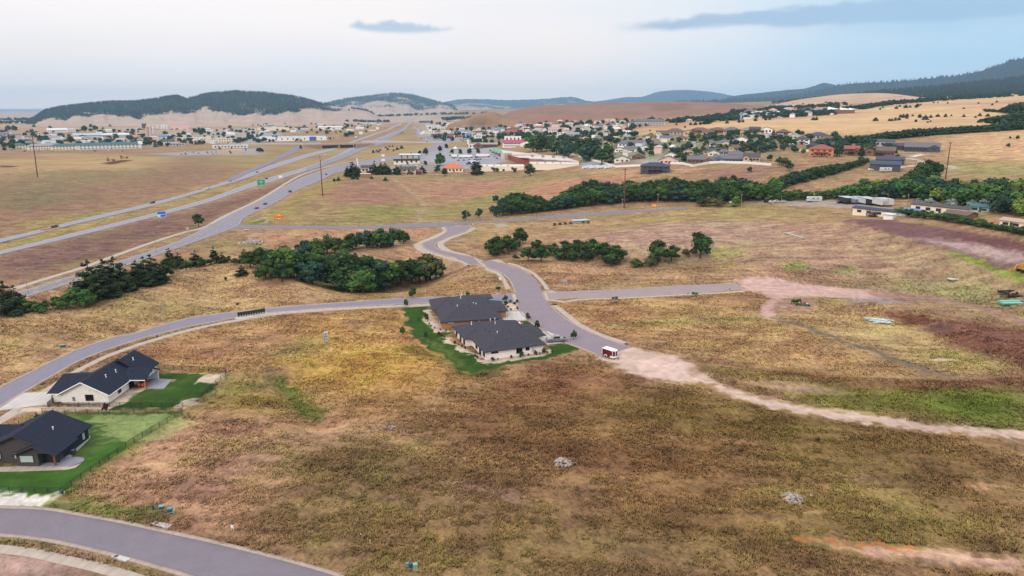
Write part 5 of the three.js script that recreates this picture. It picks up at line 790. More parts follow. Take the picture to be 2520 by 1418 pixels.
// ---- dark grey house
{ const h = thing('house', 'dark grey house with a blue black roof cut by the left edge', 'house', onG(-96,-119.2)); SHORT.set(h, 'the dark grey house');
 const W = sideM(96,91,90), S = sideM(52,66,72);  // second siding is the same wall, shade of the right side painted in
 part('wall', gableWalls(-7.4,7.1,-11.6,-1.3,2.95,5.9), W, h); part('wall', box(0.08,2.8,8.3,7.12,0,-7.4), S, h); part('wall', gableWalls(0.3,4.5,-1.32,0.1,2.7,2.72), W, h); part('wall', gableWallsX(-19,-7,-11.4,-4,2.7,4.7), W, h);
 part('gable', gableWalls(0.3,7.8,-0.1,0.12,2.75,4.15,2.7), sideM(84,80,80), h);
 part('roof', gableRoof(-7.4,7.1,-11.6,-1.3,3.06,6.2,0.7), ROOFA, h); part('roof', gableRoof(0.3,8.0,-6,0.2,2.8,4.5,0.45), ROOFA, h); part('roof', gableRoofX(-19,-4,-11.6,-4,2.85,5.1,0.6), ROOFA, h); part('roof', gableRoofX(-16,-5.5,-5.5,0.5,2.7,4.2,0.5), roofM(58,58,66), h);
 part('post', box(0.3,2.75,0.3,7.5,0,-0.1), M(150,78,52), h); part('porch_shade_sheet', [box(3.2,2.7,0.1,6.0,0,-1.24)], BLACK, h);  // black sheet stands for the shade inside the open porch
 win(h, 'f', 2.3,0.95,0.12,2.5,1.35, M(40,66,66), PALEPANE); win(h, 'f', -0.6,0.95,-1.28,0.9,1.25, BLACK, PALEPANE); win(h, 'f', -4.3,0.95,-1.28,1.1,1.25, BLACK, PALEPANE); win(h, 'r', 7.17,0.7,-9.8,0.8,1.6, DARKM, PALEPANE);
 vent(h, 3.6,4.5,-6.5,0.55); vent(h, -9,4.2,-9,0.5); part('fascia', [bar([-7.9,2.62,-0.56],[-0.15,6.0,-0.56],0.13,4), bar([7.6,2.62,-0.56],[-0.15,6.0,-0.56],0.13,4), bar([-0.1,2.5,0.68],[4.15,4.36,0.68],0.12,4), bar([8.4,2.5,0.68],[4.15,4.36,0.68],0.12,4)], BLACK, h); }
{ const o = thing('air_conditioner', 'dark cooling unit on the path beside the dark grey house', 'air conditioner', onG(-87.9,-123.9,0.12)); part('casing', [box(0.85,0.85,0.85)], M(70,72,76), o); part('fan_grille', cyl(0.34,0.34,0.05,0,0.85,0,12), M(150,152,156), o); }
{ const o = thing('patio_dining_set', 'orange red chairs round a table under the porch of the white house', 'patio furniture', onG(-92,-158.6,0.15)); part('table', [box(1.4,0.06,0.9,0,0.72,0), cyl(0.08,0.08,0.72)], DARKM, o); for (const [x, z] of [[-1,0.3],[1,0.3],[-0.4,0.9],[0.5,0.9],[0.4,-0.9]]) part('chair', [box(0.6,0.1,0.6, x, 0.4, z), box(0.6,0.7,0.1, x, 0.45, z + (z > 0 ? 0.28 : -0.28)), box(0.08,0.4,0.08, x - 0.24,0, z), box(0.08,0.4,0.08, x + 0.24,0, z)], M(222,86,52), o); }
// ---- white hip roofed house
const ROT_C = rad(21), ROT_D = rad(12);
{ const h = thing('house', 'white house with a charcoal hip roof beside the parked pickup', 'house', onG(-7.2,-176.9), ROT_C); SHORT.set(h, 'the white hip roofed house');
 const W = sideM(250,236,230);
 part('wall', [box(17.2,2.9,23,8.6,0,-11.5)], W, h); part('wall', [box(10,2.9,11.4,3.2,0,-18.4)], W, h); part('wall', [box(9,2.7,9.5,16,0,-12.6)], W, h);
 part('roof', hipRoof(0,17.2,-23,0,3.0,0.40,0.75), ROOFC, h); part('roof', hipRoof(-1.8,9.5,-24.2,-12.4,2.98,0.40,0.75), ROOFC, h); part('roof', hipRoof(9,20.6,-17.6,-7.8,2.8,0.40,0.7), ROOFC, h);
 win(h, 'f', 2.6,1.75,0.02,1.8,0.75, BLACK, M(40,38,40,0.3)); win(h, 'f', 9.9,0.9,0.02,1.6,1.6, BLACK, GLASS, 2); win(h, 'f', 12.4,1.4,0.02,0.95,1.3, BLACK, GLASS, 2);
 win(h, 'l', -0.03,0.6,-1.6,1.6,1.9, BLACK, GLASS, 1); door(h, 'l', -0.04,0.1,-4.8,1.9,2.2, BLACK); win(h, 'l', -0.03,0.7,-8.2,1.5,1.9, BLACK, GLASS, 1); win(h, 'l', -1.83,0.4,-14.2,1.7,2.2, BLACK, GLASS, 1); door(h, 'l', -1.84,0.1,-17.6,2.2,2.2, BLACK); win(h, 'l', -1.83,0.4,-22,1.8,2.2, BLACK, GLASS, 1);
 part('corner_post', box(0.4,2.8,0.4,-1.9,0,-20), WHITEM, h); part('corner_post', box(0.4,2.8,0.4,-1.9,0,-15.8), WHITEM, h);
 garageDoor(h, 'r', 20.53,0.05,-12.6,5.4,2.3); part('utility_meter', box(0.5,0.8,0.2,14,0.9,0.1), M(206,202,198), h); part('downspout', [box(0.1,2.7,0.1,17.1,0,0.08)], WHITEM, h); part('downspout', [box(0.1,2.7,0.1,0.1,0,0.08)], WHITEM, h); part('skylight', [box(0.5,0.12,0.4,4.4,5.0,-9.6)], BLACK, h); part('skylight', [box(0.5,0.12,0.4,4.0,4.9,-12)], BLACK, h);
 for (const [x, z, y] of [[5.6,-6.2,5.0],[1.8,-18.5,4.6],[7.2,-12.5,5.7],[8,-15,6.1],[7,-16.2,5.6]]) vent(h, x, y, z, 0.75); }
{ const h = thing('house', 'tan brick house with a charcoal hip roof behind the white one', 'house', onG(-21.8,-204.1), ROT_D); SHORT.set(h, 'the tan brick house');
 const W = M2('side', 204,150,112, sidingTex, 0.85);
 part('wall', [box(18,2.9,24,9,0,-12)], W, h); part('wall', [box(9,2.7,11,17.5,0,-13.6)], W, h); part('wall', [box(7,2.6,4,15.5,0,-25)], W, h);
 part('roof', hipRoof(0,18,-24.4,0,3.0,0.40,0.75), ROOFC, h); part('roof', hipRoof(10,22,-19,-8.2,2.8,0.40,0.7), ROOFC, h); part('roof', [box(9.4,0.35,5.4,15.6,2.7,-25.2)], ROOFC, h); part('roof', hipRoof(-1.2,10,-25.4,-13,2.98,0.4,0.7), ROOFC, h);
 win(h, 'f', 2.7,1.7,0.02,2.1,0.75, DARKM, CREAM); win(h, 'f', 11.6,1.5,0.02,0.9,1.0, DARKM, PALEPANE); win(h, 'l', -0.03,0.8,-3.6,1.6,1.6, DARKM, GLASS, 1); door(h, 'l', -0.04,0.1,-8,2,2.2, WHITEM); win(h, 'l', -0.03,0.8,-11,1.6,1.6, DARKM, GLASS, 1); garageDoor(h, 'r', 22.03,0.05,-13.6,5.6,2.3, M(150,110,84));
 for (const [x, z, y] of [[5.6,-6.4,5.1],[11,-7.4,5.3],[11.8,-7.2,5.1],[7.6,-13,6.2],[8.4,-16,6.4],[9.6,-16.4,6.4]]) vent(h, x, y, z, 0.7); part('skylight', box(0.5,0.12,0.4,4.4,5.0,-11), BLACK, h); part('skylight', box(0.5,0.12,0.4,4.2,5.0,-13.6), BLACK, h);
 part('chimney_cap', box(0.7,0.3,0.7,13.4,4.4,-17), WHITEM, h); }
{ const o = thing('porch_shed', 'small brown brick outbuilding with a flat white roof between the two hip roofed houses', 'shed', onG(-0.4,-202.2), rad(6)); part('wall', box(5.4,2.3,2.2), M(126,74,62), o); part('roof', box(6.2,0.22,3.0,0,2.3,0), WHITEM, o); SHORT.set(o, 'the flat roofed outbuilding'); }
// ---- garden shrubs and small yard trees near these houses
{ const W = [], put = (x, z, h, w, pal, label, group, cat = 'shrub', kind = 'bush') => tree(kind === 'bush' ? 'garden_shrub' : 'yard_tree', kind, pal, onG(x, z, 0.03), h, w, label, group, cat);
 [[-5.3,-176.1,1.3],[-3.9,-176.9,0.7],[-0.2,-178.3,1.0],[2.6,-179.4,1.8],[4.6,-180.3,0.8],[6.6,-181,1.4],[7.8,-181.5,0.7],[9,-182,1.6],[10,-182.4,0.7],[11.4,-182.4,1.0]].forEach(([x, z, h]) => put(x, z, h, 1.1, 'oak', 'small dark shrub in the gravel bed along the long white wall', 'shrubs along the long white wall'));
 [[-9.6,-178.2,0.8],[-10.4,-180.5,0.6],[-13.5,-186.0,0.8],[-14.6,-187.6,0.8],[-15.6,-188.8,0.7],[-16.8,-190.4,1.1],[-20.4,-196,0.7],[-21.4,-197.4,0.8],[-22.4,-198.6,1.2]].forEach(([x, z, h]) => put(x, z, h, 1.1, 'red', 'small dark red shrub in the bed at the patio side of the white house', 'shrubs on the patio side of the white house'));
 [[-26.5,-208.4,0.8],[-25.8,-206.8,0.7],[-24.4,-204.8,0.7],[-22.4,-203,0.7],[-20.6,-202.2,0.7],[-30.6,-222.4,0.8],[-29.8,-220.4,0.7]].forEach(([x, z, h]) => put(x, z, h, 1.1, 'oak', 'small shrub in the curved gravel bed behind the tan brick house', 'shrubs behind the tan brick house'));
 put(-28.4,-214.2,2.6,0.55, 'olive', 'left of two upright brown shrubs behind the tan brick house'); put(-27.6,-212.6,2.6,0.6, 'olive', 'right of two upright brown shrubs behind the tan brick house');
 [[-5.5,-232.6,1.2],[-4.6,-229.6,1.8],[-3.8,-226.6,1.4],[-2.4,-235.6,2.6],[-2.2,-230.2,2.0],[-0.6,-234.4,1.2],[1.8,-234.4,1.4],[0.8,-231.6,1.3],[1.8,-227.4,0.9],[-1.4,-227.8,1.0],[-0.4,-224.8,0.9],[2.0,-225.4,0.9],[-4.2,-224.4,0.9]].forEach(([x, z, h]) => put(x, z, h, 1.1, 'oak', 'dark shrub in the gravel corner bed of the tan brick house', 'shrubs of the corner bed'));
 const Y = [[-33.6,-199, 'green', 2.6, 'spindly sapling on the lawn left of the white house'],[-26,-195.4, 'oak', 2.2, 'dark sapling on the lawn left of the white house corner'],[-30.6,-213, 'green', 1.6, 'tiny sapling on the lawn of the tan brick house'],[5.2,-213.8, 'oak', 2.6, 'young street tree by the driveway of the tan brick house'],[7.9,-205.0, 'oak', 2.8, 'young street tree at the kerb between the driveways'],[18.5,-194.6, 'oak', 3.0, 'young street tree at the kerb near the red trailer'],[-37.0,-229.5, 'oak', 2.6, 'young tree at the left lawn corner of the tan brick house'],[-36.2,-240.5, 'oak', 4.4, 'slim dark street tree at the left street'],[-16.2,-238.6, 'green', 3.2, 'bushy young tree behind the tan brick roof'],[-112.6,-158.8, 'olive', 1.8, 'small brown shrub before the black roofed house'],[-92.9,-143.9, 'red', 2.2, 'dark red leaved bush between the two fences'],[-105,-138.6, 'bluegreen', 2.6, 'blue green spruce behind the dark grey house']];
 for (const [x, z, p, h, l] of Y) put(x, z, h, 0.8, p, l, null, 'tree', p === 'red' || h < 2 ? 'bush' : p === 'bluegreen' ? 'pine' : 'round'); }
// ---- black chain link fences: posts, rails and woven panels
function fence(px, label, step = 2.55, h = 1.25) {
 const P = W2(px), o = thing('fence', label, 'fence', [P[0][0],0, P[0][1]]), x0 = P[0][0], z0 = P[0][1], post = cyl(0.05,0.05, h + 0.1,0,0,0,6), pts = [];
 for (let i = 0; i < P.length - 1; i++) { const L = Math.hypot(P[i + 1][0] - P[i][0], P[i + 1][1] - P[i][1]), n = Math.max(1, Math.round(L / step)); for (let k = 0; k < n; k++) pts.push([lerp(P[i][0], P[i + 1][0], k / n), lerp(P[i][1], P[i + 1][1], k / n)]); } pts.push(P[P.length - 1]);
 const Y = (q) => hgt(q[0], q[1]);
 pts.forEach((q) => { const m = part('post', post, BLACK, o); m.position.set(q[0] - x0, Y(q), q[1] - z0); });
 const rails = [], wires = [];
 for (let i = 0; i < pts.length - 1; i++) { const a = pts[i], b = pts[i + 1], A = (y) => [a[0] - x0, Y(a) + y, a[1] - z0], B = (y) => [b[0] - x0, Y(b) + y, b[1] - z0]; rails.push(bar(A(h), B(h), 0.03,4), bar(A(0.08), B(0.08), 0.02,4)); const n = 24; for (let k = 0; k < n; k++) for (const s of [0.1,-0.1]) { const t = (k + 0.5) / n, L = (y, tt) => [lerp(a[0], b[0], tt) - x0, lerp(Y(a), Y(b), tt) + y, lerp(a[1], b[1], tt) - z0], q0 = L(0.1, clamp(t - s, 0,1)), q1 = L(h, clamp(t + s, 0,1)), w = 0.009; const dx = (b[0] - a[0]) / step * w, dz = (b[1] - a[1]) / step * w; wires.push([[q0[0] - dx, q0[1], q0[2] - dz],[q0[0] + dx, q0[1], q0[2] + dz],[q1[0] + dx, q1[1], q1[2] + dz],[q1[0] - dx, q1[1], q1[2] - dz]]); } }
 part('rail', rails, BLACK, o); const m = part('woven_wire', faces(wires), BLACK, o); m.userData.kind = 'stuff'; return o;
}
fence([[118,1003],[270,1002.5],[450,1003.5],[486,990],[520,958],[555,926],[557,917],[384,908]], 'black wire fence round the lawn of the black roofed house');
fence([[104,1018],[270,1020],[449,1018],[330,1090],[150,1215],[-40,1212]], 'black wire fence round the striped lawn of the dark grey house');
fence([[118,1003],[134,988]], 'short black gate fence beside the white driveway', 1.2);
fence([[650,664],[715,670]], 'white rail fence at the edge of the ravine oaks', 2.2,1.1).children.forEach((c) => { c.material = WHITEM; });
// ---- parked pickup and trailer
function wheel(p, x, y, z, r, w, n = 'wheel') { const t = part(n, new THREE.CylinderGeometry(r, r, w, 16).rotateX(Math.PI / 2), TYRE, p); t.position.set(x, y, z); part('rim', new THREE.CylinderGeometry(r * 0.58, r * 0.58, w + 0.02,12).rotateX(Math.PI / 2), RIM, t); return t; }
function extr(pts, depth, bev = 0.05) { const s = new THREE.Shape(pts.map(([x, y]) => new THREE.Vector2(x, y))); return new THREE.ExtrudeGeometry(s, { depth: depth - 2 * bev, bevelEnabled: true, bevelThickness: bev, bevelSize: bev, bevelSegments: 2, steps: 1 }).translate(0,0,-depth / 2 + bev); }
function car(kind, colour, pos, turn, label, group, lite) {            // faces +x
 const o = thing(kind === 'pickup' ? 'pickup_truck' : kind === 'van' ? 'van' : 'car', label, kind === 'pickup' ? 'pickup truck' : kind === 'van' ? 'van' : 'car', pos, turn, group), paint = new THREE.MeshPhysicalMaterial({ color: C(...colour), roughness: 0.35, clearcoat: 0.6, metalness: 0.1 });
 if (kind === 'pickup') {
 part('body', [extr([[-2.95,0.5],[-2.95,1.12],[-0.95,1.15],[-0.85,1.2],[1.15,1.2],[2.85,1.12],[2.98,0.95],[2.98,0.5]],1.95), box(0.1,0.5,1.9,-2.93,0.62,0)], paint, o);
 part('cab', extr([[-0.95,1.15],[-0.8,1.9],[0.75,1.92],[1.5,1.2]],1.72,0.08), paint, o); part('side_window', [box(0.9,0.46,1.76,-0.3,1.34,0), box(0.62,0.46,1.76,0.55,1.34,0)], GLASS, o); part('windscreen', faces([[[1.42,1.26,0.78],[1.42,1.26,-0.78],[0.82,1.86,-0.7],[0.82,1.86,0.7]]]).translate(0.05,0.03,0), GLASS, o); part('rear_window', box(0.06,0.42,1.4,-0.92,1.36,0), GLASS, o);
 part('bed', [box(1.85,0.05,1.5,-1.95,1.135,0)], BLACK, o); part('grille', box(0.08,0.36,1.3,3.0,0.66,0), BLACK, o); part('bumper', [box(0.16,0.2,1.9,3.0,0.45,0), box(0.16,0.2,1.9,-3.0,0.48,0)], CHROME, o); for (const z of [-0.78,0.78]) part('headlight', box(0.08,0.2,0.34,3.01,0.86, z), LAMPM, o); for (const z of [-0.86,0.86]) part('tail_light', box(0.06,0.36,0.16,-2.98,0.72, z), REDLAMP, o); for (const z of [-1.06,1.06]) part('mirror', box(0.16,0.2,0.2,1.0,1.24, z), BLACK, o);
 for (const x of [-1.95,1.9]) for (const z of [-0.86,0.86]) wheel(o, x, 0.41, z, 0.41,0.28);
 } else if (kind === 'van') {
 part('body', extr([[-2.6,0.4],[-2.6,2.0],[-2.4,2.15],[1.3,2.15],[2.0,1.35],[2.6,1.15],[2.7,0.4]],1.95,0.08), paint, o); part('windscreen', faces([[[2.02,1.36,0.8],[2.02,1.36,-0.8],[1.36,2.1,-0.75],[1.36,2.1,0.75]]]).translate(0.06,0.04,0), GLASS, o); part('side_window', box(0.7,0.5,1.99,0.9,1.4,0), GLASS, o); for (const x of [-1.6,1.7]) for (const z of [-0.84,0.84]) wheel(o, x, 0.36, z, 0.36,0.24);
 } else {
 const s = kind === 'suv' ? 1.12 : 1; part('body', extr([[-2.25,0.32],[-2.28,0.86 * s],[-1.4,0.92 * s],[1.0,0.92 * s],[2.1,0.8 * s],[2.28,0.62],[2.25,0.32]],1.8,0.07), paint, o);
 part('cabin', extr([[-1.95,0.9 * s],[-1.35,1.42 * s],[0.35,1.42 * s],[1.1,0.9 * s]],1.55,0.08), paint, o); part('side_window', [box(0.85,0.34 * s, 1.59,-0.9,0.98 * s, 0), box(0.75,0.34 * s, 1.59,0.05,0.98 * s, 0)], GLASS, o); part('windscreen', faces([[[1.06,0.95 * s, 0.7],[1.06,0.95 * s, -0.7],[0.42,1.38 * s, -0.62],[0.42,1.38 * s, 0.62]]]).translate(0.07,0.03,0), GLASS, o);
 if (!lite) { for (const z of [-0.62,0.62]) { part('headlight', box(0.06,0.14,0.36,2.24,0.6, z), LAMPM, o); part('tail_light', box(0.06,0.16,0.3,-2.26,0.66, z), REDLAMP, o); } }
 for (const x of [-1.4,1.4]) for (const z of [-0.78,0.78]) wheel(o, x, 0.33, z, 0.33,0.22);
 } return o;
}
car('pickup', [150,148,150], onG(13.2,-192.1,0.15), rad(180 + 8), 'silver and grey pickup truck on the white driveway');
{ // a cargo trailer, drawbar towards +x
 const o = thing('cargo_trailer', 'dark red box trailer with a white roof parked where the asphalt ends', 'trailer', onG(27.2,-179.3,0.06), Math.atan2(-3.2,2.8) * 1), RED = M(112,18,30,0.4), V = [[-2,0],[-2,1]];
 part('body', [box(3.7,1.85,1.95,0,0.5,0)], RED, o); part('nose', faces([[[1.85,0.5,0.97],[2.35,0.5,0.35],[2.35,2.35,0.35],[1.85,2.35,0.97]],[[2.35,0.5,0.35],[2.35,0.5,-0.35],[2.35,2.35,-0.35],[2.35,2.35,0.35]],[[2.35,0.5,-0.35],[1.85,0.5,-0.97],[1.85,2.35,-0.97],[2.35,2.35,-0.35]]]), RED, o);
 part('roof', [box(3.86,0.12,2.08,-0.02,2.35,0), faces([[[1.85,2.47,1.02],[2.42,2.47,0.36],[2.42,2.47,-0.36],[1.85,2.47,-1.02]],[[1.85,2.35,1.02],[2.42,2.35,0.36],[2.42,2.47,0.36],[1.85,2.47,1.02]],[[2.42,2.35,0.36],[2.42,2.35,-0.36],[2.42,2.47,-0.36],[2.42,2.47,0.36]]])], WHITEM, o);
 part('corner_trim', [box(0.1,1.9,0.1,1.85,0.48,1.0), box(0.1,1.9,0.1,-1.85,0.48,1.0), box(0.1,1.9,0.1,2.36,0.48,0.36), box(0.1,1.9,0.1,1.85,0.48,-1.0)], WHITEM, o); part('stone_guard', [box(0.8,0.5,0.06,1.45,0.42,1.01), faces([[[1.86,0.42,1.0],[2.38,0.42,0.37],[2.38,0.92,0.37],[1.86,0.92,1.0]],[[2.38,0.42,0.37],[2.38,0.42,-0.37],[2.38,0.92,-0.37],[2.38,0.92,0.37]]])], WHITEM, o);
 part('door', [box(0.9,1.6,0.05,0.75,0.55,0.99)], M(124,22,34,0.4), o); part('mudguard', new THREE.TorusGeometry(0.44,0.1,5,10, Math.PI).translate(-0.5,0.4,1.06), WHITEM, o); for (const z of [-0.95,0.98]) wheel(o, -0.5,0.34, z, 0.34,0.2); part('drawbar', [bar([1.8,0.42,0.7],[3.4,0.42,0],0.05), bar([1.8,0.42,-0.7],[3.4,0.42,0],0.05)], BLACK, o); part('jack', cyl(0.05,0.05,0.75,3.2,0,0), BLACK, o); }
// ---- mailboxes in a row
{ const a = G(588,781), b = G(650,771.5), n = 11, dir = b.clone().sub(a).setY(0).normalize(), turn = Math.atan2(-dir.z, dir.x);
 for (let i = 0; i < n; i++) { const p = a.clone().lerp(b, i / (n - 1)), o = thing('cluster_mailbox', i === 0 ? 'leftmost black cluster mailbox of the row' : i === n - 1 ? 'rightmost black cluster mailbox of the row' : 'black cluster mailbox within the row on the white pad', 'mailbox', onG(p.x, p.z, 0.13), turn, 'black cluster mailboxes in the row'); part('cabinet', [box(0.74,1.05,0.46,0,0.45,0), box(0.78,0.05,0.5,0,1.5,0)], BLACK, o); part('pedestal', [box(0.28,0.45,0.24)], M(16,16,17), o); for (let k = 0; k < 4; k++) part('compartment_door', box(0.66,0.2,0.02,0,0.5 + k * 0.25,0.24), M(34,35,38,0.4), o); } }
// ---- storm drains, utility boxes, hydrants, stakes
{ const o = thing('storm_outlet', 'pale concrete drain outlet with dark slots standing in the golden field', 'drain outlet', G(803,840)), y = M(214,206,200); part('riser', [box(1.25,2.9,0.9), box(0.1,2.9,0.3,-0.62,0,0.5), box(0.1,2.9,0.3,0.62,0,0.5)], y, o); for (const k of [0.75,1.5]) part('slot', box(1.1,0.16,0.06,0, k, 0.45), BLACK, o); part('slot', box(0.12,0.7,0.06,0,1.95,0.45), BLACK, o); }
for (const [px, l] of [[[[372,1292],[384,1286.5],[424,1294],[413,1303]], 'white concrete storm inlet in the kerb of the bottom street'],[[[273,1373],[284,1367],[323,1378],[308,1385]], 'pale concrete storm inlet on the lower side of the bottom street']]) { const P = W2(px), cx = P.reduce((s, p) => s + p[0],0) / 4, cz = P.reduce((s, p) => s + p[1],0) / 4, o = thing('storm_inlet', l, 'storm drain', onG(cx, cz), 0); const g = patch(P, 0.24); g.translate(-cx, -hgt(cx, cz), -cz); part('lid', g, CONCW, o); const t = P[0], u = P[1]; part('manhole_cover', cyl(0.34,0.34,0.03, (t[0] * 0.5 + u[0] * 0.3 + P[2][0] * 0.2) - cx, 0.24, (t[1] * 0.5 + u[1] * 0.3 + P[2][1] * 0.2) - cz, 14), M(120,84,76), o); }
const BOXG = M(64,100,92,0.6), BOXD = M(34,52,42,0.6), BOXP = M(150,186,160,0.6), BOXT = M(40,92,104,0.5);
function utilBox(px, w, h, d, m, label, lidM, turn = 0.3) { const o = thing('utility_box', label, 'utility box', G(...px), turn); part('cabinet', box(w, h, d, 0,-0.05,0), m, o); part('lid', box(w + 0.08,0.08, d + 0.08,0, h - 0.05,0), lidM || m, o); part('concrete_pad', box(w + 0.2,0.1, d + 0.2,0,-0.04,0), CONC, o); return o; }
function pedestal(px, h, r, m, label) { const o = thing('utility_pedestal', label, 'utility pedestal', G(...px), 0); part('body', cyl(r, r, h - 0.1,0,-0.05,0,10), m, o); part('cap', cyl(r * 1.15, r * 0.9,0.14,0, h - 0.15,0,10), m, o); return o; }
pedestal([377,1253],0.8,0.17, BOXT, 'teal utility post left of the two green boxes'); utilBox([398,1253],0.85,0.65,0.7, BOXG, 'left of the two green utility boxes near the bottom street', M(140,176,176)); utilBox([419,1260],0.85,0.75,0.7, BOXG, 'right of the two green utility boxes near the bottom street', M(110,160,160)); pedestal([428,1262],0.55,0.2, BOXP, 'pale green pedestal right of the two green boxes');
pedestal([153,1215],0.8,0.18, BOXT, 'teal utility post at the corner of the wire fence'); pedestal([159,1216],0.5,0.1, M(196,206,150), 'short yellow green marker beside the fence corner');
utilBox([1003,1393],0.4,0.5,0.35, M(120,160,170), 'small pale blue box left of the bottom pair'); utilBox([1011,1397],0.5,0.75,0.5, BOXT, 'dark teal box in the middle at the bottom edge'); utilBox([1022,1400],0.6,0.85,0.6, BOXP, 'pale green utility box at the bottom edge of the field');
utilBox([155,855],1.2,0.8,0.9, BOXG, 'green utility box in the dry grass left of the sweeping street', M(150,180,160)); utilBox([1226,713],1.5,1.2,1.2, BOXD, 'large dark green transformer box at the left corner of the junction', M(90,112,92)); utilBox([1352,675],0.6,0.6,0.6, BOXD, 'small dark box in the field right of the junction'); utilBox([1153,656],0.7,0.7,0.7, BOXD, 'dark box left of the winding street'); utilBox([585,752],0.9,0.9,0.8, BOXD, 'dark green box above the row of mailboxes');
for (const [px, l] of [[[1509,737], 'left end teal box along the right pavement'],[[1517,736], 'second teal box along the right pavement'],[[1706,725], 'grey teal box in the pair far along the right pavement'],[[1714,726], 'darker teal box in the pair far along the right pavement']]) utilBox(px, 0.8,0.9,0.7, BOXG, l); utilBox([1707,692],0.5,0.8,0.4, M(190,190,150), 'pale box standing in the field beyond the stub street'); 
function hydrant(px, label) { const o = thing('fire_hydrant', label, 'fire hydrant', G(...px), 0), m = M(170,36,30,0.5); part('barrel', cyl(0.14,0.13,0.62,0,0,0,10), m, o); part('bonnet', new THREE.SphereGeometry(0.15,10,6,0,6.3,0,1.6).translate(0,0.62,0), m, o); for (const s of [-1,1]) part('nozzle', bar([0,0.45,0],[0.24 * s, 0.45,0],0.06), m, o); part('flange', cyl(0.2,0.2,0.06,0,0,0,10), m, o); }
hydrant([387,830], 'red fire hydrant on the verge of the sweeping street'); hydrant([1203,722], 'red fire hydrant beside the red kerb at the junction'); hydrant([1796,714], 'red fire hydrant at the end of the stub street'); hydrant([2118,748], 'red fire hydrant standing by the gravel pad right of the tractor');
top('painted_kerb', [ribbon(lineW([[1175,726.6],[1210,725.4],[1240,723.4],[1258,718]],1), 0.3,0.17)], M(196,84,78), 'red painted kerb at the left corner of the junction', 'kerb', null, 'structure');
function stake(px, h, m, label, r = 0.05) { const o = thing('survey_stake', label, 'stake', G(...px), 0); part('stake', box(r * 2, h + 0.15, r, 0,-0.15,0), m, o); part('flag', box(r * 2.4,0.16, r * 1.2,0, h - 0.1,0), WHITEM, o); }
const ST = M(216,190,150); [[[568,1258],1.9, 'tall pale stake right of the green boxes'],[[911,1342],0.9, 'pale stake in the field above the bottom utility boxes'],[[1427,873],1.4, 'white stake in the grass left of the red trailer'],[[1466,882],0.8, 'short yellow stake beside the red trailer'],[[1695,688],1.6, 'left white stake in the field beyond the stub street'],[[1709,686],1.6, 'right white stake in the field beyond the stub street'],[[516,768],0.9, 'pale stake on the verge above the street'],[[227,862],0.7, 'little white marker on the sweeping street edge'],[[86,872],0.9, 'white stake in the left field'],[[322,1207],0.8, 'dark stake in the field below the fenced lawn'],[[611,1258],0.8, 'dark marker stake in the lower field'],[[888,1325],0.8, 'brown marker stake near the bottom utility boxes']].forEach(([p, h, l], i) => stake(p, h, i === 9 || i === 10 || i === 11 ? M(70,58,50) : ST, l));
{ const o = thing('lot_sign', 'small white lot sign on two legs in the lower field', 'sign', G(572,1307), -0.5); part('panel', box(0.62,0.5,0.03,0,0.55,0), WHITEM, o); for (const s of [-1,1]) part('leg', box(0.05,1.05,0.04, s * 0.28,0,-0.03), WHITEM, o); }
{ const o = thing('realty_sign', 'white and blue leaning sale sign in the field right of the junction', 'sign', G(1390,699), -0.4); part('panel', box(1.7,1.0,0.05,0,0.7,0), M(214,222,232), o); part('stripe', box(1.5,0.34,0.02,0,1.0,0.04), M(84,120,156), o); for (const s of [-1,1]) part('leg', box(0.08,0.9,0.06, s * 0.7,0,-0.05), WHITEM, o); }
{ const o = thing('signpost', 'white pole with a pale square sign at the left junction corner', 'sign', G(1230,694), 0); part('panel', box(0.75,0.9,0.04,0,0.9,0), WHITEM, o); part('leg', box(0.08,1,0.06), WOOD, o); }
{ const o = thing('street_name_sign', 'street name sign on a thin post before the tan brick house', 'sign', G(1228,741), 0); part('pole', cyl(0.05,0.05,3,0,0,0), M(150,150,150), o); part('name_plate', box(1.0,0.22,0.03,0,2.8,0), M(220,226,220), o); }
function lamp(px, top_, label, arm = 0) { const p = G(...px), d = Math.hypot(p.x, p.z), h = at(px[0], top_, d).y - p.y, o = thing('street_lamp', label, 'street lamp', p, 0); part('pole', cyl(0.11,0.06, h, 0,0,0,8), M(176,172,170), o); part('arm', bar([0, h, 0],[-2.2 + arm, h + 0.4,0],0.05), M(176,172,170), o); part('lantern', box(0.7,0.14,0.3,-2.4 + arm, h + 0.32,0), M(190,188,186), o); }
[[[70,725],662, 'street lamp nearest the left edge on the frontage road'],[[386,627],573, 'street lamp on the frontage road above the pines'],[[578,516],486, 'street lamp beside the frontage road pavement'],[[1238,710],675, 'white street lamp at the left corner of the junction', 2.2],[[403,791],741, 'pale lamp post in the field above the sweeping street', 2.2],[[1072,622],605, 'lamp post inside the bend of the winding street', 2.2],[[668,443],426, 'lamp post between the interstate carriageways'],[[711,423],405, 'lamp post right of the green road sign'],[[851,422],404, 'lamp post on the frontage road below the motel'],[[922,395],384, 'lamp post on the frontage road above the motel'],[[1130,405],388, 'car park lamp beside the restaurant']].forEach(([p, t, l, a]) => lamp(p, t, l, a));
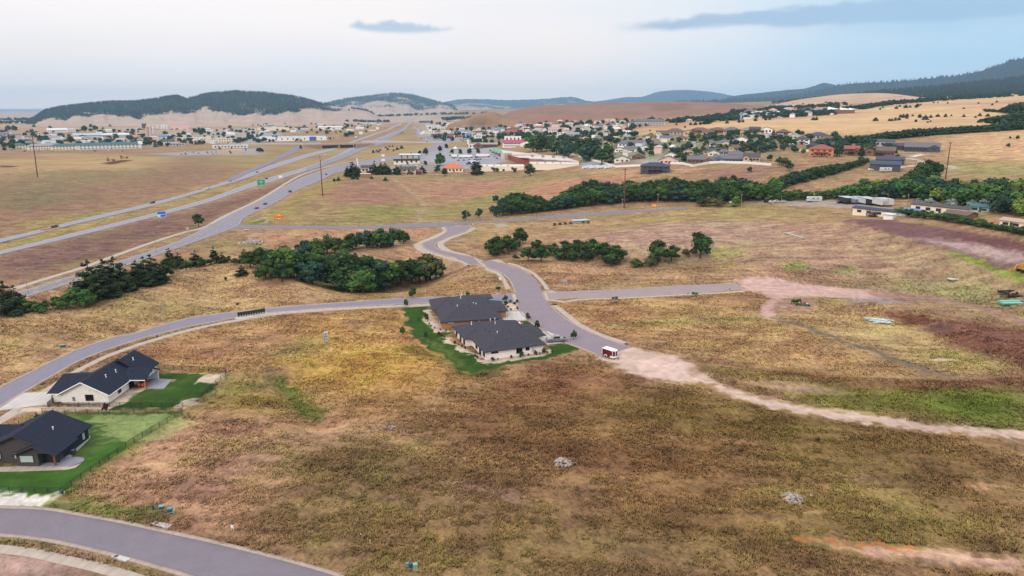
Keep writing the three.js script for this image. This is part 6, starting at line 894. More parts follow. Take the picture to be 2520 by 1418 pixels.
// ---- rocks
function rockGeo(s) { const g = new THREE.DodecahedronGeometry(1,0), P = g.attributes.position; for (let i = 0; i < P.count; i++) { const x = P.getX(i), y = P.getY(i), z = P.getZ(i), k = 0.75 + 0.5 * vn(x * 1.7 + s * 9, y * 1.7 + z * 1.3 + s); P.setXYZ(i, x * k, y * k * 0.75, z * k); } g.computeVertexNormals(); return g; }
const ROCKS = [0,1,2,3].map(rockGeo), ROCKM = [M(204,190,180,0.95), M(186,176,172,0.95), M(214,182,160,0.95), M(168,160,160,0.95)];
function rockPile(px, rx, rz, hh, n, label, s0) { const o = thing('rock_pile', label, 'rock pile', G(...px), 0.2), rr = RNG(px[0]); for (let i = 0; i < n; i++) { const a = rr() * 6.28, q = Math.sqrt(rr()), x = Math.cos(a) * rx * q, z = Math.sin(a) * rz * q, s = s0 * (0.6 + 0.8 * rr()), m = part('rock', ROCKS[i % 4], ROCKM[(i * 7) % 4], o); m.position.set(x, hh * (1 - q * q) * (0.4 + 0.6 * rr()), z); m.rotation.set(rr() * 3, rr() * 3, rr() * 3); m.scale.setScalar(s); } return o; }
rockPile([1384,1140],1.7,1.6,0.8,90, 'pale rock pile left of centre in the lower field', 0.24); rockPile([1950,1230],1.9,1.8,1.0,90, 'larger pale rock pile at the right in the lower field', 0.3); rockPile([966,1052],1.2,0.7,0.2,26, 'small flat scatter of pale rocks in the gully', 0.22); rockPile([620,598],7,5,0.4,40, 'pale boulders spilling down the bank by the frontage road', 0.6);
{ const o = thing('concrete_culvert', 'curved grey pipe end beside the left rock pile', 'culvert', G(1414,1144), 0.2); part('rim', new THREE.TorusGeometry(0.45,0.1,6,14, Math.PI), M(150,146,142), o); part('mouth', new THREE.CircleGeometry(0.4,14,0, Math.PI).translate(0,0,-0.02), BLACK, o); }
{ const o = thing('valve_box', 'little white box beside the right rock pile', 'box', G(1995,1222), 0.2); part('casing', box(0.35,0.3,0.3), WHITEM, o); }
// ---------------------------------------------------------------- town: every building with its walls, roof, windows
const WC = { white: [240,234,230], cream: [236,222,196], tan: [206,176,146], pink: [226,190,176], grey: [176,174,176], brown: [128,92,74], brick: [164,88,72], dark: [74,76,84], blue: [92,116,150], teal: [168,200,196], orange: [204,130,96], lav: [176,170,188], pale: [220,214,208], green: [188,198,176], metal: [206,214,222] };
const RC = { metal: [198,208,218], grey: [122,116,124], dark: [84,82,90], brown: [122,96,86], white: [240,238,238], pale: [206,200,200], navy: [62,72,96], red: [166,92,78], orange: [232,132,86], magenta: [196,80,120], pinkr: [206,168,182], teal: [72,118,122], blue: [120,152,190], green: [46,74,66], lgrey: [168,164,170], tan: [206,176,150] };
const UNITBOX = new THREE.BoxGeometry(1,1,1);
function windowRow(o, w, h, z, storeys, n, wide, fm, x0 = 0) {
 for (let s = 0; s < storeys; s++) for (let i = 0; i < n; i++) { const x = x0 + (i + 0.5) / n * w - w / 2, m = part('window', UNITBOX, fm, o); m.scale.set(wide, h / storeys * 0.42,0.16); m.position.set(x, (s + 0.52) * h / storeys, z); }
}
function bld(px, py, wpx, dep, h, wall, roof, type, label, short, opt = {}) {
 const p = G(px, py), k = mpp(p), w = wpx * k, o = thing(opt.name || (type === 'flat' ? 'commercial_building' : 'house'), label, opt.cat || (type === 'flat' ? 'building' : 'house'), p, Math.atan2(-p.x, -p.z) * (opt.face ?? 1) + (opt.turn || 0));
 if (short) SHORT.set(o, short);
 const wm = M(...(WC[wall] || wall), 0.85, { k: 0.9 }), rm = M(...(RC[roof] || roof), 0.9), z0 = -dep, x = w / 2, fm = opt.win || DARKM;
 if (type === 'flat') { part('wall', [box(w, h, dep, 0,-1, z0 / 2), box(w + 0.3,0.5,0.4,0, h - 1,0), box(w + 0.3,0.5,0.4,0, h - 1, z0), box(0.4,0.5, dep, -x, h - 1, z0 / 2), box(0.4,0.5, dep, x, h - 1, z0 / 2)], wm, o); part('roof', box(w - 0.5,0.2, dep - 0.5,0, h - 1 + 0.02, z0 / 2), rm, o); if (w > 18) for (let i = 0; i < Math.min(6, w / 14); i++) part('rooftop_unit', box(2.2,1.1,1.6,-x * 0.7 + i * w * 0.16, h - 0.8, z0 * (0.3 + 0.4 * ((i * 7) % 3) / 2)), M(190,188,190), o); }
 else if (type === 'gable') { const t = h + dep / 2 * (opt.pitch || 0.4); part('wall', gableWallsX(-x, x, z0,0, h, t - 0.25,-1), wm, o); part('roof', gableRoofX(-x, x, z0,0, h + 0.1, t, 0.5), rm, o); }
 else if (type === 'front') { const t = h + x * (opt.pitch || 0.42); part('wall', gableWalls(-x, x, z0,0, h, t - 0.25,-1), wm, o); part('roof', gableRoof(-x, x, z0,0, h + 0.1, t, 0.5), rm, o); }
 else if (type === 'hip') { part('wall', box(w, h + 1, dep, 0,-1, z0 / 2), wm, o); part('roof', hipRoof(-x, x, z0,0, h + 0.08, opt.pitch || 0.42,0.6), rm, o); }
 else if (type === 'barn') { part('wall', faces([[[-x, -1,0],[x, -1,0],[x, h, 0],[-x, h, 0]],[[x, -1, z0],[-x, -1, z0],[-x, h * 1.35, z0],[x, h * 1.35, z0]],[[x, -1,0],[x, -1, z0],[x, h * 1.35, z0],[x, h, 0]],[[-x, -1, z0],[-x, -1,0],[-x, h, 0],[-x, h * 1.35, z0]]]), wm, o); part('roof', faces([[[-x - 0.5, h + 0.05,0.5],[x + 0.5, h + 0.05,0.5],[x + 0.5, h * 1.35 + 0.2, z0 - 0.5],[-x - 0.5, h * 1.35 + 0.2, z0 - 0.5]],[[-x - 0.5, h - 0.2,0.5],[x + 0.5, h - 0.2,0.5],[x + 0.5, h + 0.05,0.5],[-x - 0.5, h + 0.05,0.5]],[[x + 0.5, h - 0.2,0.5],[x + 0.5, h * 1.35 - 0.05, z0 - 0.5],[x + 0.5, h * 1.35 + 0.2, z0 - 0.5],[x + 0.5, h + 0.05,0.5]]]), rm, o); }
 if (opt.wing && wpx > 24) { const s = opt.wing, ww = w * 0.3, xx = s * (x - ww / 2 - 0.3); part('wall', gableWalls(xx - ww / 2, xx + ww / 2,-2,2.2, h, h + ww * 0.2,-1), wm, o); part('roof', gableRoof(xx - ww / 2, xx + ww / 2,-dep / 2,2.2, h + 0.12, h + ww * 0.22 + 0.3,0.4), rm, o); part('window', box(ww * 0.4, h * 0.35,0.12, xx, h * 0.45,2.22), fm, o); }
 const st = opt.st || (h > 5 && type !== 'flat' ? 2 : 1);
 if (wpx > 13 && !opt.blank) { const n = clamp(Math.round(w / (opt.every || (type === 'flat' ? 6 : 4.4))), 1,16); windowRow(o, w * (opt.wing ? 0.6 : 0.92), h, 0.03, st, n, Math.min(2.2, w / n * 0.5), fm, opt.wing ? -opt.wing * w * 0.17 : 0); }
 if (wpx > 18 && !opt.blank) { const m = part(type === 'flat' ? 'door' : 'door', UNITBOX, opt.doorM || M(90,70,60), o); m.scale.set(type === 'flat' ? 2.4 : 1.1,2.2,0.2); m.position.set(w * 0.03,1.1,0.06); }
 if (opt.side) { for (let i = 0; i < 2; i++) { const m = part('window', UNITBOX, fm, o); m.scale.set(0.16,1.2,1.2); m.position.set(opt.side * (x + 0.02), h * 0.5,-dep * (0.3 + 0.35 * i)); } }
 if (opt.chimney) part('chimney', box(0.8,1.8,0.8, x * 0.4, h + 1.2,-dep * 0.5), M(130,100,88), o);
 if (opt.porch) { const a = part('porch', [box(w * opt.porch, 0.25,3,0, h * 0.52,1.5), box(w * opt.porch, 0.1,3,0,0.1,1.5)], M(96,62,50), o); for (let i = 0; i < 4; i++) part('post', box(0.3, h * 0.98,0.3, (i / 3 - 0.5) * w * opt.porch * 0.96,0,2.9), M(...(opt.postC || [110,70,56])), a); }
 if (opt.band) { part('fascia', box(w + 0.5, opt.band[1],0.5,0, h - 1 - opt.band[1] * 0.4,0.2), M(...opt.band[0]), o); }
 return o;
}
const SUB = 'on the hillside suburb';
[ [1531,399,37,16,3.0, 'pale', 'grey', 'front', 'pale grey gabled house by the little yellow lot in the suburb', 'the pale gabled house', { side: 1 }],[1571,392,30,14,3, 'brown', 'grey', 'front', 'brown gabled house right of the pale grey one', 'the brown gabled house', { wing: 1 }],
 [1645,403,46,15,3, 'pink', 'grey', 'front', 'pinkish gabled house behind the white fence bend', 'the pinkish gabled house', { side: -1 }],[1651,389,28,12,3, 'white', 'brown', 'front', 'white gabled house peeking over the pinkish one', 'the white house behind the pinkish one'],[1722,402,58,14,3.4, 'brown', 'grey', 'gable', 'long brown duplex with two timber porches', 'the brown duplex', { wing: 1, every: 5 }],[1793,400,66,14,3.4, 'blue', 'grey', 'gable', 'long blue duplex with dark porches behind the white fence', 'the blue duplex', { wing: -1, every: 5 }],
 [1849,399,36,14,4.4, 'tan', 'dark', 'gable', 'tan brick house with a dark timber deck at the end of the white fence', 'the tan house at the fence end', { wing: -1 }],[1756,384,26,12,3, 'cream', 'grey', 'front', 'cream gabled house behind the blue duplex', 'the cream house behind the blue duplex'],[1814,388,40,13,3, 'pale', 'grey', 'hip', 'grey roofed house just behind the blue duplex', 'the grey roofed house'],[1746,379,28,12,3, 'tan', 'dark', 'gable', 'dark roofed house left of the cream gabled one', 'the dark roofed house'],
 [1770,360,44,14,3.6, 'cream', 'grey', 'gable', 'long cream house in the second row of the suburb', 'the long cream house', { wing: 1 }],[1824,354,38,14,3.8, 'white', 'grey', 'front', 'broad white gabled house in the second row of the suburb', 'the broad white house'],[1760,368,16,10,3, 'pale', 'grey', 'front', 'small pale house below the long cream one', null],[1782,381,24,11,3, 'grey', 'grey', 'hip', 'small grey hip roofed house near the yellow green tree', null],
 [1812,371,34,13,3, 'tan', 'brown', 'gable', 'house with a long mossy roof and tan gable', 'the mossy roofed house', { wing: -1 }],[1848,366,22,12,4.6, 'grey', 'grey', 'front', 'tall grey house on the edge of the suburb trees', 'the tall grey house'],[1862,357,24,12,3, 'grey', 'lgrey', 'hip', 'grey house with a pale hip roof beside the yellow tree', null],[1869,338,22,12,4, 'tan', 'brown', 'front', 'tan house below the ridge row of the suburb', null],[1883,347,12,8,6, 'pale', 'pale', 'hip', 'narrow tall pale house among dark trees', null],
 [1765,328,38,15,4, 'brown', 'brown', 'hip', 'big dark brown hip roofed house in the ridge row', 'the dark brown ridge house', { wing: -1 }],[1800,328,36,15,4.4, 'grey', 'grey', 'hip', 'big grey hip roofed house in the ridge row', 'the big grey ridge house', { wing: 1 }],[1824,331,20,10,3.4, 'tan', 'brown', 'front', 'tan gabled house in the ridge row', null],[1837,327,18,11,4.6, 'grey', 'lgrey', 'front', 'slate grey house in the ridge row', null],[1857,327,24,12,5, 'dark', 'dark', 'gable', 'dark two storey house in the ridge row', 'the dark ridge house'],[1886,328,24,12,5, 'white', 'brown', 'front', 'white gabled house in the ridge row', 'the white ridge house'],[1927,333,30,14,4, 'brown', 'brown', 'hip', 'brown grey house at the right of the ridge row', 'the last ridge row house'],[1946,335,12,8,3, 'pink', 'brown', 'front', 'tiny pink gabled outbuilding at the ridge row end', null],
 [1909,342,30,12,3.4, 'green', 'lgrey', 'gable', 'pale green house half hidden by trees', 'the pale green house', { wing: -1 }],[1957,342,26,12,3.4, 'green', 'lgrey', 'front', 'second pale green house right of the first', 'the second pale green house'],[2013,342,44,16,3.6, 'grey', 'dark', 'hip', 'wide house with a dark hip roof at the suburb top', 'the wide hip roofed house'],[1990,342,16,10,4, 'white', 'dark', 'hip', 'small white house left of the wide hip roof', null],[1973,356,32,13,5.4, 'white', 'dark', 'hip', 'white two storey house with black balcony', 'the white balcony house', { porch: 0.4 }],[2038,354,44,15,4.2, 'cream', 'brown', 'hip', 'cream house with a brown hip roof', 'the cream hip roofed house'],
 [2002,366,30,12,3, 'dark', 'navy', 'hip', 'low house with a navy hip roof behind the orange brick house', 'the navy roofed house'],[2020,385,50,16,6.2, 'orange', 'red', 'hip', 'orange brick two storey house with arched balconies', 'the orange brick house', { porch: 0.62, postC: [216,140,104] }],[2051,364,38,12,3, 'dark', 'dark', 'gable', 'low dark house above the orange brick house', 'the low dark house', { wing: 1 }],[2060,372,16,7,2.6, 'white', 'pale', 'flat', 'white flat garage beside the orange brick house', null],
 [2095,382,30,12,5.4, 'brown', 'red', 'gable', 'reddish brown two storey house with timber balconies', 'the reddish brown house', { wing: 1, porch: 0.5 }],[2164,384,58,15,4.6, 'brown', 'brown', 'gable', 'broad brown log house with two gables', 'the brown log house', { wing: -1, porch: 0.3 }],[2171,360,46,13,4.4, 'grey', 'dark', 'barn', 'modern grey and red house with slanted roof', 'the slant roofed house'],[2218,370,38,12,4, 'dark', 'dark', 'gable', 'dark charcoal house left of the gabled one', 'the charcoal house'],[2268,374,64,15,4.2, 'dark', 'grey', 'gable', 'large charcoal house with steep gables and pale drive', 'the large charcoal house', { wing: 1, pitch: 0.5 }],
 [2184,408,46,13,4.6, 'dark', 'navy', 'barn', 'upper dark barn behind the white camper', 'the upper dark barn', { every: 9 }],[2177,421,58,16,4.8, 'dark', 'navy', 'barn', 'lower long dark barn behind the white camper', 'the lower dark barn', { every: 14 }],[2213,405,18,10,4, 'dark', 'dark', 'barn', 'small dark lean-to right of the barns', null, { blank: 1 }],[1612,427,68,15,6, 'dark', 'navy', 'hip', 'large dark house with a navy roof standing alone on the bare slope', 'the lone dark house', { porch: 0.5, pitch: 0.34 }],
 [1524,374,22,11,3, 'white', 'grey', 'front', 'white gabled house left of the long grey roof', null],[1556,374,38,14,3.2, 'white', 'grey', 'gable', 'white house with a big grey roof in the suburb centre', 'the big grey roofed house', { wing: 1 }],[1587,369,13,9,3.6, 'white', 'grey', 'front', 'little white gable beside the church roof', null],[1552,361,62,18,3.6, 'white', 'grey', 'hip', 'long low church hall with a wide grey roof', 'the church hall'],[1622,366,38,16,3.4, 'pale', 'grey', 'gable', 'long pale hall behind the round dark tree', 'the long pale hall'],[1678,347,28,12,3.4, 'pink', 'brown', 'hip', 'pinkish house with a brown roof above the car park', 'the brown roofed house'],[1694,333,20,11,4, 'tan', 'brown', 'front', 'tan gabled house near the pale lane', null],[1661,331,42,16,4.2, 'grey', 'brown', 'hip', 'large house with a domed brown roof on the crest', 'the domed brown roof'],[1631,333,30,13,3.4, 'pale', 'brown', 'gable', 'brown roofed house left of the domed roof', null, { wing: -1 }],[1600,342,32,13,3.2, 'tan', 'brown', 'hip', 'tan house left end of the crest row', null],[1640,346,30,13,3.2, 'pale', 'grey', 'gable', 'grey roofed house below the domed roof', null, { wing: 1 }],[1722,328,42,15,4, 'brown', 'brown', 'hip', 'long dark house on the crest right of the tan gable', 'the long crest house', { wing: -1 }],[1742,332,26,12,3.4, 'grey', 'brown', 'gable', 'house with a low brown roof on the crest', null],[1741,340,12,9,4, 'cream', 'brown', 'front', 'narrow cream house beside dark hedge', null],[1694,380,24,11,3.2, 'tan', 'grey', 'front', 'tan house above the brown duplex', 'the tan house above the duplex'],[1488,358,24,12,3.6, 'pink', 'brown', 'front', 'white trimmed house with brown gable among big trees', 'the house among the big trees'],[1452,356,24,11,3, 'white', 'grey', 'hip', 'low white house left of the big trees', null],
].forEach((a) => bld(...a));
{ const o = bld(1584,362,7,7,12, 'grey', 'dark', 'hip', 'grey church bell tower rising from the suburb', null, { blank: 1, cat: 'tower', name: 'bell_tower', pitch: 0.6 }); }
{ const o = bld(2069,280,54,24,8, 'brown', 'white', 'flat', 'brown chapel with sharp white slanted roofs on the golden slope', 'the white roofed chapel', { blank: 1 }), k = mpp(G(2069,280)); for (const [x, w, h, s] of [[-14,26,5,1],[10,26,4,-1],[24,18,3,1]]) part('roof', faces([[[(x - w / 2) * k, 7.4,0.6],[(x + w / 2) * k, 7.4 + h * (s < 0 ? 0 : 0.4), 0.6],[(x + w / 2) * k, 7.4 + h * (s < 0 ? 0 : 0.2), -24],[(x - w / 2) * k, 7.4 + h, -24]],[[(x - w / 2) * k, 7.0,0.6],[(x + w / 2) * k, 7.0 + h * (s < 0 ? 0 : 0.4), 0.6],[(x + w / 2) * k, 7.4 + h * (s < 0 ? 0 : 0.4), 0.6],[(x - w / 2) * k, 7.4,0.6]]]), WHITEM, o); }
// centre: shops and motels
[ [1069,311,40,20,6, 'white', 'pale', 'flat', 'long white warehouse beside the interstate bend'],[1073,318,42,18,8, 'pale', 'white', 'flat', 'pale two storey works in front of the long white warehouse', null, { st: 2 }],[1068,321,26,10,5, 'white', 'white', 'flat', 'low white shed at the foot of the pale works'],[1045,302,26,14,6, 'dark', 'brown', 'gable', 'dark roofed building nearest the interstate bend', null, { name: 'shop', cat: 'building' }],
 [1076,328,66,24,6, 'cream', 'white', 'flat', 'long white roofed car showroom', 'the long showroom'],[1093,335,62,20,5.5, 'brick', 'blue', 'flat', 'low blue roofed car dealer with dark glass front', 'the blue roofed dealer', { band: [[150,176,206],2] }],[1120,339,36,14,4.5, 'brick', 'brown', 'flat', 'low brick shop right of the blue roofed dealer'],[1159,320,20,16,6, 'teal', 'teal', 'hip', 'pale teal roofed hall below the cone hill', null, { name: 'hall', cat: 'building' }],[1138,327,22,16,5, 'grey', 'lgrey', 'hip', 'grey roofed hall in the town centre', null, { name: 'hall', cat: 'building' }],[1176,327,28,18,4.5, 'tan', 'tan', 'hip', 'tan pyramid roofed building in the town centre', null, { name: 'hall', cat: 'building' }],[1184,332,30,12,5, 'lav', 'dark', 'gable', 'building with a blue grey slope roof before the tan pyramid', null, { name: 'shop', cat: 'building' }],[1192,335,26,12,4, 'white', 'white', 'flat', 'small white shop in the town centre'],[1203,339,70,18,5, 'pale', 'white', 'flat', 'long white roofed shop row above the hedge', 'the long white shop row'],[1154,340,14,12,9,[110,158,206], 'blue', 'flat', 'bright blue clad fuel station tower block'],
 [1209,314,44,18,6, 'white', 'white', 'flat', 'white office block at the foot of the cone hill', null, { st: 2 }],[1226,323,30,14,5, 'grey', 'blue', 'gable', 'blue roofed shop right of the white office block', null, { name: 'shop', cat: 'building' }],[1270,325,40,16,6, 'pink', 'brown', 'hip', 'pink stucco inn with a brown roof', 'the pink inn', { wing: 1 }],[1260,332,50,20,5, 'orange', 'red', 'hip', 'low restaurant with a rust red roof', 'the rust roofed restaurant'],[1249,310,24,14,5, 'pink', 'pinkr', 'flat', 'pale pink shop near the cone hill'],[1293,309,26,16,6, 'tan', 'pale', 'flat', 'tan block right of the cone hill'],
 [1162,365,17,16,6, 'white', 'pale', 'flat', 'white end block of the long bank building'],[1196,364,56,20,5, 'brown', 'lgrey', 'gable', 'long bank building with a brown portico', 'the bank building', { wing: -1, name: 'shop', cat: 'building', pitch: 0.2 }],[1272,362,68,18,6, 'white', 'magenta', 'gable', 'restaurant with a long magenta roof and white awnings', 'the magenta roof', { wing: 1, name: 'restaurant', cat: 'restaurant' }],[1262,350,40,14,9, 'white', 'white', 'flat', 'white gabled block behind the magenta roof'],
 [1326,329,40,26,5, 'tan', 'pale', 'flat', 'big beige flat roofed store in the town'],[1371,327,42,16,5.5, 'cream', 'pinkr', 'gable', 'long store with a pink metal roof', 'the pink roofed store', { name: 'shop', cat: 'building' }],[1297,319,34,16,5, 'white', 'white', 'flat', 'long white flat roofed shop left of the beige store'],[1350,308,28,16,6, 'pale', 'white', 'flat', 'white roofed shed at the foot of the butte'],[1364,312,20,12,5, 'grey', 'lgrey', 'flat', 'grey shed beside the white roofed shed'],[1404,310,20,16,7, 'cream', 'white', 'flat', 'cream block with white roof below the butte'],[1328,316,26,12,4, 'orange', 'tan', 'gable', 'small orange roofed shop', null, { name: 'shop', cat: 'building' }],[1440,323,26,12,4.5, 'cream', 'red', 'front', 'cream motel office with orange gable', 'the cream motel office', { name: 'motel', cat: 'motel' }],[1445,314,22,10,4, 'white', 'tan', 'front', 'white gabled house above the cream motel office'],[1464,313,18,10,4, 'white', 'brown', 'hip', 'white house with brown roof near the apartments'],[1476,305,26,12,6, 'white', 'pale', 'flat', 'white apartment row above the motel office', null, { st: 2 }],[1502,298,26,10,6, 'pink', 'pinkr', 'flat', 'long pink block under the butte slope', null, { st: 2 }],[1531,305,12,9,5, 'white', 'pale', 'hip', 'small pale house between dark trees'],[1414,339,38,14,5, 'lav', 'lgrey', 'gable', 'long mauve brick building with grey roof', 'the mauve brick building', { name: 'school', cat: 'building' }],[1386,332,32,8,4, 'white', 'white', 'flat', 'long white canopy above the mauve building'],[1440,345,20,10,3, 'pink', 'red', 'front', 'small red roofed house among the centre trees'],
 [1554,315,16,12,9, 'white', 'grey', 'hip', 'white end block of the grey apartments', null, { st: 3, name: 'apartment_building', cat: 'apartments' }],[1596,310,78,16,8, 'grey', 'grey', 'hip', 'long grey roofed apartment building behind dark trees', 'the grey apartments', { st: 3, name: 'apartment_building', cat: 'apartments', every: 5 }],[1660,298,14,10,5, 'white', 'white', 'flat', 'small white house above the golden slope'],[1696,301,14,10,4, 'pink', 'pale', 'hip', 'pale house right of the small white one'],
 [1849,279,30,14,6, 'tan', 'grey', 'hip', 'grey roofed house in the far upper suburb'],[1880,279,20,12,5, 'white', 'grey', 'hip', 'white house in the far upper suburb'],[1902,276,22,12,5, 'pink', 'brown', 'front', 'pink gabled house in the far upper suburb'],[1907,289,14,9,4, 'white', 'pale', 'front', 'white house at the edge of the golden slope'],[1956,288,16,10,4, 'cream', 'brown', 'front', 'cream gabled house on the golden slope edge'],[1921,290,10,8,4, 'white', 'grey', 'front', 'tiny white gabled house on the golden slope edge'],[1872,293,10,8,4, 'pink', 'brown', 'front', 'tiny pink house by the far dark trees'],[2019,280,32,14,5, 'white', 'grey', 'hip', 'white house with a grey roof left of the chapel'],[1975,280,18,10,6, 'grey', 'dark', 'hip', 'grey block in the far upper suburb'],[1940,272,20,10,5, 'white', 'pale', 'hip', 'pale house high in the far upper suburb'],[1990,272,18,10,5, 'tan', 'grey', 'hip', 'tan house high in the far upper suburb'],
 [1001,430,44,12,5.4, 'tan', 'dark', 'gable', 'two storey tan motel with a dark roof above the knoll', 'the tan motel', { name: 'motel', cat: 'motel' }],[903,424,26,11,5, 'tan', 'dark', 'gable', 'left motel wing half hidden by pines', 'the left motel wing', { name: 'motel', cat: 'motel' }],[1030,430,18,9,3, 'brick', 'brown', 'gable', 'small brick annex with a white arch beside the motel', null, { name: 'annex', cat: 'building' }],[1001,404,62,16,6, 'cream', 'pale', 'flat', 'cream fuel station shop with a dark green band', 'the fuel station shop', { band: [[52,84,72],2.4] }],
 [1116,424,46,20,4.6, 'cream', 'orange', 'hip', 'cream restaurant with a bright orange tile roof', 'the orange roofed restaurant', { name: 'restaurant', cat: 'restaurant', pitch: 0.5 }],[1236,421,106,26,5.6, 'cream', 'white', 'flat', 'long low white roofed building along the grassy edge', 'the long white building', { every: 22 }],[1364,417,118,22,6.4, 'cream', 'white', 'flat', 'cream windowless warehouse with a white roof', 'the cream warehouse', { blank: 1 }],
].forEach((a) => bld(...a));
// valley town on the left
[ [48,367,22,16,7, 'cream', 'teal', 'hip', 'cream motel block with teal roof at the far left', 'the left motel block', { name: 'motel', cat: 'motel' }],[77,369,14,14,6.5, 'cream', 'teal', 'hip', 'narrow cream motel block second from left', null, { name: 'motel', cat: 'motel' }],[114,369,62,16,7, 'cream', 'lgrey', 'hip', 'long cream motel with a mauve roof', 'the mauve roofed motel', { name: 'motel', cat: 'motel' }],[178,369,74,16,7, 'cream', 'teal', 'hip', 'long cream motel with a teal roof in the middle', 'the middle teal roofed motel', { name: 'motel', cat: 'motel', every: 5 }],[270,367,118,18,7.5, 'pale', 'teal', 'hip', 'longest motel with a green roof and dark window strips', 'the long green roofed motel', { name: 'motel', cat: 'motel', every: 6 }],
 [107,338,30,24,6, 'metal', 'white', 'flat', 'white roofed shed with a blue grey wall left of the mill'],[85,332,24,18,6, 'pink', 'white', 'flat', 'pale pink shed behind the tall steel pole'],[141,327,34,26,8, 'white', 'white', 'gable', 'big white metal shed at the left of the valley town', 'the big white shed', { name: 'shed', cat: 'building' }],[172,325,20,20,7, 'white', 'pale', 'gable', 'white metal shed right of the big one', null, { name: 'shed', cat: 'building' }],[52,346,22,14,5, 'white', 'white', 'flat', 'small white shed above the motel trees'],[217,340,52,22,7, 'metal', 'metal', 'gable', 'pale steel shed with open bays', 'the pale steel shed', { name: 'shed', cat: 'building' }],[284,338,52,20,6, 'metal', 'white', 'gable', 'long white roofed steel shed left of the mill', 'the long steel shed', { name: 'shed', cat: 'building' }],[259,324,34,20,7, 'tan', 'tan', 'flat', 'tan block left of the mill'],[291,322,26,20,6, 'pale', 'teal', 'flat', 'pale block with a teal roof left of the mill'],[9,333,20,16,8, 'lav', 'dark', 'flat', 'dark mauve block at the left edge, upper'],[8,343,22,14,7, 'dark', 'dark', 'flat', 'dark mauve block at the left edge, lower'],[21,331,10,8,5, 'white', 'white', 'flat', 'tiny white shed at the left edge'],[34,334,24,14,5, 'lav', 'lgrey', 'flat', 'lavender block near the left edge'],[331,343,14,12,5, 'orange', 'orange', 'hip', 'small orange brick house below the mill'],[264,347,14,12,5, 'tan', 'tan', 'front', 'tan gabled shed above the long motel'],
 [410,332,104,34,13, 'tan', 'metal', 'flat', 'large tan saw mill hall with a steel blue roof', 'the mill hall', { blank: 1 }],[443,319,38,26,16, 'pink', 'pinkr', 'gable', 'tall pinkish hall behind the mill', null, { name: 'mill', cat: 'building', blank: 1 }],[330,322,26,16,8, 'pale', 'pale', 'flat', 'pale works left of the mill silos'],[512,325,18,18,9, 'white', 'teal', 'front', 'white peaked works right of the mill', null, { name: 'mill', cat: 'building' }],[424,337,30,18,7, 'white', 'white', 'flat', 'white block below the mill'],[404,342,24,18,7, 'metal', 'blue', 'hip', 'blue grey roofed hall below the mill', null, { name: 'hall', cat: 'building' }],[413,355,26,16,6, 'pale', 'dark', 'hip', 'dark roofed restaurant near the red sign', 'the dark roofed restaurant', { name: 'restaurant', cat: 'restaurant' }],[436,359,32,16,5, 'grey', 'tan', 'flat', 'pale pink roofed shop above the white trailer'],
 [520,352,46,22,10, 'cream', 'pale', 'flat', 'cream hotel with a square central tower', 'the cream hotel', { st: 2, every: 5 }],[560,352,40,22,9, 'cream', 'white', 'flat', 'right wing of the cream hotel', null, { st: 2, every: 5 }],[470,346,60,20,7, 'cream', 'white', 'flat', 'long low left wing of the cream hotel'],[566,378,52,14,6, 'tan', 'white', 'flat', 'tan brick store with a white roof edge near the exit ramp', 'the tan brick store', { every: 30 }],[567,365,74,16,5.5, 'pale', 'white', 'flat', 'white restaurant row behind the tan brick store', 'the white restaurant row'],
 [673,321,68,20,7, 'cream', 'white', 'gable', 'very long cream shed across the valley town', 'the long cream shed', { name: 'shed', cat: 'building', blank: 1, pitch: 0.15 }],[742,319,28,16,6, 'white', 'dark', 'gable', 'white shed with a dark roof right of the long cream one', null, { name: 'shed', cat: 'building' }],[609,322,36,16,6, 'pale', 'white', 'flat', 'white block behind five dark trees'],[562,331,28,16,5, 'brown', 'dark', 'flat', 'dark flat roofed shop behind the cream hotel'],[621,336,12,12,5, 'white', 'white', 'flat', 'tiny white block beside the superstore car park'],
 [722,347,148,80,8, 'white', 'metal', 'flat', 'huge white superstore with skylight strips on its roof', 'the superstore', { every: 13 }],[813,319,56,30,8, 'white', 'white', 'gable', 'large white shed with rows of dots beyond the superstore', 'the dotted white shed', { name: 'shed', cat: 'building', pitch: 0.2, every: 8 }],[791,308,20,20,6, 'white', 'pale', 'flat', 'white block above the dotted white shed'],[860,307,28,20,6, 'tan', 'tan', 'flat', 'tan block below the far tree belt'],[907,305.5,28,16,6, 'white', 'pale', 'flat', 'white shed below the far tree belt near the interstate'],[862,311,44,14,5, 'tan', 'pale', 'flat', 'long tan shop between two dark trees'],[820,341,28,16,6, 'tan', 'pale', 'flat', 'beige shop beside the bridge approach'],
 [325,295,14,20,7, 'pink', 'pinkr', 'flat', 'far pink block at the valley edge'],[341,296,22,24,8, 'metal', 'white', 'gable', 'far pale gabled shed at the valley edge', null, { name: 'shed', cat: 'building' }],[364,296,24,24,7, 'metal', 'metal', 'flat', 'far blue grey shed at the valley edge'],[447,292,16,24,8, 'white', 'white', 'flat', 'far white shed at the foot of the mesa'],[477,292,24,24,8, 'white', 'white', 'flat', 'second far white shed at the foot of the mesa'],[527,295,24,24,9, 'metal', 'white', 'gable', 'far light blue shed below the mesa', null, { name: 'shed', cat: 'building' }],[565,292,26,24,8, 'metal', 'metal', 'flat', 'far light blue shed right of the mesa farm'],[110,301,24,20,7, 'tan', 'pinkr', 'flat', 'far tan farm shed on the plain at left'],[72,301,22,20,6, 'pale', 'pale', 'flat', 'far pale farm shed on the plain at left'],[944,300,10,14,6, 'white', 'white', 'flat', 'tiny white block beside the far interstate'],[960,297,12,14,6, 'pink', 'white', 'flat', 'tiny pink and white block beside the far interstate'],
].forEach((a) => bld(...a));
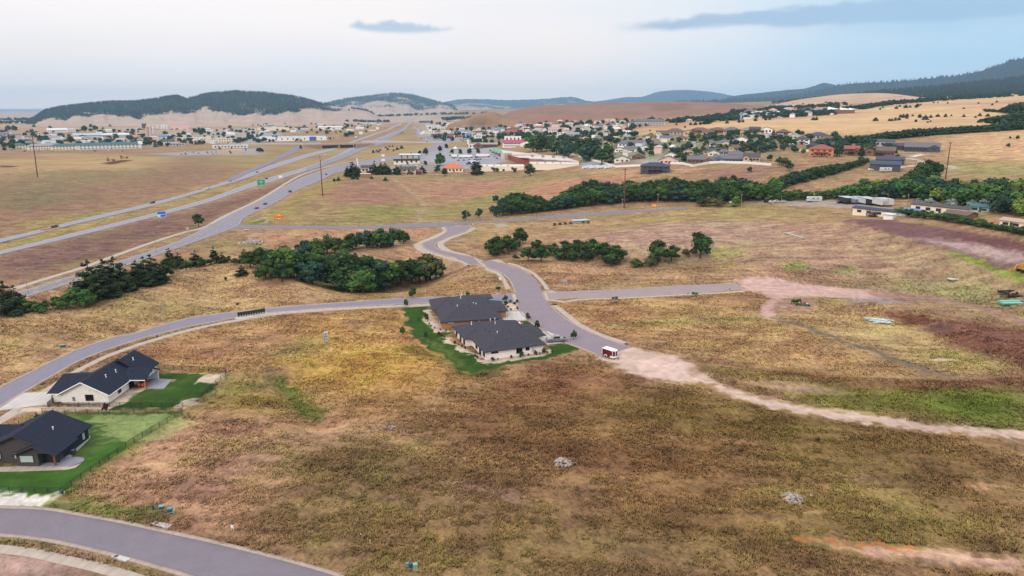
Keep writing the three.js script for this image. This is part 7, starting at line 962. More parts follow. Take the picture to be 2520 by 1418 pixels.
{ // superstore trim: blue panels, skylight strips
 const o = scene.children.find((c) => c.userData.label?.startsWith('huge white superstore')), w = 148 * mpp(G(722,347)); for (let i = 0; i < 11; i++) part('skylight', box(3.2,0.3,64,-w * 0.36 + i * w * 0.075,7.3,-42), M(196,216,238), o); part('sign_panel', box(14,8,1.2, w * 0.29,0.5,0.6), M(70,130,200), o); part('sign_panel', box(12,5,1.2,-w * 0.27,7,-6), M(70,130,200), o); part('entrance', box(22,9,3,-w * 0.34,0,1), WHITEM, o); }
{ // hotel tower
 const o = scene.children.find((c) => c.userData.label?.startsWith('cream hotel with a square')); part('tower', box(9,13,8,-4,0,-3), M(...WC.cream, 0.85, { k: 0.78 }), o); }
// mill silos and tanks
[[364,335,309,3.4, 'tan', 'left tan silo of the three before the mill'],[371,335,308,3.4, 'pink', 'middle silo of the three before the mill'],[379,334,312,3.2, 'pale', 'right silo of the three before the mill'],[355,316,304,7, 'dark', 'dark square tower behind the mill silos'],[388,316,308,3.5, 'cream', 'cream tank left of the three white tanks'],[399,318,307,3.6, 'white', 'left of the three white tanks behind the mill'],[405,318,307,3.6, 'white', 'middle of the three white tanks behind the mill'],[411,318,307,3.6, 'white', 'right of the three white tanks behind the mill'],[465,329,311,4, 'pink', 'pink elevator shaft at the right end of the mill']].forEach(([x, b, t, r, c, l]) => { const p = G(x, b), d = Math.hypot(p.x, p.z), h = at(x, t, d).y - p.y, o = thing('silo', l, 'silo', p, 0), m = M(...WC[c],0.8, { k: 0.75 }); if (c === 'dark') part('shaft', box(r * 1.6, h, r * 1.6), m, o); else { part('shaft', cyl(r, r, h * 0.93,0,0,0,14), m, o); part('cap', cyl(r, r * 0.3, h * 0.07,0, h * 0.93,0,14), m, o); } });
for (const [x, y, w, l] of [[2176,246,20, 'large pink water tank on the tan knoll'],[2209,242,17, 'smaller pink water tank right of the large one']]) { const p = at(x, y, 3050), k = mpp(p), o = thing('water_tank', l, 'water tank', p, 0), m = M(226,176,146); part('shell', cyl(w * k / 2, w * k / 2,11,0,-4,0,24), m, o); part('roof', new THREE.ConeGeometry(w * k / 2 + 0.3,2.4,24).translate(0,8.2,0), M(232,186,160), o); }
// shopping centre: an outline on the ground pulled up to its height
function mass(name, cat, px, h, wm, rm, label, short, lip = 0.8) {
 const P = px.map(([x, y]) => G(x, y)), c = P[0], o = thing(name, label, cat, c, 0), n = P.length, y0 = Math.min(...P.map((p) => p.y)) - c.y - 1, q = P.map((p) => [p.x - c.x, p.z - c.z]); let ar = 0; for (let i = 0; i < n; i++) { const [a, b] = q[i],[d, e] = q[(i + 1) % n]; ar += a * e - d * b; } if (ar > 0) q.reverse(); if (short) SHORT.set(o, short);
 for (let i = 0; i < n; i++) { const a = q[i], b = q[(i + 1) % n]; part('wall', faces([[[b[0], y0, b[1]],[a[0], y0, a[1]],[a[0], h, a[1]],[b[0], h, b[1]]].reverse().reverse()]), Array.isArray(wm) ? wm[ar > 0 ? n - 2 - i < 0 ? n - 1 : n - 2 - i : i] || wm[0] : wm, o); }
 part('roof', faces([q.map(([x, z]) => [x, h - lip, z])]), rm, o); return [o, q, P];
}
const BRICKM = M(168,92,76,0.9), PINKW = M(232,204,190,0.85, { k: 0.75 }), ROOFP = M(232,222,218,0.85);
{ const [o] = mass('department_store', 'store', [[1278,405.5],[1302,405],[1424,404],[1384,386],[1330,385],[1257,395]],8,[BRICKM, PINKW, PINKW, PINKW, PINKW, BRICKM], ROOFP, 'big box store with red brick corner and pale roof', 'the big box store'); const p0 = G(1278,405.5); for (let i = 0; i < 8; i++) { const p = G(1310 + (i % 4) * 26,394 + (i > 3 ? -5 : 1)); part('rooftop_unit', box(3.4,1.3,2.2, p.x - p0.x, 7.2, p.z - p0.z), M(170,166,168), o); } const p = G(1348,403.5), q = G(1390,403.5); part('loading_dock', box(q.x - p.x, 3.2,1, (p.x + q.x) / 2 - p0.x, 0, (p.z + q.z) / 2 - p0.z + 2.4), M(110,112,108), o); }
{ const [o] = mass('strip_mall', 'store', [[1256,394.6],[1256.5,391],[1330,384.6],[1308,376],[1290,369],[1240,366],[1204,371]],6.2,[BRICKM, PINKW, PINKW, PINKW, PINKW, PINKW, BRICKM], ROOFP, 'strip of shops with red brick front and green gables', 'the strip mall'); const p0 = G(1256,394.6); for (const [x, y] of [[1216,376.5],[1224,380],[1231,383.3]]) { const p = G(x, y); part('gable', new THREE.ConeGeometry(5.4,4.4,4).rotateY(0.7).translate(p.x - p0.x, 7.6, p.z - p0.z), M(110,190,160), o); part('portico', box(6,6,5, p.x - p0.x, -0.5, p.z - p0.z), M(186,110,92), o); } const p = G(1246,391); part('tower', box(11,8.5,8, p.x - p0.x, -0.5, p.z - p0.z, 0.6), M(234,216,200), o); }
{ const p = G(1008,392), k = mpp(p), o = thing('fuel_canopy', 'white fuel station canopy on posts beside the frontage road', 'canopy', p, 0); part('canopy', [box(52 * k, 1.1,12,0,5.2,-6)], WHITEM, o); part('fascia', box(52 * k + 0.2,0.5,12.2,0,5.0,-6), M(70,66,66), o); for (const x of [-0.4,-0.13,0.13,0.4]) for (const z of [-3,-9]) part('post', box(0.6,5.2,0.6, x * 52 * k, 0, z), M(120,110,106), o); }
{ const p = G(900,437), k = mpp(p), o = thing('brick_wall', 'low brick sign wall with a white cap below the motel', 'wall', p, 0); part('wall', box(24 * k, 4,0.8,0,-0.5,0), M(186,126,100), o); part('cap', box(25 * k, 0.5,1.4,0,3.5,0), WHITEM, o); }
// the bridge over the interstate
{ const a = G(792,366), b = G(878,364), dk = G(830,355), o = thing('highway_bridge', 'low overpass with dark openings over the interstate', 'bridge', a, 0), L = new THREE.Vector3().subVectors(b, a), ry = Math.atan2(-L.z, L.x), len = L.length(), at_ = (g) => g.rotateY(ry), CB = M(206,178,162);
 part('deck', at_(box(len + 60,1.6,16, len / 2,5.6,-9)), CB, o); part('parapet', at_(box(len + 62,1.1,0.5, len / 2,7.0,-1)), M(222,190,172), o); part('parapet', at_(box(len + 62,1.1,0.5, len / 2,7.0,-17)), M(222,190,172), o); for (const x of [0, len * 0.5, len]) part('pier', at_(box(2.2,6.6,15, x, -1,-9)), CB, o); part('painted_shade_sheet', at_(box(len, 6,0.6, len / 2,-0.5,-24)), M(60,56,60), o);  // dark sheet added behind the openings as painted shade under the deck
 for (const [x, s] of [[-1,-1],[len + 1,1]]) part('embankment', at_(faces([[[x, -1,-0.4],[x + s * 34,-1,6],[x + s * 34,6.6,-1.2],[x, 6.6,-1.2]],[[x, -1,-17],[x, 6.6,-16.8],[x + s * 34,6.6,-16.8],[x + s * 34,-1,-24]],[[x, 6.6,-1.2],[x + s * 34,6.6,-1.2],[x + s * 34,6.6,-16.8],[x, 6.6,-16.8]]])), M(170,142,112), o); }
// mobile homes, sheds, and the yard beside them
function home(px, py, wpx, dep, h, wall, roof, turn, label, opt = {}) { const o = bld(px, py, wpx, dep, h, wall, roof, 'gable', label, opt.short, { name: 'mobile_home', cat: 'mobile home', turn, pitch: 0.28, every: 5, ...opt }); return o; }
home(2150,531,92,6,3.1, 'cream', 'navy', -0.42, 'cream mobile home with a navy roof and timber porch nearest the field', { porch: 0.22, short: 'the nearest mobile home' }); home(2234,531,42,6,2.8, 'metal', 'blue', -0.5, 'pale blue mobile home behind the hedge'); home(2308,526,108,6,3.6, 'cream', 'dark', -0.36, 'longest pale yellow mobile home before the silvery trees', { short: 'the longest mobile home' }); home(2350,541,46,9,2.8, 'brown', 'brown', -0.5, 'low brown roofed home hidden in the hedge'); home(2410,522,34,8,2.6, 'teal', 'teal', -0.3, 'home with a pale teal roof among silvery trees'); home(2486,560,40,7,2.8, 'cream', 'tan', -0.4, 'cream home with a tan roof at the right edge of the hedge');
{ const o = bld(2185,538,18,4,2.2, 'white', 'white', 'hip', 'small white shed in front of the cream mobile home', null, { name: 'shed', cat: 'shed', blank: 1, turn: -0.3, pitch: 0.2 }); }
function boxTrailer(px, py, wpx, dep, h, col, turn, label, roofC = [214,214,216]) { const p = G(px, py), w = wpx * mpp(p), o = thing('parked_trailer', label, 'trailer', p, turn); part('body', box(w, h - 0.7, dep, 0,0.7,-dep / 2), M(...col, 0.5), o); part('roof', box(w + 0.1,0.12, dep + 0.1,0, h, -dep / 2), M(...roofC), o); for (const x of [-0.3,0.3]) part('wheel', new THREE.CylinderGeometry(0.45,0.45, dep + 0.05,10).rotateX(Math.PI / 2).translate(x * w, 0.45,-dep / 2), TYRE, o); part('door', box(w * 0.3, h * 0.5,0.06,-w * 0.25,0.9,0.03), M(...col.map((c) => c * 0.8)), o); }
boxTrailer(2096,502,24,10,3.6,[52,54,62],0.1, 'black box trailer at the left of the trailer yard'); boxTrailer(2114,502,22,9,2.8,[150,154,164],0.1, 'grey box trailer in the trailer yard'); boxTrailer(2137,504,15,14,3.4,[222,232,240],0.1, 'white blue box trailer in the middle of the yard'); boxTrailer(2155,505,24,14,3.3,[40,40,44],0.1, 'black trailer between the two white ones'); boxTrailer(2184,508,28,9,3.9,[238,236,236],0.1, 'white container at the right of the trailer yard');
function camper(px, py, wpx, turn, label) { const p = G(px, py), w = wpx * mpp(p), o = thing('motorhome', label, 'motorhome', p, turn); part('body', extr([[-w / 2,0.6],[-w / 2,3.1],[w * 0.42,3.1],[w * 0.5,2.4],[w * 0.38,2.2],[w * 0.5,1.4],[w * 0.5,0.6]].map(([a, b]) => [-a, b]).reverse(), 2.4,0.08), M(244,240,236,0.5), o); part('stripe', box(w * 0.8,0.25,2.46,0.3,1.2,0), M(150,160,176), o); part('window', [box(w * 0.18,0.6,2.5,-w * 0.1,1.9,0), box(w * 0.14,0.6,2.5, w * 0.2,1.9,0)], GLASS, o); for (const x of [-0.32,0.3]) for (const z of [-1.05,1.05]) wheel(o, x * w, 0.45, z, 0.45,0.25); }
camper(2003,496,32,0.0, 'white motorhome parked by the field edge'); camper(2179,423,23,0, 'long white camper in front of the dark barn'); camper(1803,508,15,0.1, 'small white camper on the gravel by the creek wood');
top('corrugated_panel', [box(14.5,0.25,1.4)], M(190,200,200,0.6), 'long pale pipe section lying on the rough slope', 'pipe').applyMatrix4(new THREE.Matrix4().makeRotationY(Math.atan2(-14.9,3.7) + Math.PI)); { const o = scene.children[scene.children.length - 1]; o.position.copy(G(1954,580,0.1)); }
{ const o = thing('metal_shelter', 'low white metal shelter lying near the county road', 'shelter', G(1427,548), 0.35); part('roof', box(10,0.3,4,0,1.4,0), M(206,222,232), o); part('wall', box(9.4,1.4,3.4), M(170,180,184), o); for (let i = 0; i < 6; i++) tree('roadside_bush', 'bush', 'olive', G(1365 + i * 13 + (i > 3 ? 18 : 0), 556 - i * 1.2), 1.8,1.6, 'low olive bush in the ditch below the county road', 'ditch bushes below the county road', 'bush'); }
// white vinyl fences of the suburb
function vinyl(px, h, label) { const P = W2(px), o = thing('fence', label, 'fence', [P[0][0],0, P[0][1]]); for (let i = 0; i < P.length - 1; i++) { const a = P[i], b = P[i + 1], n = Math.max(1, Math.round(Math.hypot(b[0] - a[0], b[1] - a[1]) / 6)); for (let k = 0; k < n; k++) { const q = [lerp(a[0], b[0], k / n), lerp(a[1], b[1], k / n)], r = [lerp(a[0], b[0], (k + 1) / n), lerp(a[1], b[1], (k + 1) / n)], y0 = hgt(q[0], q[1]), y1 = hgt(r[0], r[1]), x = P[0][0], z = P[0][1], t = 0.06, dx = -(r[1] - q[1]), dz = r[0] - q[0], l = Math.hypot(dx, dz), nx = dx / l * t, nz = dz / l * t; part('panel', faces([[[q[0] - x + nx, y0 - 0.3, q[1] - z + nz],[r[0] - x + nx, y1 - 0.3, r[1] - z + nz],[r[0] - x + nx, y1 + h, r[1] - z + nz],[q[0] - x + nx, y0 + h, q[1] - z + nz]],[[q[0] - x - nx, y0 - 0.3, q[1] - z - nz],[q[0] - x - nx, y0 + h, q[1] - z - nz],[r[0] - x - nx, y1 + h, r[1] - z - nz],[r[0] - x - nx, y1 - 0.3, r[1] - z - nz]],[[q[0] - x - nx, y0 + h, q[1] - z - nz],[q[0] - x + nx, y0 + h, q[1] - z + nz],[r[0] - x + nx, y1 + h, r[1] - z + nz],[r[0] - x - nx, y1 + h, r[1] - z - nz]]]), WHITEM, o); part('post', box(0.16, h + 0.5,0.16, q[0] - x, y0 - 0.3, q[1] - z), WHITEM, o); } } return o; }
vinyl([[1372,373.5],[1381,375],[1420,384],[1470,399],[1516,412.5]],1.9, 'long white fence running down beside the big box store'); vinyl([[1516,412.5],[1590,409],[1600,408]],1.9, 'white fence along the bottom of the yellow lot'); vinyl([[1650,404],[1680,405],[1705,411],[1720,408],[1745,403],[1775,401.5],[1830,403],[1898,408]],2.0, 'white fence wrapping the blue and brown duplexes'); vinyl([[1480,311.5],[1550,309.5]],2, 'distant white fence left of the apartments'); vinyl([[1872,371],[1905,371]],1.6, 'low pale fence below the suburb trees'); vinyl([[1960,372],[1990,373]],1.4, 'low pale fence left of the orange brick house');
// ---------------------------------------------------------------- poles, wires, signs
const RUST = M(122,66,52,0.8), WOODP = M(196,178,160), GALV = M(178,178,180,0.5);
const TIPS = {};
function pole(key, px, tp, label, m, r = 0.35, arms = 0, lean = 0) { const p = G(px[0], px[1]), d = Math.hypot(p.x, p.z), t = at(tp[0], tp[1], d), h = t.y - p.y, o = thing('utility_pole', label, 'utility pole', p, 0); part('pole', bar([0,-0.5,0],[t.x - p.x, h, t.z - p.z], r, 8, r * 0.6), m, o); if (arms) part('crossarm', [box(arms, 0.22,0.22, t.x - p.x, h - 0.9, t.z - p.z, 0.3)], m, o); part('insulator', [cyl(0.1,0.1,0.4, t.x - p.x - arms * 0.4, h - 0.7, t.z - p.z), cyl(0.1,0.1,0.4, t.x - p.x + arms * 0.4, h - 0.7, t.z - p.z)], M(90,80,76), o); TIPS[key] = t; return o; }
pole('a', [92,436],[79,334], 'tall rust brown steel power pole on the left hill', RUST, 0.55); pole('b', [794,482],[788,393], 'tall rust brown steel power pole on the knoll by the frontage road', RUST, 0.45); pole('c', [1536,512],[1539,414], 'tall rust brown steel power pole before the creek wood', RUST, 0.4,3); pole('d', [2327,441],[2340,350], 'tall rust brown steel power pole at the right above the grove', RUST, 0.4,2);
pole('e', [707,549],[706,514], 'pale wooden pole beside the orange camp billboard', WOODP, 0.18); pole('f', [898,552],[898,519], 'thin wooden pole below the knoll', WOODP, 0.14,1.6); pole('g', [1149,545],[1149,517], 'pale wooden pole beside the county road junction', WOODP, 0.16,1.6); pole('h', [1320,536],[1320,508], 'dark thin pole on the verge of the county road', M(110,84,72), 0.14,1.6); pole('i', [1439,545],[1440,510], 'pale wooden pole beside the white metal shelter', WOODP, 0.17,2); pole('j', [1530,521],[1532,488], 'pale pole near the tall steel pole by the creek', WOODP, 0.16,1.6); pole('k', [1618,512],[1620,476], 'pale pole right of the orange roadside board', WOODP, 0.16,1.6); pole('l', [1824,511],[1826,477], 'pale pole with a dish near the white camper', WOODP, 0.17,1.6); pole('m', [1924,500],[1924,480], 'pole behind the parked cars on the gravel', WOODP, 0.15); pole('n', [2003,506],[2004,474], 'pole beside the white motorhome', M(220,210,170), 0.15,1.2); pole('o', [2185,512],[2187,476], 'brown wooden pole in the trailer yard', M(150,110,90), 0.17,2); pole('p', [2234,516],[2237,476], 'pole with a white lamp right of the trailer yard', M(170,140,124), 0.17,1); pole('q', [2492,442],[2493,427], 'thin pole in the meadow at the right edge', GALV, 0.14,1); pole('r', [1079,549],[1079,536], 'short pale post by the county road bend', WOODP, 0.13);
{ const sag = (a, b, s, n = 14) => new THREE.CatmullRomCurve3([...Array(n + 1).keys()].map((i) => { const t = i / n, p = a.clone().lerp(b, t); p.y -= s * 4 * t * (1 - t); return p; })), wm = M(70,66,66,0.7); const run = (ks, s, label, r = 0.035) => { const L = []; for (let i = 0; i < ks.length - 1; i++) for (const o of [0,0.9]) L.push(new THREE.TubeGeometry(sag(TIPS[ks[i]].clone().add(new THREE.Vector3(o, -0.6 - o * 2,0)), TIPS[ks[i + 1]].clone().add(new THREE.Vector3(o, -0.6 - o * 2,0)), s), 16, r, 3)); top('power_line', L, wm, label, 'power line'); };
 run(['h', 'i', 'j', 'k', 'l', 'm', 'n', 'o', 'p'],1.2, 'thin wires along the county road poles'); run(['b', 'c', 'd'],7, 'long sagging wires between the tall steel poles', 0.045); run(['e', 'f', 'g', 'h'],1.6, 'pale drooping wire below the knoll'); }
function textTex(w, h, draw) { const c = document.createElement('canvas'); c.width = w; c.height = h; draw(c.getContext('2d'), w, h); const t = new THREE.CanvasTexture(c); t.colorSpace = THREE.SRGBColorSpace; return new THREE.MeshStandardMaterial({ map: t, color: new THREE.Color(0.72,0.72,0.72), roughness: 0.6 }); }
function sign(name, px, tp, wpx, hpx, label, mat, backM, legs, turn = 0) { const p = G(...px), d = Math.hypot(p.x, p.z), k = mpp(p), w = wpx * k, h = hpx * k, t = at(tp[0], tp[1], d), y = Math.max(0.6, t.y - p.y - h), o = thing(name, label, 'sign', p, turn + Math.atan2(-p.x, -p.z) * 0.8); part('panel', box(w, h, 0.18,0, y, 0), backM, o); if (mat) part('face', new THREE.PlaneGeometry(w * 0.99, h * 0.98).translate(0, y + h / 2,0.1), mat, o); const n = legs || 2; for (let i = 0; i < n; i++) part('leg', box(0.22, y + h * 0.9 + 0.5,0.2, n === 1 ? 0 : (i / (n - 1) - 0.5) * w * 0.7,-0.5,-0.2), GALV, o); return o; }
const GREEN = M(20,140,104,0.6), BLUE = M(50,130,214,0.6), ORANGE = M(238,150,40,0.6);
sign('highway_sign', [644,466],[644,441],18,14, 'green highway sign with white lettering beside the interstate', textTex(256,192, (c, w, h) => { c.fillStyle = '#0f9a74'; c.fillRect(0,0, w, h); c.strokeStyle = '#d8fff0'; c.lineWidth = 8; c.strokeRect(6,6, w - 12, h - 12); c.fillStyle = '#e8fff6'; c.font = 'bold 46px sans-serif'; c.textAlign = 'center'; c.fillText('8', w / 2,56); c.fillRect(16,66, w - 32,6); c.font = 'bold 44px sans-serif'; c.fillText('EXIT', w / 2,118); c.save(); c.translate(w / 2,150); c.rotate(0.6); c.fillRect(-5,-24,10,48); c.restore(); }), GREEN, 2);
sign('service_sign', [400,548],[397,520],18,13, 'blue highway service sign with white bars above the frontage road', textTex(256,192, (c, w, h) => { c.fillStyle = '#3a8be0'; c.fillRect(0,0, w, h); c.strokeStyle = '#dff0ff'; c.lineWidth = 9; c.strokeRect(5,5, w - 10, h - 10); c.fillStyle = '#e6f2ff'; c.fillRect(10,96, w - 20,14); c.fillRect(10,110,84,70); c.fillStyle = '#1f6cc4'; c.fillRect(30,34, w - 60,40); c.fillRect(118,126,100,40); }), BLUE, 2);
sign('camp_billboard', [688,547],[686,528],22,11, 'orange and yellow camp billboard beside the county road', textTex(256,128, (c, w, h) => { c.fillStyle = '#ffb43c'; c.fillRect(0,0, w, h); c.strokeStyle = '#f2701c'; c.lineWidth = 12; c.strokeRect(6,6, w - 12, h - 12); c.fillStyle = '#ffe9d8'; c.fillRect(100,2,56,20); c.fillStyle = '#c8400c'; c.font = 'bold 84px sans-serif'; c.textAlign = 'center'; c.fillText('CAMP', w / 2,98); c.fillStyle = '#fff1e0'; c.fillRect(90,108,80,14); }), ORANGE, 4);
sign('road_board', [1610,511],[1610,503],12,8, 'small orange and yellow board beside the county road', textTex(128,96, (c, w, h) => { c.fillStyle = '#ffc24a'; c.fillRect(0,0, w, h); c.fillStyle = '#e8622a'; c.fillRect(0,0, w, 30); c.fillRect(0,0,14, h); c.fillRect(w - 14,0,14, h); }), ORANGE, 2);
sign('highway_sign', [691,446],[691,432],8,6, 'blank white road sign back beside the interstate', null, WHITEM, 2); sign('warning_sign', [462,572],[461,560],5,5, 'pale diamond warning sign on the pavement by the frontage road', null, M(232,206,196), 1).children[0].rotation.z = 0; sign('work_sign', [1163,547],[1163,542],5,4, 'orange white barrier sign at the county road junction', null, M(236,140,110), 1); sign('work_sign', [1164,556],[1164,553],4,3, 'small pale orange board on the junction corner', null, M(240,214,180), 1); sign('work_sign', [1012,381],[1012,374],4,5, 'red and white construction sign by the frontage road', null, M(220,130,110), 1);
for (const [b, t, w, h, l, m] of [[[892,323],312,7,5, 'white billboard beyond the superstore, tallest left one'],[[929,321],313,7,5, 'white billboard nearest the interstate bend'],[[945,312],304,6,4, 'pinkish far billboard beside the interstate'],[[888,332],324,8,6, 'cream billboard behind the roadside trees'],[[943,400],391,8,5, 'white lower sign board before the frontage road'],[[943,388],380,7,5, 'yellow white sign box on a mast by the frontage road'],[[1038,331],326,8,5, 'white sign board beside the showroom'],[[1152,358],344,4,10, 'pale tall shop sign at the left end of the bank building'],[[1118,345],333,2,10, 'slim white sign pylon at the car dealer'],[[373,353],344,5,5, 'red round restaurant sign in the valley town'],[[438,352],345,5,3, 'red shop sign beside the cream hotel'],[[605,375],364,3,6, 'blue and white fuel sign near the exit ramp']]) sign('billboard', b, [b[0], t], w, h, l, null, /red/.test(l) ? M(214,50,54) : /blue/.test(l) ? M(90,120,220) : /pinkish/.test(l) ? M(232,200,186) : WHITEM, 1);
{ const p = G(347,367), d = Math.hypot(p.x, p.z), k = mpp(p), h = at(347,347, d).y - p.y, o = thing('tall_sign', 'green and white tall hotel sign in front of the long motel', 'sign', p, 0); part('pole', cyl(0.5,0.5, h, 0,0,0), WHITEM, o); part('panel', box(9 * k, 6 * k, 0.8,0, h - 6 * k, 0), WHITEM, o); part('header', box(12 * k, 2.4 * k, 0.9,-1.5 * k, h, 0), M(46,150,90), o); }
{ const p = G(883,431), d = Math.hypot(p.x, p.z), t = at(879,391, d), o = thing('sign_pylon', 'tall white square pylon beside the motel pines', 'pylon', p, 0); part('shaft', bar([0,-0.5,0],[t.x - p.x, t.y - p.y, t.z - p.z],0.85,4), WHITEM, o); part('cap', box(1.2,0.4,1.2, t.x - p.x, t.y - p.y, t.z - p.z), WHITEM, o); }
{ const p = G(953,394), d = Math.hypot(p.x, p.z), h = at(953,360, d).y - p.y, o = thing('flagpole', 'flagpole with a red and white striped flag near the fuel station', 'flagpole', p, 0); part('pole', cyl(0.16,0.1, h, 0,0,0), GALV, o); const f = new THREE.PlaneGeometry(5.6,4.6,8,4), P = f.attributes.position; for (let i = 0; i < P.count; i++) P.setZ(i, Math.sin(P.getX(i) * 1.3) * 0.4); f.computeVertexNormals(); const m = textTex(128,96, (c, w, h2) => { for (let i = 0; i < 13; i++) { c.fillStyle = i % 2 ? '#f2e6e6' : '#c4405a'; c.fillRect(0, i * h2 / 13, w, h2 / 13 + 1); } c.fillStyle = '#4a4670'; c.fillRect(70,0,58,52); }); m.side = THREE.DoubleSide; part('flag', f.translate(-2.9, h - 2.8,0), m, o).rotation.z = 0.0; }
// ---------------------------------------------------------------- vehicles on the roads and in the lots
const dirAt = (a, b) => { const p = G(...a), q = G(...b); return Math.atan2(-(q.z - p.z), q.x - p.x); };
const V = (kind, col, px, toward, label, lift = 0.32) => { const p = G(px[0], px[1], lift); return car(kind, col, p, dirAt(px, toward), label, null, true); };
V('car', [40,42,50],[135,561],[228,537], 'dark car with a pale bonnet on the far carriageway at left'); V('suv', [30,30,34],[375,501.5],[300,520], 'black car on the far interstate carriageway above the blue sign'); V('car', [226,222,220],[511,466.5],[440,485], 'white car on the far interstate carriageway'); V('car', [150,156,166],[566,447],[520,461], 'silver grey car on the far carriageway near the ramp'); V('car', [96,100,108],[633,425.5],[680,410], 'grey car on the far carriageway left of the bridge'); V('car', [52,56,70],[656,441.5],[700,428], 'dark blue car beside the green sign'); V('car', [60,62,70],[787,388],[820,377], 'dark car on the near carriageway before the bridge'); V('car', [236,232,230],[800,382],[830,371], 'white car on the near carriageway before the bridge'); V('car', [240,238,236],[872,370],[895,361], 'small white car on the entry ramp');
V('car', [150,30,40],[632,514.5],[690,487], 'dark red car on the frontage road', 0.25); V('car', [70,76,86],[653,504],[700,480], 'dark grey car following the red one on the frontage road', 0.25); V('suv', [34,36,44],[714,473.5],[770,443], 'black pickup shaped car on the frontage road', 0.25); V('car', [60,64,84],[803,430.5],[830,418], 'small dark car below the white pylon', 0.25); V('car', [40,56,110],[863,402],[900,393], 'blue car on the frontage road behind the pines', 0.25); V('car', [196,44,44],[891,359.5],[880,364], 'bright red car at the top of the entry ramp', 0.6); V('car', [50,74,140],[914,355],[930,352], 'blue car at the bridge junction', 0.6); V('car', [90,92,100],[1051,350.5],[1030,350.5], 'grey car on the cross street right of the bridge', 0.7); V('van', [230,228,226],[806,347],[840,347], 'white van on the bridge approach', 0.7);
for (const [x, y, l] of [[1005,287.8, 'tiny white lorry farthest along the interstate'],[1003,293.5, 'white lorry far along the interstate'],[1016,289, 'white lorry in the far right lane'],[970,306, 'white lorry climbing the far carriageway'],[985,309, 'grey lorry on the far near carriageway'],[876,341, 'white lorry beside the bridge']]) { const p = G(x, y, 0.4), o = thing('lorry', l, 'lorry', p, dirAt([x, y],[x + 8, y - 5])); part('body', box(13,3.2,2.6,-1,0.8,0), WHITEM, o); part('cab', box(2.6,2.8,2.5,7,0.6,0), M(200,200,206), o); part('wheel', [-5,-3,6].map((q) => new THREE.CylinderGeometry(0.5,0.5,2.5,10).rotateX(Math.PI / 2).translate(q, 0.5,0)), TYRE, o); }
for (const [x, y, w, l] of [[1146,389,32, 'first long white semi trailer in the shopping car park'],[1188,387,32, 'second long white semi trailer in the shopping car park'],[1118,388,13, 'short white box lorry in the shopping car park'],[1167,404,22, 'white trailer behind the blue tractor unit']]) { const p = G(x, y), k = mpp(p), o = thing('semi_trailer', l, 'trailer', p, 0.02); part('body', box(w * k, 2.9,2.6,0,1.2,0), WHITEM, o); part('wheel', [-0.42,-0.36,0.36].map((q) => new THREE.CylinderGeometry(0.5,0.5,2.5,10).rotateX(Math.PI / 2).translate(q * w * k, 0.5,0)), TYRE, o); part('undercarriage', box(w * k * 0.9,0.3,1.6,0,0.9,0), DARKM, o); }
{ const p = G(1153,405), o = thing('tractor_unit', 'blue lorry cab with a white hood in the shopping car park', 'lorry', p, Math.PI); part('cab', [box(2.6,2.9,2.4,-1,0.7,0)], M(36,64,160,0.4), o); part('hood', box(2.4,1.5,2.1,1.3,0.7,0), M(36,64,160,0.4), o); part('roof_fairing', box(1.6,0.9,2.2,-1.2,3.6,0), WHITEM, o); part('windscreen', box(0.1,0.9,2.1,0.32,2.5,0), GLASS, o); for (const x of [-2,1.8]) for (const z of [-1,1]) wheel(o, x, 0.5, z, 0.5,0.3); }
{ const p = G(1120,369), o = thing('tent', 'small white market tent in the shopping car park', 'tent', p, 0); part('canopy', new THREE.ConeGeometry(4.6,2.4,4).rotateY(Math.PI / 4).translate(0,3.6,0), WHITEM, o); for (const [x, z] of [[-3,-3],[3,-3],[-3,3],[3,3]]) part('post', cyl(0.08,0.08,2.5, x, 0, z), GALV, o); }
{ // parked cars: one built per colour, the rest are copies
 const protos = [], cols = [[232,230,228],[60,62,68],[150,154,160],[40,44,52],[120,36,40],[52,70,110]], rr = RNG(61), lots = [
 ['shopping car park', 'cars in the shopping car park', [[1100,381],[1235,377],[1250,392],[1130,399]],34],['row of parked cars before the blue roofed dealer', 'cars of the dealer', [[1130,342],[1150,343],[1146,350],[1128,348]],12],['lot beside the superstore', 'cars in the superstore lot', [[610,336],[650,334],[655,346],[612,348]],26],['lot of the tan brick store', 'cars by the tan brick store', [[440,374],[540,374],[545,381],[445,382]],16],['lot in front of the motels', 'cars along the motels', [[20,371],[330,370],[330,373],[20,374]],22],['small car yard by the interstate bend', 'cars of the small car yard', [[985,323],[1002,320],[1000,326],[985,330]],14],['lot of the showroom', 'cars at the showroom', [[1030,336],[1062,335],[1060,342],[1032,342]],14],['motel forecourt above the knoll', 'cars on the motel forecourt', [[985,407],[1030,407],[1030,410],[985,411]],8]];
 cols.forEach((c, i) => { const o = car('car', c, new THREE.Vector3(0,-50,0), 0, '', '', true); protos.push(o); scene.remove(o); });
 for (const [where, group, q, n] of lots) for (let i = 0; i < n; i++) { const u = Math.floor(rr() * 9) / 9 + 0.02, v = (Math.floor(rr() * 3) + 0.5) / 3, ci = Math.floor(rr() * 6), x = lerp(lerp(q[0][0], q[1][0], u), lerp(q[3][0], q[2][0], u), v), y = lerp(lerp(q[0][1], q[1][1], u), lerp(q[3][1], q[2][1], u), v), p = G(x, y, 0.05); if (PLACED.some(([a, b, r]) => Math.hypot(a - p.x, b - p.z) < 2)) continue; const o = protos[ci].clone(); o.name = numbered('parked_car'); o.userData = {}; tag(o, ['white', 'dark grey', 'silver', 'black', 'dark red', 'blue'][ci] + ' car parked in the ' + where, 'car', group); o.position.copy(p); o.rotation.y = Math.PI / 2 + (rr() < 0.5 ? Math.PI : 0) + 0.3; scene.add(o); PLACED.push([p.x, p.z, 2]); } }
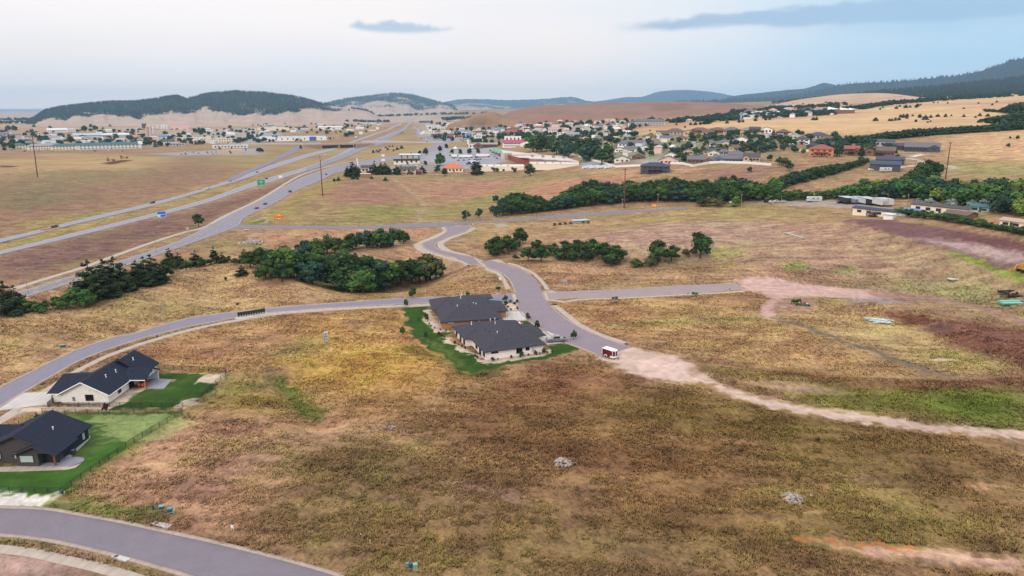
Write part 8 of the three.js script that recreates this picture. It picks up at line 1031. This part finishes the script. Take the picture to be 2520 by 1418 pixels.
{ const rr = RNG(14); for (let i = 0; i < 11; i++) { const p = G(1440 + i * 6,415.5 - (i % 3) * 1.4), o = thing('stored_boat', 'white covered boat in the row behind the cream warehouse', 'boat', p, 0.4 + rr() * 0.3, 'covered boats behind the warehouse'); part('hull', faces([[[-3,0.6,1.1],[2,0.6,1.1],[3.4,0.9,0],[2,0.6,-1.1],[-3,0.6,-1.1]].reverse(), [[-3,0.6,1.1],[2,0.6,1.1],[2,1.7,1.2],[-3,1.7,1.2]],[[2,0.6,1.1],[3.4,0.9,0],[3.7,1.9,0],[2,1.7,1.2]],[[2,0.6,-1.1],[-3,0.6,-1.1],[-3,1.7,-1.2],[2,1.7,-1.2]],[[3.4,0.9,0],[2,0.6,-1.1],[2,1.7,-1.2],[3.7,1.9,0]],[[-3,0.6,-1.1],[-3,0.6,1.1],[-3,1.7,1.2],[-3,1.7,-1.2]]]), WHITEM, o); part('cover', faces([[[-3,1.7,1.2],[2,1.7,1.2],[1,2.6,0],[-2.6,2.5,0]],[[2,1.7,1.2],[3.7,1.9,0],[1,2.6,0]],[[2,1.7,-1.2],[-3,1.7,-1.2],[-2.6,2.5,0],[1,2.6,0]],[[3.7,1.9,0],[2,1.7,-1.2],[1,2.6,0]],[[-3,1.7,-1.2],[-3,1.7,1.2],[-2.6,2.5,0]]]), M(222,224,230), o); part('trailer_wheel', new THREE.CylinderGeometry(0.35,0.35,2.2,8).rotateX(Math.PI / 2).translate(-0.5,0.35,0), TYRE, o); } }
[[1889,498,[30,32,36], 'black pickup parked left under the poplar'],[1900,499,[236,234,232], 'white car parked under the poplar'],[1912,498,[228,226,224], 'second white car parked under the poplar'],[1930,499,[200,214,206], 'pale green car parked right of the poplar'],[2069,500,[36,40,46], 'dark car at the left end of the trailer yard'],[2143,420,[238,238,238], 'white car at the left corner of the dark barn'],[2209,417,[240,240,240], 'white car at the right corner of the dark barn']].forEach(([x, y, c, l]) => car('suv', c, G(x, y), 0.2, l, null, true));
// ---------------------------------------------------------------- machines and stored pipes on the right
{ const o = thing('farm_tractor', 'green tractor with yellow wheels pulling a mower', 'tractor', G(1962,748), rad(-16)), GR = M(28,84,48,0.45), YE = M(232,190,50,0.5); part('engine_hood', [extr([[0.1,0.9],[0.1,1.6],[1.9,1.45],[2.0,0.8]],0.8,0.06)], GR, o); part('chassis', box(3,0.4,0.7,0.4,0.55,0), BLACK, o); part('seat', [box(0.5,0.14,0.5,-0.5,1.15,0), box(0.12,0.5,0.5,-0.75,1.2,0)], BLACK, o); part('fender', [box(1.2,0.1,0.4,-0.6,1.55,0.8), box(1.2,0.1,0.4,-0.6,1.55,-0.8)], GR, o); part('roll_bar', [bar([-0.9,1,0.5],[-0.9,2.6,0.5],0.05), bar([-0.9,1,-0.5],[-0.9,2.6,-0.5],0.05), bar([-0.9,2.6,0.5],[-0.9,2.6,-0.5],0.05)], BLACK, o); part('exhaust', cyl(0.05,0.05,0.9,1.3,1.5,0.2), BLACK, o);
 for (const z of [-0.85,0.85]) { const t = part('rear_wheel', new THREE.CylinderGeometry(0.78,0.78,0.4,18).rotateX(Math.PI / 2).translate(-0.6,0.78, z), TYRE, o); part('rim', new THREE.CylinderGeometry(0.42,0.42,0.44,14).rotateX(Math.PI / 2).translate(-0.6,0.78, z), YE, t); const f = part('front_wheel', new THREE.CylinderGeometry(0.42,0.42,0.28,14).rotateX(Math.PI / 2).translate(1.6,0.42, z * 0.85), TYRE, o); part('rim', new THREE.CylinderGeometry(0.24,0.24,0.31,12).rotateX(Math.PI / 2).translate(1.6,0.42, z * 0.85), YE, f); } o.rotation.y = rad(160);
 const m = thing('mower_deck', 'green mower deck with red and white parts behind the tractor', 'mower', G(1975,751.5), rad(-12)); part('deck', [box(4.4,0.35,1.5,0,0.25,0), box(1.2,0.5,1.2,-1.4,0.3,0)], M(40,120,72,0.5), m); part('gearbox', box(0.8,0.5,0.6,0.6,0.6,0), M(200,60,56), m); part('shield', box(0.7,0.2,0.8,1.5,0.6,0), M(214,226,220), m); part('wheel', [-2,2].map((x) => new THREE.CylinderGeometry(0.3,0.3,0.2,10).rotateX(Math.PI / 2).translate(x, 0.3,0.8)), TYRE, m); }
{ const o = thing('pipe_stack', 'untidy stack of pale blue plastic pipes beside the spoil heap', 'pipe stack', G(2165,793), 0), rr = RNG(8), m = [M(206,230,230,0.4), M(186,214,214,0.4), M(222,240,240,0.4)]; for (let i = 0; i < 16; i++) { const a = -0.62 + (rr() - 0.5) * 0.3 + (i % 6 === 5 ? 0.9 : 0), x = (rr() - 0.5) * 2.6, z = (rr() - 0.5) * 2.4, y = 0.15 + Math.floor(i / 6) * 0.28, l = 2 + rr() * 1.4; part('pipe', bar([x - Math.cos(a) * l, y, z + Math.sin(a) * l],[x + Math.cos(a) * l, y + 0.1, z - Math.sin(a) * l],0.16,8), m[i % 3], o); } }
{ const o = thing('pipe_bundle', 'turquoise pipe bundle lying at the right edge', 'pipe stack', G(2496,747), 0.12), m = [M(120,214,190,0.4), M(150,230,214,0.4)]; for (let i = 0; i < 12; i++) part('pipe', bar([-5.5,0.2 + Math.floor(i / 5) * 0.36, (i % 5) * 0.5 - 1.2],[6,0.2 + Math.floor(i / 5) * 0.36, (i % 5) * 0.5 - 0.2],0.2,8), m[i % 2], o); part('tarpaulin', box(4,0.1,3,4.4,1.1,0.6), M(70,140,214), o); }
{ const o = thing('black_pipe', 'long black drainage pipe lying above the turquoise bundle', 'pipe', G(2482,720,0.45), 0.05); part('pipe', bar([-4,0,0],[5,0,-0.6],0.5,12), BLACK, o); part('coupling', bar([0.4,0,-0.29],[0.9,0,-0.33],0.58,12), BLACK, o); }
{ const o = thing('equipment_trailer', 'dark rusty flat trailer with gear beside the black pipe', 'trailer', G(2490,731), -0.3); part('deck', box(7,0.3,2.2,0,0.7,0), M(70,46,44), o); part('load', [box(1.4,0.8,1.4,-1.8,1,0), box(1,0.6,1,0.4,1,0.3), box(0.8,1,0.6,1.6,1,-0.4)], M(58,50,54), o); part('wheel', [-0.6,0.5].map((x) => new THREE.CylinderGeometry(0.4,0.4,2.4,10).rotateX(Math.PI / 2).translate(x, 0.4,0)), TYRE, o); part('drawbar', bar([-3.4,0.7,0],[-5.4,0.5,0],0.08), BLACK, o); }
{ const o = thing('excavator', 'yellow tracked machine cut by the right edge on the brown pad', 'excavator', G(2517,668), 0.25), YE = M(238,180,40,0.5); for (const z of [-1.1,1.1]) part('track', extr([[-1.9,0.3],[-1.6,0],[1.6,0],[1.9,0.3],[1.9,0.6],[1.6,0.85],[-1.6,0.85],[-1.9,0.6]],0.6,0.05).translate(0,0, z), BLACK, o); part('body', [box(3,1,2.3,0.3,0.95,0), box(1.2,0.5,2.2,1.4,1.9,0)], YE, o); part('cab', box(1.3,1.5,1.1,-0.7,1.95,0.5), YE, o); part('window', box(1.0,0.9,1.14,-0.8,2.3,0.5), GLASS, o); part('boom', [bar([-1,1.9,-0.4],[-2.8,2.8,-0.4],0.22,6), bar([-2.8,2.8,-0.4],[-4.0,1.2,-0.4],0.17,6)], YE, o); part('bucket', box(0.8,0.8,1.2,-4.1,0.5,-0.4), M(200,150,40), o); }
for (const [x, y, r, l] of [[272,396,0, 'left of the two tan scrapers on the far left hill'],[305,390,0.3, 'right of the two tan scrapers on the far left hill']]) { const o = thing('earth_scraper', l, 'scraper', G(x, y), r), YE = M(206,158,104,0.6); part('bowl', [box(6,2.2,3.2,1.5,0.9,0), box(2.2,1.2,2.6,-3.6,1.2,0)], YE, o); part('cab', box(1.6,1.8,1.6,-3.4,2.4,0), M(120,92,70), o); part('engine', box(2,1.2,2.2,5.2,1.3,0), YE, o); for (const q of [-3.4,4]) for (const z of [-1.5,1.5]) wheel(o, q, 1, z, 1,0.7); part('gooseneck', bar([-2.4,2.4,0],[-0.6,2.8,0],0.3), YE, o); }
for (const [px, w, d, l, t] of [[[2350,687],5.5,2.6, 'white concrete slab lying in the weeds at the right', 0.3],[[1928,757],2.2,0.5, 'short white plank lying below the tractor', 0],[[1440,787],2.6,0.3, 'white plank lying in the field right of the street', -0.9],[[608,566],3,1.2, 'pale concrete block beside the county road', 0.1]]) { const o = thing('concrete_slab', l, 'slab', G(px[0], px[1],-0.05), t); part('slab', new THREE.BoxGeometry(w, 0.3, d, 1,1,1).translate(0,0.15,0), M(226,216,206), o); part('edge', box(w * 0.98,0.06, d * 0.2,0,0.3, d * 0.32), M(206,196,186), o); }
for (const [px, l] of [[[2325,888], 'low mound of pale sand among the weeds']]) { const p = G(...px), g = new THREE.SphereGeometry(1,20,8,0,6.29,0,1.57), P = g.attributes.position; for (let i = 0; i < P.count; i++) P.setXYZ(i, P.getX(i) * 4.6, P.getY(i) * 0.5 * (0.8 + 0.4 * vn(P.getX(i) * 2, P.getZ(i) * 2)), P.getZ(i) * 1.2); g.computeVertexNormals(); top('sand_mound', g, M(212,184,156,0.95), l, 'sand pile').position.copy(p); }
// ---------------------------------------------------------------- more of the distant town, too small to tell one from the next
function infill(q, n, label, group, seed, name, cat) { const rr = RNG(seed), wl = ['white', 'pale', 'cream', 'tan', 'grey', 'pink', 'metal'], rl = ['white', 'pale', 'grey', 'brown', 'lgrey', 'metal']; let k = 0; for (let i = 0; i < n * 12 && k < n; i++) { const u = rr(), v = rr(), x = lerp(lerp(q[0][0], q[1][0], u), lerp(q[3][0], q[2][0], u), v), y = lerp(lerp(q[0][1], q[1][1], u), lerp(q[3][1], q[2][1], u), v), p = G(x, y), w = 6 + rr() * 12; if (PLACED.some(([a, b, r]) => Math.hypot(a - p.x, b - p.z) < r + 7) || [...SHORT.keys()].some((o) => Math.hypot(o.position.x - p.x, o.position.z - p.z) < 24)) continue; const o = bld(x, y, w, 9 + rr() * 8,3.5 + rr() * 3.5, wl[Math.floor(rr() * 7)], rl[Math.floor(rr() * 6)],['flat', 'gable', 'hip', 'gable'][Math.floor(rr() * 4)], label, null, { blank: 1, name, cat, turn: rr() - 0.5 }); o.userData.group = group; PLACED.push([p.x, p.z, 12]); k++; } }
infill([[-20,328],[640,322],[640,352],[-20,362]],62, 'small pale building too far to tell apart in the valley town', 'small buildings of the valley town', 71, 'small_building', 'building'); infill([[640,305],[940,304],[920,326],[640,330]],16, 'small pale building beyond the superstore', 'small buildings beyond the superstore', 72, 'small_building', 'building'); infill([[1060,300],[1240,312],[1330,340],[1050,330]],34, 'small pale shop or house in the middle of the town', 'small buildings of the middle town', 73, 'small_building', 'building'); infill([[1260,300],[1560,300],[1560,335],[1280,342]],34, 'small pale building below the bare butte', 'small buildings below the butte', 74, 'small_building', 'building'); infill([[1790,287],[2050,272],[2056,284],[1800,297]],40, 'small pale house in the far upper suburb', 'small houses of the far upper suburb', 75, 'far_house', 'house'); infill([[1440,342],[1730,335],[1700,385],[1500,392]],16, 'small grey roofed house between the garden trees', 'small houses between the garden trees', 76, 'far_house', 'house'); infill([[-20,294],[520,290],[560,296],[-20,303]],14, 'tiny pale farm building out on the plain', 'tiny farm buildings on the plain', 77, 'small_building', 'building');
{ const g = makeTree('round', 'bluegreen', 1,1).children[1].geometry, list = [], rr = RNG(92), fill = (q, n, h) => { for (let i = 0; i < n; i++) { const u = rr(), v = rr(), x = lerp(lerp(q[0][0], q[1][0], u), lerp(q[3][0], q[2][0], u), v), y = lerp(lerp(q[0][1], q[1][1], u), lerp(q[3][1], q[2][1], u), v), p = G(x, y); if (PLACED.some(([a, b, r]) => Math.hypot(a - p.x, b - p.z) < r + 1.5)) continue; list.push([p.x, p.y, p.z, h * (0.55 + 0.8 * rr())]); } };
 fill([[-20,326],[640,318],[660,352],[-20,365]],260,9); fill([[640,304],[940,303],[900,330],[640,334]],60,9); fill([[1050,298],[1240,310],[1330,345],[1060,350]],120,8); fill([[1260,298],[1570,300],[1560,338],[1280,345]],130,7.5); fill([[1790,286],[2056,270],[2056,284],[1800,298]],220,8); fill([[1440,336],[1900,330],[1980,372],[1500,392]],150,7); fill([[1300,345],[1440,336],[1470,385],[1390,375]],60,9); fill([[1980,345],[2140,352],[2210,382],[2010,372]],34,7);
 const im = new THREE.InstancedMesh(g, LEAFM, list.length), m = new THREE.Matrix4(), q = new THREE.Quaternion(), up = new THREE.Vector3(0,1,0); list.forEach(([x, y, z, h], i) => im.setMatrixAt(i, m.compose(new THREE.Vector3(x, y - h * 0.1, z), q.setFromAxisAngle(up, rr() * 6.28), new THREE.Vector3(h * 1.25, h, h * 1.25)))); im.name = 'town_greenery'; tag(im, 'trees filling in between the far roofs of the town', 'trees', null, 'stuff'); scene.add(im); }
// ---------------------------------------------------------------- garden and town trees named by the building they stand at
{ const anchors = [...SHORT.entries()].map(([o, s]) => ({ p: o.position, s })), seenL = new Map(), fwd = (p) => Math.hypot(p.x, p.z), az = (p) => Math.atan2(p.x, -p.z);
 const todo = scene.children.filter((o) => ['garden trees of the hillside suburb', 'trees of the valley town', 'trees of the central town'].includes(o.userData.group)).sort((a, b) => az(a.position) - az(b.position));
 for (const o of todo) { let best = null, bd = 1e9; for (const a of anchors) { const d = Math.hypot((az(a.p) - az(o.position)) * 900, (Math.log(fwd(a.p)) - Math.log(fwd(o.position))) * 300); if (d < bd) { bd = d; best = a; } } const da = (az(o.position) - az(best.p)) * 1680, dd = fwd(o.position) / fwd(best.p), w = Math.abs(da) > 22 ? (da < 0 ? 'left of' : 'right of') : dd > 1.01 ? (da < -6 ? 'behind and just left of' : da > 6 ? 'behind and just right of' : 'behind') : (da < -6 ? 'in front, left of centre, of' : da > 6 ? 'in front, right of centre, of' : 'in front of'), key = w + best.s, n = seenL.get(key) || 0; seenL.set(key, n + 1);
 o.userData.label = ['', 'second ', 'third ', 'fourth ', 'fifth ', 'sixth ', 'seventh ', 'eighth ', 'ninth ', 'tenth ', 'eleventh ', 'twelfth ', 'thirteenth ', 'fourteenth '][n] + 'dark tree ' + w + ' ' + best.s; } }
renderer.render(scene, camera);
